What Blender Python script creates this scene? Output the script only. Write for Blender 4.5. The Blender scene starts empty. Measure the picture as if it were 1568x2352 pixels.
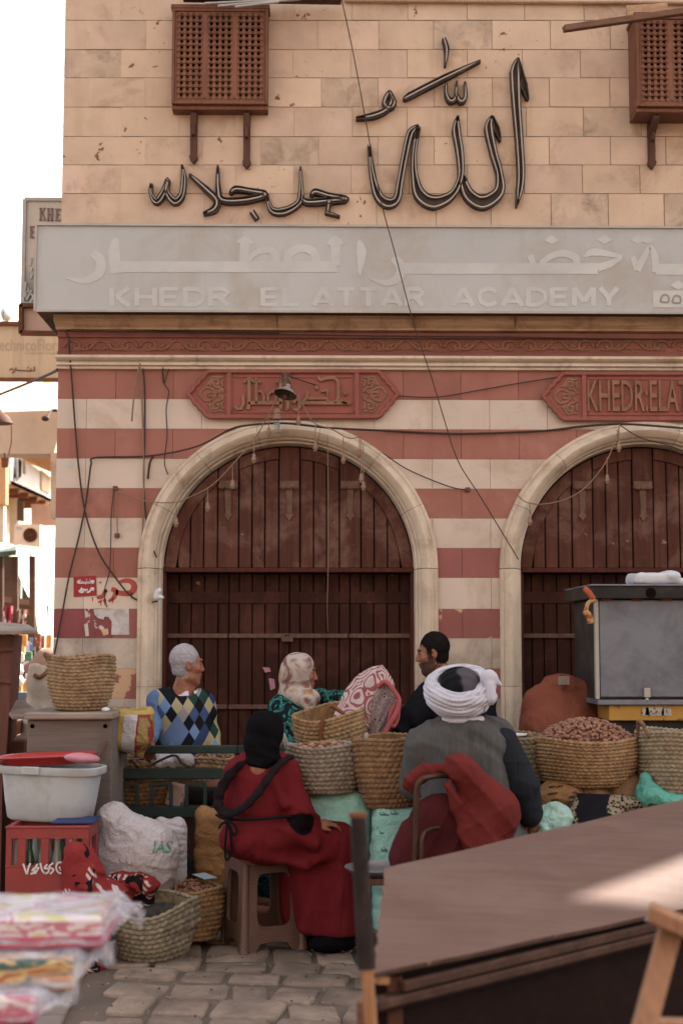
import bpy, bmesh, math, random
import numpy as np
from mathutils import Vector, Matrix, Euler

random.seed(7)
rng = np.random.default_rng(7)
SC = bpy.context.scene
COL = SC.collection
PI = math.pi
def R(d): return math.radians(d)

# ------------------------------------------------------------------ camera, light, exposure
FPX = 3267.0                     # focal length in measuring units (picture 1568 x 2352)
CAMZ = 1.5
cd = bpy.data.cameras.new('camera')
cam = bpy.data.objects.new('camera', cd)
COL.objects.link(cam)
cam.location = (0, 0, CAMZ)
cam.rotation_euler = (R(90 + 5.14), 0, R(-0.93))
cd.sensor_fit = 'VERTICAL'
cd.sensor_height = 36.0
cd.lens = 50.0
cd.clip_start = 0.05
cd.clip_end = 600
cd.dof.use_dof = True
cd.dof.focus_distance = 8.0
cd.dof.aperture_fstop = 3.2
SC.camera = cam
RC = Euler(cam.rotation_euler).to_matrix()

SUN_AZ, SUN_EL = 40.0, 42.0      # azimuth from +Y towards +X: the sun stands behind the building
world = bpy.data.worlds.new('World')
SC.world = world
world.use_nodes = True
wn = world.node_tree
sky = wn.nodes.new('ShaderNodeTexSky')
sky.sky_type = 'NISHITA'
sky.sun_disc = False
sky.sun_elevation = R(SUN_EL)
sky.sun_rotation = R(SUN_AZ)
sky.dust_density = 4.0
sky.air_density = 1.0
sky.ozone_density = 1.0
hs = wn.nodes.new('ShaderNodeHueSaturation')
hs.inputs['Saturation'].default_value = 0.25
wn.links.new(sky.outputs[0], hs.inputs['Color'])
wn.links.new(hs.outputs[0], wn.nodes['Background'].inputs[0])
wn.nodes['Background'].inputs[1].default_value = 0.15

sd = bpy.data.lights.new('sun', 'SUN')
sd.energy = 5.0
sd.angle = R(0.6)
sd.color = (1.0, 0.93, 0.83)
sun = bpy.data.objects.new('sun', sd)
COL.objects.link(sun)
SV = Vector((math.sin(R(SUN_AZ)) * math.cos(R(SUN_EL)), math.cos(R(SUN_AZ)) * math.cos(R(SUN_EL)), math.sin(R(SUN_EL))))
sun.rotation_euler = (-SV).to_track_quat('-Z', 'Y').to_euler()
sun.location = (4, 12, 14)

SC.view_settings.view_transform = 'Standard'
SC.view_settings.look = 'None'
SC.view_settings.gamma = 1.0
SC.view_settings.exposure = 1.85
SC.view_settings.use_curve_mapping = False
SC.cycles.max_bounces = 8
SC.cycles.diffuse_bounces = 2
SC.cycles.use_denoising = True

# ------------------------------------------------------------------ placing
def P(px, py, Y):
    d = RC @ Vector(((px - 784) / FPX, -(py - 1176) / FPX, -1))
    t = Y / d.y
    return Vector((t * d.x, Y, CAMZ + t * d.z))
def PZ(px, py, Z):
    d = RC @ Vector(((px - 784) / FPX, -(py - 1176) / FPX, -1))
    t = (Z - CAMZ) / d.z
    return Vector((t * d.x, t * d.y, Z))
def S(Y): return Y / FPX

# ------------------------------------------------------------------ colours and materials
def lin(h):
    h = h.lstrip('#')
    o = []
    for i in (0, 2, 4):
        c = int(h[i:i + 2], 16) / 255
        o.append(c / 12.92 if c <= 0.04045 else ((c + 0.055) / 1.055) ** 2.4)
    return o
def C(h, k=1.0):
    c = lin(h); g = 0.3 * c[0] + 0.55 * c[1] + 0.15 * c[2]
    return tuple(min(0.9, (x + (g - x) * 0.14) * k) for x in c) + (1.0,)
    return tuple(min(0.95, c * k) for c in lin(h)) + (1.0,)

class NT:
    def __init__(s, m):
        s.t = m.node_tree
        s.b = s.t.nodes['Principled BSDF']
    def n(s, kind, **kw):
        x = s.t.nodes.new(kind)
        for k, v in kw.items():
            if k in x.inputs:
                x.inputs[k].default_value = v
            else:
                setattr(x, k, v)
        return x
    def l(s, a, b): s.t.links.new(a, b)
    def coord(s, scale=(1, 1, 1), which='Object', rot=(0, 0, 0)):
        tc = s.n('ShaderNodeTexCoord')
        mp = s.n('ShaderNodeMapping')
        mp.inputs['Scale'].default_value = scale
        mp.inputs['Rotation'].default_value = rot
        s.l(tc.outputs[which], mp.inputs['Vector'])
        return mp.outputs['Vector']
    def noise(s, vec, scale, detail=5, rough=0.6, dist=0.0):
        x = s.n('ShaderNodeTexNoise')
        x.inputs['Scale'].default_value = scale
        x.inputs['Detail'].default_value = detail
        x.inputs['Roughness'].default_value = rough
        x.inputs['Distortion'].default_value = dist
        s.l(vec, x.inputs['Vector'])
        return x.outputs['Fac']
    def ramp(s, fac, stops, interp='LINEAR'):
        x = s.n('ShaderNodeValToRGB')
        x.color_ramp.interpolation = interp
        e = x.color_ramp.elements
        while len(e) < len(stops): e.new(0.5)
        for i, (p, c) in enumerate(stops):
            e[i].position = p
            e[i].color = c if len(c) == 4 else tuple(c) + (1,)
        s.l(fac, x.inputs['Fac'])
        return x.outputs['Color']
    def mix(s, fac, a, b, mode='MIX'):
        x = s.n('ShaderNodeMix', data_type='RGBA', blend_type=mode)
        if isinstance(fac, (int, float)): x.inputs[0].default_value = fac
        else: s.l(fac, x.inputs[0])
        for i, v in ((6, a), (7, b)):
            if isinstance(v, tuple): x.inputs[i].default_value = v
            else: s.l(v, x.inputs[i])
        return x.outputs[2]
    def math(s, op, a, b=None, c=None):
        x = s.n('ShaderNodeMath', operation=op)
        for i, v in enumerate((a, b, c)):
            if v is None: continue
            if isinstance(v, (int, float)): x.inputs[i].default_value = v
            else: s.l(v, x.inputs[i])
        return x.outputs[0]
    def bump(s, h, strength, dist=0.01, prev=None):
        x = s.n('ShaderNodeBump')
        x.inputs['Strength'].default_value = strength
        x.inputs['Distance'].default_value = dist
        s.l(h, x.inputs['Height'])
        if prev is not None: s.l(prev, x.inputs['Normal'])
        return x.outputs['Normal']
    def sep(s, vec):
        x = s.n('ShaderNodeSeparateXYZ')
        s.l(vec, x.inputs[0])
        return x.outputs

def newmat(name, rough=0.85, spec=0.12, metal=0.0):
    m = bpy.data.materials.new(name)
    m.use_nodes = True
    n = NT(m)
    n.b.inputs['Roughness'].default_value = rough
    n.b.inputs['Specular IOR Level'].default_value = spec
    n.b.inputs['Metallic'].default_value = metal
    return m, n

MATS = {}
def M(name, col, v=0.12, sc=6.0, rough=0.85, bump=0.2, bsc=60.0, grain=None, dirt=None, rand=0.0,
      spec=0.12, metal=0.0, chips=None, k=1.0, bd=0.004, crink=0.0, streak=None, drape=0.0):
    """grainy, uneven surface; dirt=(colour, cover, scale); chips=(colour, cover, scale): hard edged wear"""
    if name in MATS: return MATS[name]
    m, n = newmat(name, rough, spec, metal)
    c = C(col, k) if isinstance(col, str) else col
    g = {None: (1, 1, 1), 'x': (0.06, 1, 1), 'y': (1, 0.06, 1), 'z': (1, 1, 0.06)}[grain]
    vec = n.coord(g)
    plain = n.coord()
    if rand > 0:
        oi = n.n('ShaderNodeObjectInfo')
        ad = n.n('ShaderNodeVectorMath', operation='MULTIPLY_ADD')
        cmb = n.n('ShaderNodeCombineXYZ')
        for i in range(3): n.l(oi.outputs['Random'], cmb.inputs[i])
        n.l(cmb.outputs[0], ad.inputs[0]); ad.inputs[1].default_value = (37, 53, 71); n.l(vec, ad.inputs[2])
        vec = ad.outputs[0]
    big = n.noise(vec, sc, 6, 0.6)
    lo = tuple(x * (1 - 1.6 * v) for x in c[:3]) + (1,)
    hi = tuple(min(0.95, x * (1 + 1.6 * v)) for x in c[:3]) + (1,)
    out = n.ramp(big, [(0.3, lo), (0.7, hi)])
    if grain:
        fine = n.noise(vec, sc * 8, 4, 0.7)
        out = n.mix(0.5, out, n.ramp(fine, [(0.35, tuple(x * 0.62 for x in c[:3]) + (1,)), (0.65, hi)]))
    if rand > 0:
        oi2 = n.n('ShaderNodeObjectInfo')
        val = n.math('MULTIPLY_ADD', oi2.outputs['Random'], 2 * rand, 1 - rand)
        hsv = n.n('ShaderNodeHueSaturation')
        n.l(val, hsv.inputs['Value']); n.l(out, hsv.inputs['Color'])
        out = hsv.outputs[0]
    if dirt:
        dn = n.noise(plain, dirt[2], 7, 0.68, 0.4)
        f = n.ramp(dn, [(max(0, 0.62 - dirt[1] * 0.4), (0, 0, 0)), (min(1, 0.8 - dirt[1] * 0.25), (1, 1, 1))])
        f = n.math('MULTIPLY', f, 0.8)
        out = n.mix(f, out, C(dirt[0]))
    if streak:
        sv = n.coord((1, 1, 0.07))
        sn = n.noise(sv, streak[2], 5, 0.6, 0.2)
        cl = n.noise(plain, streak[2] * 0.25, 3, 0.5)
        f = n.math('MULTIPLY', n.ramp(sn, [(0.5, (0, 0, 0)), (0.75, (1, 1, 1))]), n.ramp(cl, [(0.4, (0, 0, 0)), (0.62, (1, 1, 1))]))
        out = n.mix(n.math('MULTIPLY', f, streak[1]), out, C(streak[0]))
    if chips:
        cn = n.noise(plain, chips[2], 8, 0.62, 0.2)
        f = n.ramp(cn, [(0.72 - chips[1] * 0.5, (0, 0, 0)), (0.735 - chips[1] * 0.5, (1, 1, 1))])
        out = n.mix(f, out, C(chips[0]))
    n.l(out, n.b.inputs['Base Color'])
    if bump > 0:
        bn = n.noise(vec, bsc, 5, 0.65)
        nn = n.bump(bn, bump, bd)
        bn2 = n.noise(vec, bsc * 0.18, 4, 0.6)
        nn = n.bump(bn2, bump * 0.8, bd * 3, nn)
        if drape > 0:
            dv = n.coord((1, 1, 0.28), rot=(0.12, 0.2, 0))
            dr = n.math('ABSOLUTE', n.math('SUBTRACT', n.noise(dv, drape, 2, 0.45, 0.5), 0.5))
            nn = n.bump(n.math('POWER', dr, 1.25), 0.8, 0.5 / drape, nn)
        if crink > 0:
            cr = n.noise(plain, crink, 3, 0.5, 0.7); rg = n.math('ABSOLUTE', n.math('SUBTRACT', cr, 0.5))
            cr2 = n.noise(plain, crink * 2.3, 2, 0.5, 0.9); rg2 = n.math('ABSOLUTE', n.math('SUBTRACT', cr2, 0.5))
            hh = n.math('ADD', n.math('POWER', rg, 0.6), n.math('MULTIPLY', n.math('POWER', rg2, 0.6), 0.5))
            nn = n.bump(hh, 0.6, 0.24 / crink, nn)
        n.l(nn, n.b.inputs['Normal'])
    MATS[name] = m
    return m

# ------------------------------------------------------------------ mesh building
class MB:
    def __init__(s): s.v = []; s.f = []; s.mi = []
    def add(s, vs, fs, mi=0):
        o = len(s.v)
        s.v.extend([tuple(p) for p in vs])
        s.f.extend([tuple(i + o for i in f) for f in fs])
        s.mi.extend([mi] * len(fs))
        return s
    def hexa(s, p, mi=0):
        return s.add(p, [(0, 3, 2, 1), (4, 5, 6, 7), (0, 1, 5, 4), (1, 2, 6, 5), (2, 3, 7, 6), (3, 0, 4, 7)], mi)
    def box(s, a, b, mi=0):
        (x0, y0, z0), (x1, y1, z1) = a, b
        return s.hexa([(x0, y0, z0), (x1, y0, z0), (x1, y1, z0), (x0, y1, z0), (x0, y0, z1), (x1, y0, z1), (x1, y1, z1), (x0, y1, z1)], mi)
    def obox(s, c, ax, ay, az, mi=0):
        """oriented box: centre and three half vectors"""
        c, ax, ay, az = map(Vector, (c, ax, ay, az))
        return s.hexa([c - ax - ay - az, c + ax - ay - az, c + ax + ay - az, c - ax + ay - az,
                       c - ax - ay + az, c + ax - ay + az, c + ax + ay + az, c - ax + ay + az], mi)
    def bar(s, a, b, w, h, up=(0, 0, 1), mi=0):
        a, b = Vector(a), Vector(b)
        d = (b - a); L = d.length; d.normalize()
        u = Vector(up); sx = d.cross(u)
        if sx.length < 1e-4: sx = d.cross(Vector((0, 1, 0)))
        sx.normalize(); u = sx.cross(d)
        return s.obox((a + b) / 2, d * L / 2, sx * w / 2, u * h / 2, mi)
    def prism(s, poly, y0, y1, mi=0, tri=False):
        """poly in (x,z), extruded from y0 (front) to y1 (back)"""
        n = len(poly)
        vs = [(x, y0, z) for x, z in poly] + [(x, y1, z) for x, z in poly]
        fs = [tuple(range(n)), tuple(range(2 * n - 1, n - 1, -1))]
        fs += [(i, i + n, (i + 1) % n + n, (i + 1) % n) for i in range(n)]
        return s.add(vs, fs, mi)
    def tube(s, path, r, seg=6, mi=0, caps=True, flat=1.0):
        path = [Vector(p) for p in path]
        n = len(path)
        rs = r if isinstance(r, (list, tuple)) else [r] * n
        o = len(s.v)
        prev = None
        for i, p in enumerate(path):
            t = (path[min(i + 1, n - 1)] - path[max(i - 1, 0)])
            if t.length < 1e-9: t = Vector((0, 0, 1))
            t.normalize()
            if prev is None:
                a = t.cross(Vector((0, 1, 0)))
                if a.length < 1e-3: a = t.cross(Vector((1, 0, 0)))
            else:
                a = prev - t * prev.dot(t)
                if a.length < 1e-6: a = t.cross(Vector((0, 1, 0.1)))
            a.normalize(); prev = a
            b = t.cross(a)
            for k in range(seg):
                w = 2 * PI * k / seg
                s.v.append(tuple(p + a * math.cos(w) * rs[i] + b * math.sin(w) * rs[i] * flat))
        for i in range(n - 1):
            for k in range(seg):
                s.f.append((o + i * seg + k, o + i * seg + (k + 1) % seg, o + (i + 1) * seg + (k + 1) % seg, o + (i + 1) * seg + k)); s.mi.append(mi)
        if caps:
            s.f.append(tuple(o + k for k in range(seg - 1, -1, -1))); s.mi.append(mi)
            s.f.append(tuple(o + (n - 1) * seg + k for k in range(seg))); s.mi.append(mi)
        return s
    def lathe(s, prof, c=(0, 0, 0), seg=24, mi=0, sx=1.0, sy=1.0, mat=None, cap0=True, cap1=True):
        """prof: list of (r, z)"""
        o = len(s.v); n = len(prof)
        for r, z in prof:
            for k in range(seg):
                w = 2 * PI * k / seg
                p = Vector((r * math.cos(w) * sx, r * math.sin(w) * sy, z))
                if mat is not None: p = mat @ p
                s.v.append(tuple(p + Vector(c)))
        for i in range(n - 1):
            for k in range(seg):
                s.f.append((o + i * seg + k, o + i * seg + (k + 1) % seg, o + (i + 1) * seg + (k + 1) % seg, o + (i + 1) * seg + k)); s.mi.append(mi)
        if cap0: s.f.append(tuple(o + k for k in range(seg - 1, -1, -1))); s.mi.append(mi)
        if cap1: s.f.append(tuple(o + (n - 1) * seg + k for k in range(seg))); s.mi.append(mi)
        return s
    def grid(s, pts, mi=0, closed_u=False):
        """pts: rows of points"""
        o = len(s.v); a = len(pts); b = len(pts[0])
        for row in pts: s.v.extend([tuple(p) for p in row])
        for i in range(a - 1):
            for j in range(b - (0 if closed_u else 1)):
                j2 = (j + 1) % b
                s.f.append((o + i * b + j, o + i * b + j2, o + (i + 1) * b + j2, o + (i + 1) * b + j)); s.mi.append(mi)
        return s
    def ball(s, c, r, seg=8, rings=5, mi=0, mat=None):
        prof = []
        o = len(s.v)
        rr = r if isinstance(r, (tuple, list)) else (r, r, r)
        pts = []
        for i in range(rings + 1):
            t = PI * i / rings
            row = []
            for k in range(seg):
                w = 2 * PI * k / seg
                p = Vector((rr[0] * math.sin(t) * math.cos(w), rr[1] * math.sin(t) * math.sin(w), -rr[2] * math.cos(t)))
                if mat is not None: p = mat @ p
                row.append(p + Vector(c))
            pts.append(row)
        return s.grid(pts, mi, True)
    def build(s, name, mat, parent=None, smooth=False, bevel=0.0, weld=False, auto=None):
        me = bpy.data.meshes.new(name)
        me.from_pydata(s.v, [], s.f)
        mats = mat if isinstance(mat, (list, tuple)) else [mat]
        for m in mats: me.materials.append(m)
        if len(mats) > 1: me.polygons.foreach_set('material_index', s.mi)
        if bevel > 0 or weld:
            bm = bmesh.new(); bm.from_mesh(me)
            bmesh.ops.remove_doubles(bm, verts=bm.verts, dist=1e-5)
            if bevel > 0:
                es = [e for e in bm.edges if len(e.link_faces) == 2 and e.calc_face_angle(0) > 0.6]
                bmesh.ops.bevel(bm, geom=es, offset=bevel, segments=1, affect='EDGES', clamp_overlap=True)
            bmesh.ops.recalc_face_normals(bm, faces=bm.faces)
            bm.to_mesh(me); bm.free()
        else:
            bm = bmesh.new(); bm.from_mesh(me)
            bmesh.ops.recalc_face_normals(bm, faces=bm.faces)
            bm.to_mesh(me); bm.free()
        if smooth:
            me.polygons.foreach_set('use_smooth', [True] * len(me.polygons))
            if auto: me.set_sharp_from_angle(angle=R(auto))
        me.update()
        return link(name, me, parent)

def link(name, me, parent=None):
    o = bpy.data.objects.new(name, me)
    COL.objects.link(o)
    if parent is not None:
        o.parent = parent
        o.matrix_parent_inverse = ROOTM.get(parent.name, Matrix.Identity(4))
    return o
ROOTM = {}
def thing(name, label, cat, loc=(0, 0, 0), group=None, kind=None):
    o = bpy.data.objects.new(name, None)
    COL.objects.link(o)
    o.empty_display_size = 0.1
    o.location = loc
    ROOTM[o.name] = Matrix.Translation(Vector(loc)).inverted()
    return tag(o, label, cat, group, kind)
def tag(o, label=None, cat=None, group=None, kind=None):
    if label: o['label'] = label
    if cat: o['category'] = cat
    if group: o['group'] = group
    if kind: o['kind'] = kind
    return o
def struct(o):
    o['kind'] = 'structure'
    return o
def copy_part(o, parent=None):
    c = o.copy()
    COL.objects.link(c)
    if parent is not None: c.parent = parent
    return c

def spline(pts, n=8):
    """Catmull-Rom through points"""
    pts = [Vector(p) for p in pts]
    out = []
    m = len(pts)
    for i in range(m - 1):
        p0, p1, p2, p3 = pts[max(i - 1, 0)], pts[i], pts[i + 1], pts[min(i + 2, m - 1)]
        for k in range(n):
            t = k / n
            out.append(0.5 * ((2 * p1) + (p2 - p0) * t + (2 * p0 - 5 * p1 + 4 * p2 - p3) * t * t + (3 * p1 - p0 - 3 * p2 + p3) * t ** 3))
    out.append(pts[-1])
    return out

def ribbon2(pts, ws, n=6):
    """2D centre line with half widths -> outline sides (left list, right list)"""
    c = spline([(p[0], p[1], 0) for p in pts], n) if n > 1 else [Vector((p[0], p[1], 0)) for p in pts]
    if isinstance(ws, (int, float)): ws = [ws] * len(pts)
    L = len(c); Lf = []; Rt = []
    for i, p in enumerate(c):
        t = c[min(i + 1, L - 1)] - c[max(i - 1, 0)]
        t.normalize()
        u = i / (L - 1) * (len(ws) - 1)
        j = min(int(u), len(ws) - 2); w = ws[j] + (ws[j + 1] - ws[j]) * (u - j)
        nrm = Vector((-t.y, t.x, 0))
        Lf.append(p + nrm * w); Rt.append(p - nrm * w)
    return Lf, Rt
def ribbon_solid(mb, pts, ws, Y0, Y1, at, n=6, mi=0):
    """stroke in measuring units, solid between depth Y0 (front) and Y1; at(px,py) gives X,Z"""
    Lf, Rt = ribbon2(pts, ws, n)
    a = [at(p.x, p.y) for p in Lf]; b = [at(p.x, p.y) for p in Rt]
    rows = [[(q[0], Y0, q[1]) for q in a], [(q[0], Y0, q[1]) for q in b], [(q[0], Y1, q[1]) for q in b], [(q[0], Y1, q[1]) for q in a]]
    rows.append(rows[0])
    mb.grid(rows, mi)
    k = len(a)
    mb.add([rows[0][0], rows[1][0], rows[2][0], rows[3][0]], [(0, 1, 2, 3)], mi)
    mb.add([rows[0][-1], rows[1][-1], rows[2][-1], rows[3][-1]], [(3, 2, 1, 0)], mi)
    return a, b

def text_mesh(s, h, width=None, extrude=0.0, bold=0.0, res=2):
    """letters as (verts, faces) in x (right), z (up), y (depth); cap height h, total width given"""
    cu = bpy.data.curves.new('tmp', 'FONT')
    cu.body = s; cu.size = 1; cu.extrude = extrude; cu.offset = bold; cu.resolution_u = res
    o = bpy.data.objects.new('tmp', cu); COL.objects.link(o)
    dg = bpy.context.evaluated_depsgraph_get(); dg.update()
    me = bpy.data.meshes.new_from_object(o.evaluated_get(dg))
    vs = np.array([v.co[:] for v in me.vertices]); fs = [tuple(p.vertices) for p in me.polygons]
    bpy.data.objects.remove(o); bpy.data.curves.remove(cu); bpy.data.meshes.remove(me)
    mn, mx = vs.min(0), vs.max(0)
    sy = h / (mx[1] - mn[1]); sx = sy if width is None else width / (mx[0] - mn[0])
    return [((x - mn[0]) * sx, -z, (y - mn[1]) * sy) for x, y, z in vs], fs

# ------------------------------------------------------------------ soft bodies: signed distance fields
def e_(c, r, rot=None):
    c = np.array(c, float); r = np.array(r if hasattr(r, '__len__') else (r, r, r), float)
    Mx = np.array(Euler([R(a) for a in rot]).to_matrix()) if rot is not None else None
    def f(p):
        q = p - c
        if Mx is not None: q = q @ Mx
        k0 = np.linalg.norm(q / r, axis=1); k1 = np.linalg.norm(q / (r * r), axis=1)
        return k0 * (k0 - 1) / np.maximum(k1, 1e-9)
    return f
def c_(a, b, ra, rb=None, flat=None):
    a = np.array(a, float); b = np.array(b, float); rb = ra if rb is None else rb
    ba = b - a; bb = ba @ ba
    def f(p):
        q = p - a
        h = np.clip(q @ ba / bb, 0, 1)
        d = q - h[:, None] * ba
        if flat is not None: d = d * np.array(flat)
        return np.linalg.norm(d, axis=1) - (ra + (rb - ra) * h)
    return f
def b_(c, half, r=0.02, rot=None):
    c = np.array(c, float); half = np.array(half, float) - r
    Mx = np.array(Euler([R(a) for a in rot]).to_matrix()) if rot is not None else None
    def f(p):
        q = p - c
        if Mx is not None: q = q @ Mx
        q = np.abs(q) - half
        return np.linalg.norm(np.maximum(q, 0), axis=1) + np.minimum(q.max(1), 0) - r
    return f
def sdf(ops, warp=None, xf=None):
    """ops: list of (op, f, k); op u, s, i. warp(p)->d added; xf: 4x4 that takes local to world"""
    inv = np.array(xf.inverted()) if xf is not None else None
    def f(p):
        if inv is not None: p = p @ inv[:3, :3].T + inv[:3, 3]
        d = None
        for op, g, k in ops:
            e = g(p)
            if d is None: d = e; continue
            if op == 'u':
                h = np.clip(0.5 + 0.5 * (d - e) / k, 0, 1); d = d + (e - d) * h - k * h * (1 - h)
            elif op == 's':
                e = -e; h = np.clip(0.5 - 0.5 * (d - e) / k, 0, 1); d = d + (e - d) * h + k * h * (1 - h)
            else:
                h = np.clip(0.5 - 0.5 * (d - e) / k, 0, 1); d = d + (e - d) * h + k * h * (1 - h)
        if warp is not None: d = d + warp(p)
        return d
    return f
def net(f, lo, hi, h):
    """surface nets: returns verts, quads"""
    lo = np.array(lo, float); hi = np.array(hi, float)
    n = np.maximum(((hi - lo) / h).astype(int) + 2, 4)
    ax = [lo[i] + h * np.arange(n[i]) for i in range(3)]
    q = 4
    nc = (n + q - 1) // q + 1
    axc = [lo[i] + h * q * np.arange(nc[i]) for i in range(3)]
    G = np.stack(np.meshgrid(*axc, indexing='ij'), -1).reshape(-1, 3)
    vc = np.concatenate([f(G[i:i + 100000]) for i in range(0, len(G), 100000)]).reshape(nc)
    av = np.abs(vc); mn = av[:-1, :-1, :-1]
    for o in ((0, 0, 1), (0, 1, 0), (0, 1, 1), (1, 0, 0), (1, 0, 1), (1, 1, 0), (1, 1, 1)):
        mn = np.minimum(mn, av[o[0]:nc[0] - 1 + o[0], o[1]:nc[1] - 1 + o[1], o[2]:nc[2] - 1 + o[2]])
    up = lambda A: np.repeat(np.repeat(np.repeat(A, q, 0), q, 1), q, 2)[:n[0], :n[1], :n[2]]
    need = up(mn < 6.0 * h)
    v = up(vc[:-1, :-1, :-1]).copy()
    w = np.argwhere(need)
    pts = lo + h * w
    out = np.empty(len(pts))
    for i in range(0, len(pts), 100000): out[i:i + 100000] = f(pts[i:i + 100000])
    v[need] = out
    for a in range(3):     # keep it closed
        sl = [slice(None)] * 3
        for q in (0, -1):
            sl[a] = q; v[tuple(sl)] = np.maximum(v[tuple(sl)], h * 0.3)
    s = v < 0
    cs = [(i, j, k) for i in (0, 1) for j in (0, 1) for k in (0, 1)]
    m = n - 1
    sub = lambda A, c: A[c[0]:c[0] + m[0], c[1]:c[1] + m[1], c[2]:c[2] + m[2]]
    cnt = sum(sub(s, c).astype(int) for c in cs)
    act = (cnt > 0) & (cnt < 8)
    acc = np.zeros(tuple(m) + (3,)); num = np.zeros(tuple(m))
    for ia, a in enumerate(cs):
        for b in cs[ia + 1:]:
            df = [b[i] - a[i] for i in range(3)]
            if sum(abs(x) for x in df) != 1: continue
            va, vb = sub(v, a), sub(v, b)
            x = (va < 0) != (vb < 0)
            den = np.where(x, va - vb, 1.0); t = np.where(x, va / den, 0)
            for i in range(3): acc[..., i] += np.where(x, a[i] + t * df[i], 0)
            num += x
    idx = -np.ones(tuple(m), int)
    idx[act] = np.arange(act.sum())
    ijk = np.argwhere(act)
    vs = lo + h * (ijk + acc[act] / num[act][:, None])
    quads = []
    for a in range(3):
        b, c = (a + 1) % 3, (a + 2) % 3
        s0 = [slice(None)] * 3; s1 = [slice(None)] * 3
        s0[a] = slice(0, -1); s1[a] = slice(1, None)
        A, B = s[tuple(s0)], s[tuple(s1)]
        w = np.argwhere(A != B)
        w = w[(w[:, b] > 0) & (w[:, c] > 0) & (w[:, b] < m[b]) & (w[:, c] < m[c])]
        if not len(w): continue
        eb = np.zeros(3, int); eb[b] = 1; ec = np.zeros(3, int); ec[c] = 1
        g = lambda q: idx[q[:, 0], q[:, 1], q[:, 2]]
        q = np.stack([g(w - eb - ec), g(w - ec), g(w), g(w - eb)], 1)
        fl = A[tuple(w.T)]
        q[~fl] = q[~fl][:, ::-1]
        quads.append(q)
    q = np.concatenate(quads)
    return vs, q[(q >= 0).all(1)]
def body(name, f, lo, hi, h, mat, parent=None, pick=None, disp=None):
    vs, q = net(f, lo, hi, h)
    if disp is not None: vs = disp(vs)
    me = bpy.data.meshes.new(name)
    me.vertices.add(len(vs)); me.vertices.foreach_set('co', vs.astype('f').ravel())
    me.loops.add(len(q) * 4); me.loops.foreach_set('vertex_index', q.astype('i').ravel())
    me.polygons.add(len(q)); me.polygons.foreach_set('loop_start', np.arange(0, len(q) * 4, 4, dtype='i'))
    me.polygons.foreach_set('loop_total', np.full(len(q), 4, dtype='i'))
    mats = mat if isinstance(mat, (list, tuple)) else [mat]
    for m in mats: me.materials.append(m)
    if pick is not None:
        ce = vs[q].mean(1)
        me.polygons.foreach_set('material_index', pick(ce).astype('i'))
    me.polygons.foreach_set('use_smooth', [True] * len(q))
    me.update(calc_edges=True); me.validate()
    return link(name, me, parent)
_RN = {}
def wavy(p, s, seed=0, n=9):
    """smooth irregular field of unit size, feature size about 1/s"""
    key = (seed, n)
    if key not in _RN:
        r = np.random.default_rng(100 + int(seed * 10))
        d = r.normal(size=(n, 3)); d /= np.linalg.norm(d, axis=1)[:, None]
        _RN[key] = (d * r.uniform(0.6, 1.7, (n, 1)), r.uniform(0, 6.3, n))
    d, ph = _RN[key]
    return np.sin(p @ (d * s).T + ph).sum(1) / (n ** 0.5)
def fold(p, d, freq, amp, ph=0.0, wob=0.0):
    """soft cloth folds running across direction d, broken up and uneven in depth"""
    d = np.array(d, float); d /= np.linalg.norm(d)
    t = p @ d
    f = np.sin(t * freq + ph + 1.9 * wavy(p, freq * 0.16, ph + 1, 5) * (0.4 + wob))
    env = np.clip(0.45 + 0.7 * wavy(p, freq * 0.2, ph + 2, 5), 0, 1.3)
    return amp * env * (f * 0.6 - 0.7 * (1 - np.abs(f)) ** 2)
def lump(p, s, a, ph=0.0):
    w = wavy(p, s, ph)
    c = wavy(p, s * 2.3, ph + 3)
    return a * (0.8 * w - 0.7 * np.exp(-(c * 4.5) ** 2) + 0.3 * c - 0.35 * np.exp(-(wavy(p, s * 3.1, ph + 6) * 5) ** 2))
# ------------------------------------------------------------------ the corner building
W = 9.3
def wz(px, py, Y=W):
    p = P(px, py, Y); return (p.x, p.z)
def pt(px, py, Y=W): return P(px, py, Y)
PX = S(W)                         # one measuring unit on the wall, in metres
XL = wz(136, 800)[0]              # the building's corner
XR = 5.2
ROOFZ = 11.0

m_stone = M('limestone', '#c5a588', v=0.08, sc=3.0, bump=0.25, bsc=70, rand=0.04, rough=0.9, dirt=('#8f6a50', 0.16, 2.2), streak=('#94694a', 0.5, 5.0))
m_stone_grey = M('limestone_grey', '#ba9d82', v=0.1, sc=5.0, bump=0.3, bsc=70, rand=0.06, rough=0.9, dirt=('#806450', 0.3, 6.0))
m_stone_pink = M('limestone_pink', '#c4a389', v=0.08, sc=3.0, bump=0.25, bsc=70, rand=0.06, rough=0.9, dirt=('#9a7458', 0.2, 3.0), streak=('#a07c5e', 0.5, 4.0))
m_stone_pit = M('limestone_pitted', '#c6a689', v=0.08, sc=3.0, bump=0.4, bsc=60, rand=0.05, rough=0.9, chips=('#7d5233', 0.17, 16.0))
m_mortar = M('mortar', '#a88c74', v=0.15, sc=9, rough=0.95)
m_red = M('red_stucco', '#9c6252', v=0.07, sc=2.6, bump=0.12, bsc=60, rand=0.05, rough=0.85, dirt=('#b47a6a', 0.25, 1.7), spec=0.1, streak=('#824438', 0.45, 6.0))
m_redworn = M('red_stucco_worn', '#955850', v=0.08, sc=3, bump=0.2, bsc=60, rand=0.04, rough=0.85, chips=('#c59a72', 0.30, 4.2))
m_redpaint = M('red_stucco_flaked', '#8a4746', v=0.1, sc=4, bump=0.2, bsc=60, chips=('#cbb7a6', 0.2, 6.0))
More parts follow.
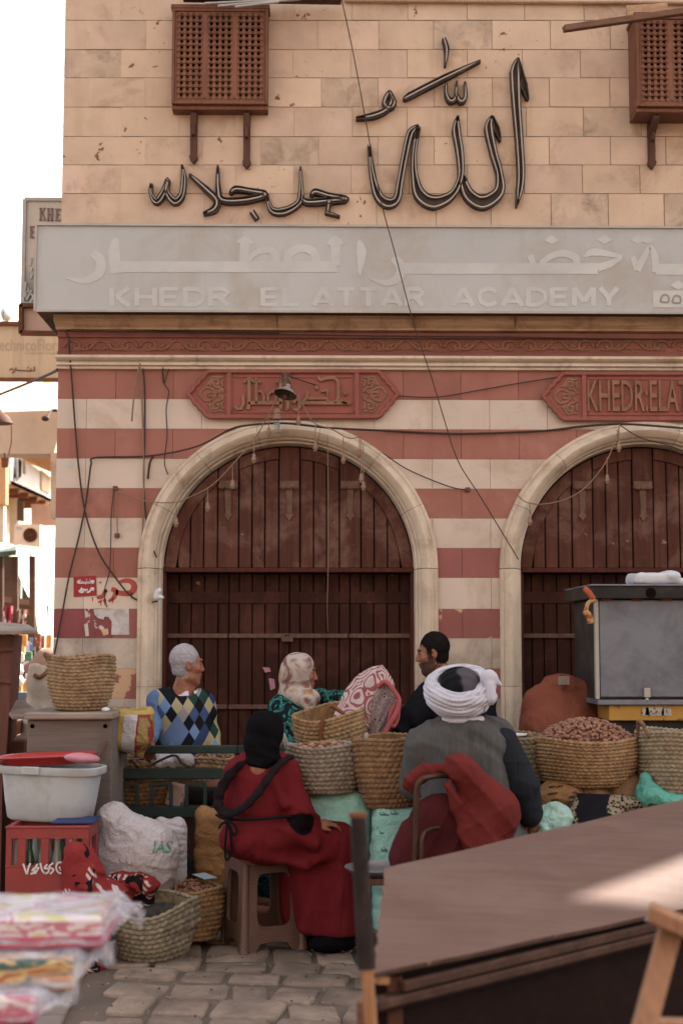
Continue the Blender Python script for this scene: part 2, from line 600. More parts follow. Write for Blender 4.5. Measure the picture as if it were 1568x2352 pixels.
m_white = M('white_stucco', '#c9b29f', v=0.045, sc=2.2, bump=0.12, bsc=60, rand=0.03, rough=0.88, dirt=('#a98a72', 0.22, 2.4), spec=0.1, streak=('#a58468', 0.5, 6.0))
m_whitedirty = M('white_stucco_dirty', '#b9a592', v=0.1, sc=4, bump=0.2, bsc=50, dirt=('#7c6a5e', 0.45, 3.5))
m_trim = M('trim_stone', '#cbb49b', v=0.1, sc=5, bump=0.25, bsc=50, rough=0.88, dirt=('#8f7050', 0.26, 4.0), rand=0.05, streak=('#7e6046', 0.5, 9.0))
m_cornice = M('cornice_stone', '#b48e6a', v=0.12, sc=5, bump=0.2, bsc=40, grain='x', dirt=('#6a4228', 0.35, 5.0))
m_frieze = M('frieze_red', '#874e42', v=0.1, sc=4, bump=0.2, bsc=60, dirt=('#7a5038', 0.4, 5.0))
m_carve = M('carved_relief', '#8a5a40', v=0.12, sc=8, bump=0.2, bsc=60)
m_panelred = M('panel_red', '#945246', v=0.08, sc=5, bump=0.15, bsc=60, dirt=('#7d4a38', 0.3, 5.0))
m_gilt = M('carved_gilt', '#8c6248', v=0.14, sc=9, bump=0.2, bsc=60)
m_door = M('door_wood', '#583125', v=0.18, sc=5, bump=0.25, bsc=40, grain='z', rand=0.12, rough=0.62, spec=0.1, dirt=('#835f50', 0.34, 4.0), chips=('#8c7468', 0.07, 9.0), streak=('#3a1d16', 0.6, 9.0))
m_door_lo = M('door_wood_shaded', '#3b1e16', v=0.2, sc=5, bump=0.25, bsc=40, grain='z', rand=0.12, rough=0.6, spec=0.08, chips=('#7a5a4a', 0.04, 10.0), dirt=('#5a3226', 0.3, 4.0))  # less dusty wood, and darker with the transom's shade put into its colour
m_doorframe = M('door_frame_wood', '#4f261b', v=0.15, sc=5, bump=0.2, bsc=40, grain='z', rough=0.65)
m_iron = M('rusty_iron', '#6a4c40', v=0.2, sc=30, bump=0.3, bsc=80, rough=0.8, metal=0.2)
m_lattice = M('lattice_wood', '#7d4f39', v=0.16, sc=8, bump=0.2, bsc=50, grain='z', rough=0.75, dirt=('#5d3a2a', 0.3, 4.0))
m_darkwood = M('dark_wood', '#5a3a2e', v=0.2, sc=8, bump=0.25, bsc=50, grain='z', rough=0.8)
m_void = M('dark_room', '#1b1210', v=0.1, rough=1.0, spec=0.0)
m_signface = M('sign_face', '#aca8a3', v=0.035, sc=1.4, bump=0.05, bsc=30, rough=0.55, dirt=('#a0907e', 0.35, 1.5), spec=0.3, streak=('#9c8c7c', 0.55, 7.0))
m_signtext = M('sign_letters', '#bcb7b0', v=0.03, sc=2, bump=0.0, rough=0.55, dirt=('#aca69f', 0.6, 3.2))
m_signmetal = M('sign_metal', '#a39a90', v=0.08, sc=6, rough=0.5, metal=0.3)
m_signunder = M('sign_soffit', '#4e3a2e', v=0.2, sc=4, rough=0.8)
m_cable = M('cable_black', '#46342a', v=0.1, sc=20, rough=0.7, bump=0)
m_cable_tan = M('cable_tan', '#8a6a50', v=0.1, sc=20, rough=0.7, bump=0)

bld = thing('building', 'corner building of pale limestone over red and white striped ground floor', 'building', (XL, W, 0))
# --- cores behind the facing pieces
zS0 = wz(700, 735)[1]
mb = MB()
mb.box((XL + 0.003, W + 0.006, zS0), (XR, W + 2.5, ROOFZ - 0.06))
struct(mb.build('upper_wall', m_mortar, bld))
# openings: the two arched shop doors
CXA, ZSP = wz(662, 1306)
RIN, ROUT = 288 * PX, 342 * PX
CXB = wz(1487, 1306)[0]
ARCH = [CXA, CXB]
RCUT = 318 * PX
def arch_low(x, cx, r=RCUT):
    d = abs(x - cx)
    return None if d >= r else ZSP + math.sqrt(r * r - d * d)
def clipped(x0, x1, z0, z1, cx):
    """part of a rectangle outside the arch opening (one side of its axis)"""
    if x1 <= cx - RCUT or x0 >= cx + RCUT: return [(x0, z0), (x1, z0), (x1, z1), (x0, z1)]
    if z1 <= ZSP + 1e-4:
        if x0 < cx - RCUT: return [(x0, z0), (cx - RCUT, z0), (cx - RCUT, z1), (x0, z1)]
        if x1 > cx + RCUT: return [(cx + RCUT, z0), (x1, z0), (x1, z1), (cx + RCUT, z1)]
        return None
    n = 26; low = []
    for i in range(n + 1):
        x = x0 + (x1 - x0) * i / n
        a = arch_low(x, cx)
        lo = z0 if a is None else max(z0, a)
        low.append((x, lo))
    keep = [q for q in low if q[1] < z1 - 0.002]
    if len(keep) < 2: return None
    return keep + [(keep[-1][0], z1), (keep[0][0], z1)]

# --- upper wall: coursed limestone blocks, each a piece
ROWS = [-120, -53, 14 + 33 * 0, 47 + 33 * 0]
ys = [-86, -19, 47, 114, 179, 246, 314, 379, 445, 520]
for r in range(len(ys) - 1):
    ya, yb = ys[r] + 0.25, ys[r + 1] - 0.25
    off = (205 if r % 2 == 0 else 277)
    xs = [137.5]
    x = off - 133 * 2
    while x < 1900:
        if x > 150: xs.append(x + random.uniform(-5, 5))
        x += 132.5
    for i in range(len(xs) - 1):
        a, b = wz(xs[i] + 0.25, ya), wz(xs[i + 1] - 0.25, yb)
        if i == 0: a = (XL, a[1])
        pr = random.uniform(0, 0.003)
        t = random.random()
        mm = m_stone
        if xs[i] > 560 and t < 0.10: mm = m_stone_grey
        elif r in (3,) and xs[i] < 250 or (xs[i] in (xs[-1],)): mm = m_stone_grey
        elif t < 0.3: mm = m_stone_pink
        elif t < 0.52: mm = m_stone_pit
        MB().box((a[0], W - pr, b[1]), (b[0], W + 0.0055, a[1])).build('stone_block', mm, bld, bevel=0.0015)
# wall above the frame, up to the parapet
zt = wz(700, -86)[1]
MB().box((XL, W - 0.002, zt + 0.004), (XR, W + 0.0055, ROOFZ - 0.02)).build('upper_facing', m_stone, bld)
MB().box((XL - 0.08, W - 0.1, ROOFZ), (XR + 0.05, W + 2.55, ROOFZ + 0.18)).build('parapet', m_trim, bld)
# unseen wall, added so its opening throws one sun patch on the cart lid
MB().box((XR + 0.004, W + 0.3, 7.58), (12.0, W + 0.4, 13.5)).build('sun_mask_wall', m_stone, bld)
MB().box((XR + 0.004, W + 0.3, 0.0), (12.0, W + 0.4, 6.80)).build('sun_mask_wall', m_stone, bld)
MB().box((9.2, W + 0.31, 6.80), (12.0, W + 0.39, 7.58)).build('sun_mask_wall', m_stone, bld)
# thin string course at the top of the picture
a = wz(790, 8); b = wz(1700, 3)
MB().box((a[0], W - 0.05, a[1]), (XR, W - 0.004, a[1] + 0.06)).build('string_course', m_stone_pink, bld, bevel=0.008)

# --- ground floor: striped courses
stripe = [(850, 917.5), (917.5, 985.5), (985.5, 1054), (1054, 1122), (1122, 1190), (1190, 1258.5), (1258.5, 1327), (1327, 1398.5), (1398.5, 1466), (1466, 1536),
          (1536, 1605), (1605, 1674), (1674, 1743), (1743, 1812), (1812, 1881), (1881, 1950)]
for r, (ya, yb) in enumerate(stripe):
    redrow = r % 2 == 0
    xs = [134.0]; x = 195 if r % 2 else 262
    while x < 2000:
        xs.append(x); x += 133
    ends = sorted(set(xs + [662, 1487, 2100]))
    zt_, zb_ = wz(700, ya)[1], wz(700, yb)[1]
    if r == len(stripe) - 1: zb_ = 0.0
    for i in range(len(ends) - 1):
        x0, x1 = wz(ends[i], 1200)[0], wz(ends[i + 1], 1200)[0]
        if i == 0: x0 = XL - 0.004
        gap = 0.0012
        pol = None
        for cx in ARCH:
            if x1 > cx - RCUT and x0 < cx + RCUT:
                pol = clipped(x0 + gap, x1 - gap, zb_ + 0.0006, zt_ - 0.0006, cx); break
        else:
            pol = [(x0 + gap, zb_ + 0.0006), (x1 - gap, zb_ + 0.0006), (x1 - gap, zt_ - 0.0006), (x0 + gap, zt_ - 0.0006)]
        if not pol: continue
        mm = m_red if redrow else m_white
        xm = ends[i]
        if redrow and r == 6 and 880 < xm < 1150: mm = m_redworn
        if redrow and r in (8, 10): mm = m_redworn if xm > 200 else m_redpaint
        if not redrow and r >= 9: mm = m_whitedirty
        MB().prism(pol, W - random.uniform(0.0, 0.003), W + 0.10).build('stripe_block', mm, bld)
# core of the ground floor: piers between openings, lintel mass above
def pier(x0, x1):
    MB().box((x0, W + 0.1, 0), (x1, W + 0.6, ZSP)).build('pier_core', m_mortar, bld)
pier(XL + 0.01, CXA - RCUT); pier(CXA + RCUT, CXB - RCUT); pier(CXB + RCUT, XR)
MB().box((XL + 0.01, W + 0.62, 0), (XR, W + 2.5, zS0 - 0.01)).build('rear_mass', m_void, bld)
MB().box((XL + 0.012, W + 0.30, ZSP + 0.0), (XR, W + 0.61, zS0 - 0.01)).build('lintel_core', m_void, bld)

# --- arch surrounds: moulded stones swept along jambs and arch
PROF = [(343, 0.0), (343, -0.035), (337, -0.05), (333, -0.045), (330, -0.055), (326, -0.078), (319, -0.088), (312, -0.078), (308, -0.055), (305, -0.05),
        (303, -0.02), (300, -0.016), (298, 0.0), (297, 0.03), (293, 0.034), (291, 0.06), (290, 0.14)]
def sweep(cx, pth):
    rows = []
    for (dx, dz, rad) in pth:
        row = []
        for r, y in PROF:
            rr = r * PX
            if rad is not None: row.append((cx + math.cos(rad) * rr, W + y, ZSP + math.sin(rad) * rr))
            else: row.append((cx + dx * rr, W + y, dz))
        rows.append(row)
    return rows
for cx in ARCH:
    for sx in (-1, 1):
        zz = [0.0, 0.55, 1.2, ZSP - 0.002]
        for a, b in zip(zz[:-1], zz[1:]):
            mb = MB(); mb.grid(sweep(cx, [(sx, a + 0.001, None), (sx, b - 0.001, None)]))
            mb.build('arch_stone', m_trim, bld, smooth=True, auto=50)
    k = 7
    for i in range(k):
        a0, a1 = PI * i / k + 0.0015, PI * (i + 1) / k - 0.0015
        mb = MB(); mb.grid(sweep(cx, [(0, 0, a0 + (a1 - a0) * j / 8) for j in range(9)]))
        mb.build('arch_stone', m_trim, bld, smooth=True, auto=50)

# --- shop doors: planks, stiles, hinges
PL = [376, 404, 432.6, 463.5, 496, 521.6, 545, 576, 606, 638.7, 663.5, 688, 719.6, 750, 780, 805, 830, 861, 892, 922, 949]
m_hinge = M('old_brass', '#6f5240', v=0.2, sc=25, bump=0.3, bsc=90, rough=0.75, metal=0.25)
def shop_door(cx, label, yellow=False):
    dx = cx - CXA
    X = lambda px: wz(px, 1300)[0] + dx
    Z = lambda py: wz(660, py)[1]
    ri = 287 * PX; rb = 260 * PX
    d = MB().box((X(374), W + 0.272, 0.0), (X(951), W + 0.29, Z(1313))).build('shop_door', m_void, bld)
    for sx in (-1, 1):
        a, b = sorted((cx + sx * 292 * PX, cx + sx * 283 * PX))
        MB().box((a, W + 0.1, 0), (b, W + 0.22, ZSP + 0.02)).build('jamb', m_doorframe, d, bevel=0.003)
    d['label'] = label
    zb = Z(1302)
    stile = [(3, 5), (8, 10), (14, 16)]
    def circ(x, r):
        q = r * r - (x - cx) ** 2
        return ZSP + math.sqrt(q) if q > 0 else ZSP
    instile = lambda i: (4 <= i < 6) or (9 <= i < 11) or (15 <= i < 17)
    groups = [(0,), (1,), (2,), (3,), (4, 5), (6,), (7,), (8,), (9, 10), (11,), (12,), (13,), (14, 15), (16,), (17,), (18,), (19,)]
    for gset in groups:
        x0, x1 = X(PL[gset[0]]) + 0.004, X(PL[gset[-1] + 1]) - 0.004
        isst = len(gset) == 2
        r = ri if isst else rb
        n = 6
        top = []
        for i in range(n + 1):
            x = x0 + (x1 - x0) * i / n
            top.append((x, circ(x, r)))
        top = [q for q in top if q[1] > zb + 0.01]
        if len(top) < 2: continue
        pol = [(top[0][0], zb), (top[-1][0], zb)] + top[::-1]
        MB().prism(pol, W + (0.122 if isst else 0.13) + random.uniform(0, 0.003), W + 0.17).build('plank', m_door, d, bevel=0.004)
    # curved border boards between the stiles
    xs = [X(376), X(496), X(545), X(638.7 - 32), X(688 + 31), X(780), X(830), X(949)]
    xs = [X(372), X(496), X(545), X(638.7), X(688), X(780), X(830), X(953)]
    for a, b in ((0, 1), (2, 3), (4, 5), (6, 7)):
        xa, xb = xs[a] + 0.003, xs[b] - 0.003
        n = 14; up = []; lo = []
        for i in range(n + 1):
            x = xa + (xb - xa) * i / n
            zu, zl = circ(x, ri), circ(x, rb)
            up.append((x, max(zu, zb + 0.002))); lo.append((x, max(zl, zb + 0.001)))
        MB().prism(lo + up[::-1], W + 0.118, W + 0.17).build('border_board', m_door, d, bevel=0.003)
    MB().box((cx - ri, W + 0.172, zb - 0.02), (cx + ri, W + 0.3, ZSP + ri)).build('backing', m_void, d)
    # transom rail
    MB().box((X(374), W + 0.085, Z(1313)), (X(951), W + 0.2, zb - 0.002)).build('transom', m_doorframe, d, bevel=0.004)
    # lower leaves, set back
    zl = Z(1313)
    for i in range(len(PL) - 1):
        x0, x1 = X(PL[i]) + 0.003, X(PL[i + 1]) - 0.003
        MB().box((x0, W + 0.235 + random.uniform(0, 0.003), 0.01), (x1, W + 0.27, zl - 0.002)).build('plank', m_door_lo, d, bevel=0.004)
    for (pa, pb) in ((376, 521), (523, 662), (665, 804), (806, 949)):
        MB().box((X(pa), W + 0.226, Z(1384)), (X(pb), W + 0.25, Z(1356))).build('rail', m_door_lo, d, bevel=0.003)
    for y in (1460, 1627):
        for (pa, pb) in ((378, 519), (522, 800), (803, 947)):
            MB().box((X(pa), W + 0.212, Z(y + 5.5)), (X(pb), W + 0.236, Z(y - 5))).build('iron_bar', m_iron, d, bevel=0.003)
    mb = MB(); mb.box((X(645), W + 0.19, Z(1474)), (X(672), W + 0.215, Z(1463)))
    mb.tube([(X(650), W + 0.2, Z(1464)), (X(652), W + 0.2, Z(1456)), (X(664), W + 0.2, Z(1456)), (X(666), W + 0.2, Z(1464))], 0.006)
    mb.build('padlock', m_iron, d, bevel=0.002)
    for hx in (520.5, 663, 805):
        mb = MB()
        p = lambda px, py: (X(px), Z(py))
        mb.prism([p(hx - 23, 1100), p(hx + 23, 1100), p(hx + 21, 1106), p(hx + 24, 1115), p(hx - 24, 1115), p(hx - 21, 1106)][::-1], W + 0.108, W + 0.122)
        mb.prism([p(hx - 8, 1118), p(hx + 8, 1118), p(hx + 6, 1175), p(hx + 10, 1181), p(hx + 5, 1185), p(hx, 1194), p(hx - 5, 1185), p(hx - 10, 1181), p(hx - 6, 1175)][::-1], W + 0.112, W + 0.123)
        for q in (-14, 0, 14):
            mb.tube([(X(hx + q - 6), W + 0.1, Z(1117)), (X(hx + q + 6), W + 0.1, Z(1117))], 0.008, 8)
        mb.build('hinge', m_hinge, d, bevel=0.001)
    return d
d1 = shop_door(CXA, 'closed plank door behind the people')
d2 = shop_door(CXB, 'closed plank door behind the grey metal cart')

# --- cornice, frieze and mouldings along the front
def run(name, prof, mat, x0=None, xe=XR):
    """prof: (y offset, measuring row)"""
    x0 = XL if x0 is None else x0
    pr = [(W + y, wz(700, r)[1]) for y, r in prof]
    mb = MB()
    mb.grid([[(x0 + (y - W) * 0.15, y, z) for y, z in pr], [(xe, y, z) for y, z in pr]])
    n = len(pr)
    mb.add([(x0 + (y - W) * 0.15, y, z) for y, z in pr] + [(x0, W + 0.05, pr[-1][1]), (x0, W + 0.05, pr[0][1])], [tuple(range(n + 2))])
    return mb.build(name, mat, bld)
xc0 = XL
for a, b in ((XL, wz(640, 750)[0]), (wz(641, 750)[0], wz(1180, 750)[0]), (wz(1181, 750)[0], XR)):
    run('cornice', [(0.02, 722), (-0.13, 728), (-0.13, 735), (-0.115, 738), (-0.12, 744), (-0.10, 752), (-0.075, 759), (-0.07, 763), (0.0, 765)], m_cornice, a, b)
run('frieze', [(-0.02, 764), (-0.035, 766), (-0.035, 778), (-0.018, 780), (-0.018, 809), (-0.032, 811), (-0.032, 820), (0.0, 821)], m_frieze)
for a, b in ((XL, wz(455, 830)[0]), (wz(456, 830)[0], wz(610, 830)[0]), (wz(611, 830)[0], wz(1060, 830)[0]), (wz(1061, 830)[0], XR)):
    run('moulding', [(0.0, 820), (-0.07, 821), (-0.075, 827), (-0.06, 831), (-0.035, 834), (-0.045, 838), (-0.05, 842), (-0.03, 845), (-0.028, 850), (0.0, 851)], m_trim, a, b)
# scroll carving: one unit, repeated
def scroll_unit():
    mb = MB()
    def at(u, v): return (u * PX, W - 0.020, -v * PX)
    def st(pts, r): mb.tube([at(*p) for p in spline([(a, b, 0) for a, b in pts], 5) and [(q.x, q.y) for q in spline([(a, b, 0) for a, b in pts], 5)]], r, 5, flat=1.0)
    st([(-42, 4), (-34, -8), (-20, -11), (-8, -6), (-6, 4), (-14, 8), (-19, 3), (-15, -1)], 0.011)
    st([(-6, 6), (4, 10), (16, 8), (26, 0), (34, -9), (43, -10)], 0.010)
    st([(-30, 10), (-18, 11), (-4, 10)], 0.007)
    for (a, b, c) in ((2, 2, 14), (10, -2, 16), (20, -6, 12)):
        st([(a, 8), (a + 4, b), (a + c, b - 6)], [0.004] + [0.011] * 9 + [0.003] if False else 0.008)
    st([(26, 9), (34, 6), (40, 10)], 0.008)
    return mb
su = scroll_unit().build('scroll_carving', m_carve, bld, smooth=True)
first = True
for i in range(18):
    px = 190 + i * 87
    x, z = wz(px, 795)
    o = su if first else copy_part(su, bld)
    first = False
    o.matrix_parent_inverse = Matrix.Identity(4)
    o.location = (x - XL, 0 - W, z)
    if i % 2: o.scale = (-1, 1, 1)
    
# --- carved name panels
def scallop(xa, xt, yt, ym, yb, sgn):
    """stepped, scalloped end of a panel: from top corner to the tip to bottom corner"""
    out = []
    for (ya, yz) in ((yt, ym), (yb, ym)):
        seg = []
        n = 4
        for i in range(n):
            for j in range(4):
                t = (i + j / 4) / n
                bul = 0.13 * math.sin(PI * j / 4)
                x = xa + (xt - xa) * (t ** 1.0) + sgn * bul * abs(xt - xa) * (0.6 if i < n - 1 else 0.1)
                y = ya + (yz - ya) * t
                seg.append((x, y))
        out.append(seg)
    return out[0] + [(xt, ym)] + out[1][::-1]
def arabesque(mb, cx, cy, w, h, sg, Y):
    """interlaced leaf scrolls filling a pointed field"""
    def st(pts, r):
        q = spline([(a, b, 0) for a, b in pts], 5)
        mb.tube([(*wz(cx + sg * p.x * w, cy + p.y * h), ) for p in q] and [Vector((wz(cx + sg * p.x * w, cy + p.y * h)[0], Y, wz(cx + sg * p.x * w, cy + p.y * h)[1])) for p in q], r, 5)
    for s in (-1, 1):
        st([(-0.9, 0), (-0.5, s * 0.35), (0.0, s * 0.3), (0.35, 0.02 * s), (0.0, s * 0.12), (-0.3, s * 0.05)], 0.010)
        st([(0.9, s * 0.1), (0.6, s * 0.35), (0.2, s * 0.45), (0.1, s * 0.75), (0.45, s * 0.8), (0.5, s * 0.55), (0.3, s * 0.58)], 0.010)
        st([(0.9, s * 0.95), (0.6, s * 0.9), (0.1, s * 0.95), (-0.1, s * 0.7), (-0.35, s * 0.5)], 0.009)
        st([(0.85, s * 0.4), (0.75, s * 0.65), (0.9, s * 0.8)], 0.010)
        st([(-0.1, s * 0.45), (-0.05, s * 0.65), (-0.25, s * 0.55)], 0.010)
        st([(0.5, s * 0.05), (0.7, s * 0.22), (0.9, 0.3 * s)], 0.009)
def carved_panel(x0, xa, xb, x1, yt, ym, yb, flip=False):
    outl = [(xa, yt)] + [] 
    Lend = scallop(xa, x0, yt, ym, yb, -1)
    Rend = scallop(xb, x1, yt, ym, yb, 1)
    poly = Lend + Rend[::-1]
    mb = MB()
    w = [wz(*p) for p in poly]
    mb.prism(w, W - 0.035, W - 0.005)
    base = mb.build('carved_panel', m_panelred, bld, bevel=0.0)
    # raised rim following the outline
    mb = MB()
    cxm, cym = (x0 + x1) / 2, ym
    rim = [Vector((a[0], W - 0.042, a[1])) for a in [wz(*p) for p in poly]]
    mb.tube(rim + [rim[0]], 0.016, 6)
    for xx in (xa + 45, xb - 47):
        p, q = wz(xx, yt + 3), wz(xx, yb - 3)
        mb.box((p[0] - 0.014, W - 0.052, q[1]), (p[0] + 0.014, W - 0.034, p[1]))
    mb.build('rim', m_panelred, base, smooth=True, auto=40)
    # inner frame line round the lettering
    p, q = wz(xa + 52, yt + 11), wz(xb - 53, yb - 11)
    mb = MB()
    for (a, b) in (((p[0], p[1]), (q[0], p[1])), ((p[0], q[1]), (q[0], q[1])), ((p[0], p[1]), (p[0], q[1])), ((q[0], p[1]), (q[0], q[1]))):
        mb.bar((a[0], W - 0.036, a[1]), (b[0], W - 0.036, b[1]), 0.012, 0.012)
    mb.build('inner_frame', m_panelred, base)
    mb = MB()
    arabesque(mb, (x0 + xa + 42) / 2 + 8, ym, (xa + 42 - x0) / 2 - 14, (yb - yt) / 2 - 10, 1, W - 0.034)
    mb.build('arabesque', m_gilt, base, smooth=True)
    mb = MB()
    arabesque(mb, (x1 + xb - 42) / 2 - 8, ym, (x1 - xb + 42) / 2 - 14, (yb - yt) / 2 - 10, -1, W - 0.034)
    mb.build('arabesque', m_gilt, base, smooth=True)
    return base
cp1 = carved_panel(434, 482, 866, 912, 856, 908, 960)
cp2 = carved_panel(1244, 1292, 1675, 1720, 861, 913, 965)
# lettering of the first panel: square kufic strokes in relief
mb = MB()
def kq(pts, w, n=1):
    ribbon_solid(mb, [(401.9 + a * 0.3442, 838.3 + b * 0.3442) for a, b in pts], w * 0.3442, W - 0.054, W - 0.034, wz, n)
for pts, w in (([(455, 210), (458, 270), (445, 300), (415, 302), (402, 285)], 11), ([(490, 308), (497, 265), (497, 95)], 12), ([(462, 128), (497, 88), (532, 126)], 9),
               ([(545, 95), (545, 268)], 11), ([(545, 110), (578, 128)], 8), ([(488, 262), (715, 262)], 12), ([(548, 185), (580, 185), (594, 215), (594, 258)], 10),
               ([(620, 262), (622, 205), (655, 182), (678, 205), (676, 258)], 10), ([(676, 130), (705, 88), (735, 124)], 9), ([(706, 90), (706, 308)], 12),
               ([(752, 110), (752, 305)], 12), ([(752, 300), (738, 310)], 9), ([(790, 262), (822, 235), (836, 285), (812, 312), (788, 300)], 11), ([(836, 262), (1172, 262)], 12),
               ([(855, 258), (880, 225), (886, 188)], 10), ([(886, 232), (1016, 232), (1016, 180), (972, 186)], 9), ([(1016, 240), (1016, 262)], 10),
               ([(950, 92), (972, 108), (1010, 96), (1060, 94), (1088, 120), (1088, 235), (1060, 262)], 12), ([(1088, 235), (1118, 258), (1150, 268)], 10)):
    kq(pts, w)
for (a, b) in ((946, 160), (1136, 198)):
    x, z = wz(401.9 + a * 0.3442, 838.3 + b * 0.3442)
    mb.ball((x, W - 0.04, z), (0.018, 0.014, 0.018))
mb.build('lettering', m_gilt, cp1, bevel=0.003)
vs, fs = text_mesh('KHEDR:ELATTAR', 74 * PX, 316 * PX, 0.03, 0.004)
x, z = wz(1345, 948)
mb = MB(); mb.add([(a + x, W - 0.045 + b * 0.35, c + z) for a, b, c in vs], fs)
mb.build('lettering', m_gilt, cp2)

# --- lattice window bays
def lattice_bay(px0, px1, py0, py1, Y, name_label, brackets, bot):
    """projecting turned-wood window box; measured on its front face at depth Y"""
    x0, z1 = wz(px0, py0, Y); x1, z0 = wz(px1, py1, Y)
    win = MB()
    # box: sides, bottom with moulding, top
    t = 0.03
    win.box((x0, Y + 0.02, z0), (x0 + t, W - 0.006, z1)); win.box((x1 - t, Y + 0.02, z0), (x1, W - 0.006, z1))
    win.box((x0, Y + 0.02, z0 - 0.028), (x1, W - 0.006, z0 - 0.001)); win.box((x0 - 0.01, Y - 0.01, z1 + 0.002), (x1 + 0.01, W - 0.006, z1 + 0.03))
    w = win.build('lattice_window', m_lattice, bld, bevel=0.004)
    w['label'] = name_label
    # front frame: two steps
    fr = MB()
    for (a, wd, yy, hh) in ((0.0, 0.018, Y - 0.012, 0.03), (0.019, 0.014, Y - 0.003, 0.03), (0.034, 0.010, Y + 0.002, 0.025)):
        xa, xb, za, zb = x0 + a, x1 - a, z0 + a, z1 - a
        fr.box((xa, yy, za), (xa + wd, yy + hh, zb)); fr.box((xb - wd, yy, za), (xb, yy + hh, zb))
        fr.box((xa + wd, yy + 0.001, za), (xb - wd, yy + hh, za + wd)); fr.box((xa + wd, yy + 0.001, zb - wd), (xb - wd, yy + hh, zb))
    fr.build('frame', m_lattice, w, bevel=0.003)
    ix0, ix1, iz0, iz1 = x0 + 0.044, x1 - 0.044, z0 + 0.046, z1 - 0.036
    mw = 0.038
    pw = (ix1 - ix0 - 2 * mw) / 3
    for k in range(2):
        xx = ix0 + pw * (k + 1) + mw * k
        MB().box((xx, Y - 0.004, iz0 - 0.005), (xx + mw, Y + 0.03, iz1 + 0.005)).build('mullion', m_lattice, w, bevel=0.004)
    nr = 14; nc = 4
    for k in range(3):
        xa = ix0 + k * (pw + mw)
        mb = MB()
        cw, ch = pw / nc, (iz1 - iz0) / nr
        bar = 0.0095
        for i in range(nc + 1):
            xx = xa + i * cw
            mb.box((max(xa, xx - bar), Y + 0.004, iz0), (min(xa + pw, xx + bar), Y + 0.026, iz1))
        for j in range(nr + 1):
            zz = iz0 + j * ch
            mb.box((xa, Y + 0.007, max(iz0, zz - bar)), (xa + pw, Y + 0.022, min(iz1, zz + bar)))
        for i in range(nc + 1):           # turned bosses at the crossings round the holes off
            for j in range(nr + 1):
                mb.lathe([(0.0165, 0), (0.013, 0.008)], seg=8, mat=Matrix.Translation((xa + i * cw, Y + 0.005, iz0 + j * ch)) @ Matrix.Rotation(PI / 2, 4, 'X'))
        mb.build('lattice', m_lattice, w)
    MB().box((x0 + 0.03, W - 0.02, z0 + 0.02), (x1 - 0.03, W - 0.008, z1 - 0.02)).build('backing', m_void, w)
    # half drawn board behind the lower rows
    MB().box((x0 + 0.06, Y + 0.06, z0 + 0.05), (x1 - 0.06, Y + 0.066, z0 + (z1 - z0) * 0.40)).build('inner_board', M('inner_board', '#8b6047', grain='z'), w)
    for (bx, by0, by1) in brackets:
        xa, za = wz(bx, by0); xb, zb = wz(bx, by1)
        mb = MB()
        mb.prism([(xa - 0.024, zb + 0.03), (xa - 0.03, zb + 0.05), (xa - 0.022, zb + 0.06), (xa - 0.024, z0 - 0.03), (xa + 0.024, z0 - 0.03), (xa + 0.022, zb + 0.06), (xa + 0.03, zb + 0.05), (xa + 0.024, zb + 0.03), (xa, zb)][::-1], W - 0.05, W - 0.006)
        mb.bar((xa, W - 0.03, za - 0.16), (xa, Y + 0.06, z0 - 0.035), 0.04, 0.05)
        mb.box((xa - 0.012, W - 0.09, za - 0.21), (xa + 0.012, W - 0.05, za - 0.14))
        mb.build('bracket', m_darkwood, w, bevel=0.004)
    return w
lattice_bay(396.5, 615, 20, 240, 9.17, 'lattice window whole in view above the small script letters', [(447, 250, 380), (568, 255, 392)], 0)
lattice_bay(1458, 1690, 38, 246, 9.06, 'lattice window cut by the picture edge, with boards on its top', [(1491, 262, 393), (1640, 262, 395)], 0)
# white tags nailed on the brackets
# --- lesser parts of the facade
mb = MB(); p = wz(136, 180); q = wz(133, 370)
mb.box((XL - 0.05, W + 0.35, q[1]), (XL - 0.002, W + 1.2, p[1]))
mb.build('side_lattice', m_lattice, bld, bevel=0.004)['label'] = 'narrow edge of a lattice window round the corner'
# ------------------------------------------------------------------ ground
m_ground = M('packed_dirt', '#66564b', v=0.15, sc=1.5, bump=0.4, bsc=60, rough=0.95, dirt=('#6b594d', 0.4, 3.0), k=0.9)
m_cobble = M('cobble', '#857060', v=0.16, sc=5, bump=0.5, bsc=45, rough=0.9, rand=0.15, dirt=('#5f4f46', 0.5, 4.0), bd=0.008)
m_slab = M('paving_slab', '#7a6b63', v=0.1, sc=4, bump=0.25, bsc=60, rough=0.85, rand=0.06, dirt=('#75655b', 0.3, 3.0))
mb = MB()
mb.add([(-150, -60, -0.03), (150, -60, -0.03), (150, 260, -0.03), (-150, 260, -0.03)], [(0, 1, 2, 3)])
struct(mb.build('ground', m_ground))
pav = struct(MB().add([(-6, 0.2, -0.013), (6, 0.2, -0.013), (6, W, -0.013), (-6, W, -0.013)], [(0, 1, 2, 3)]).build('pavement', m_ground))
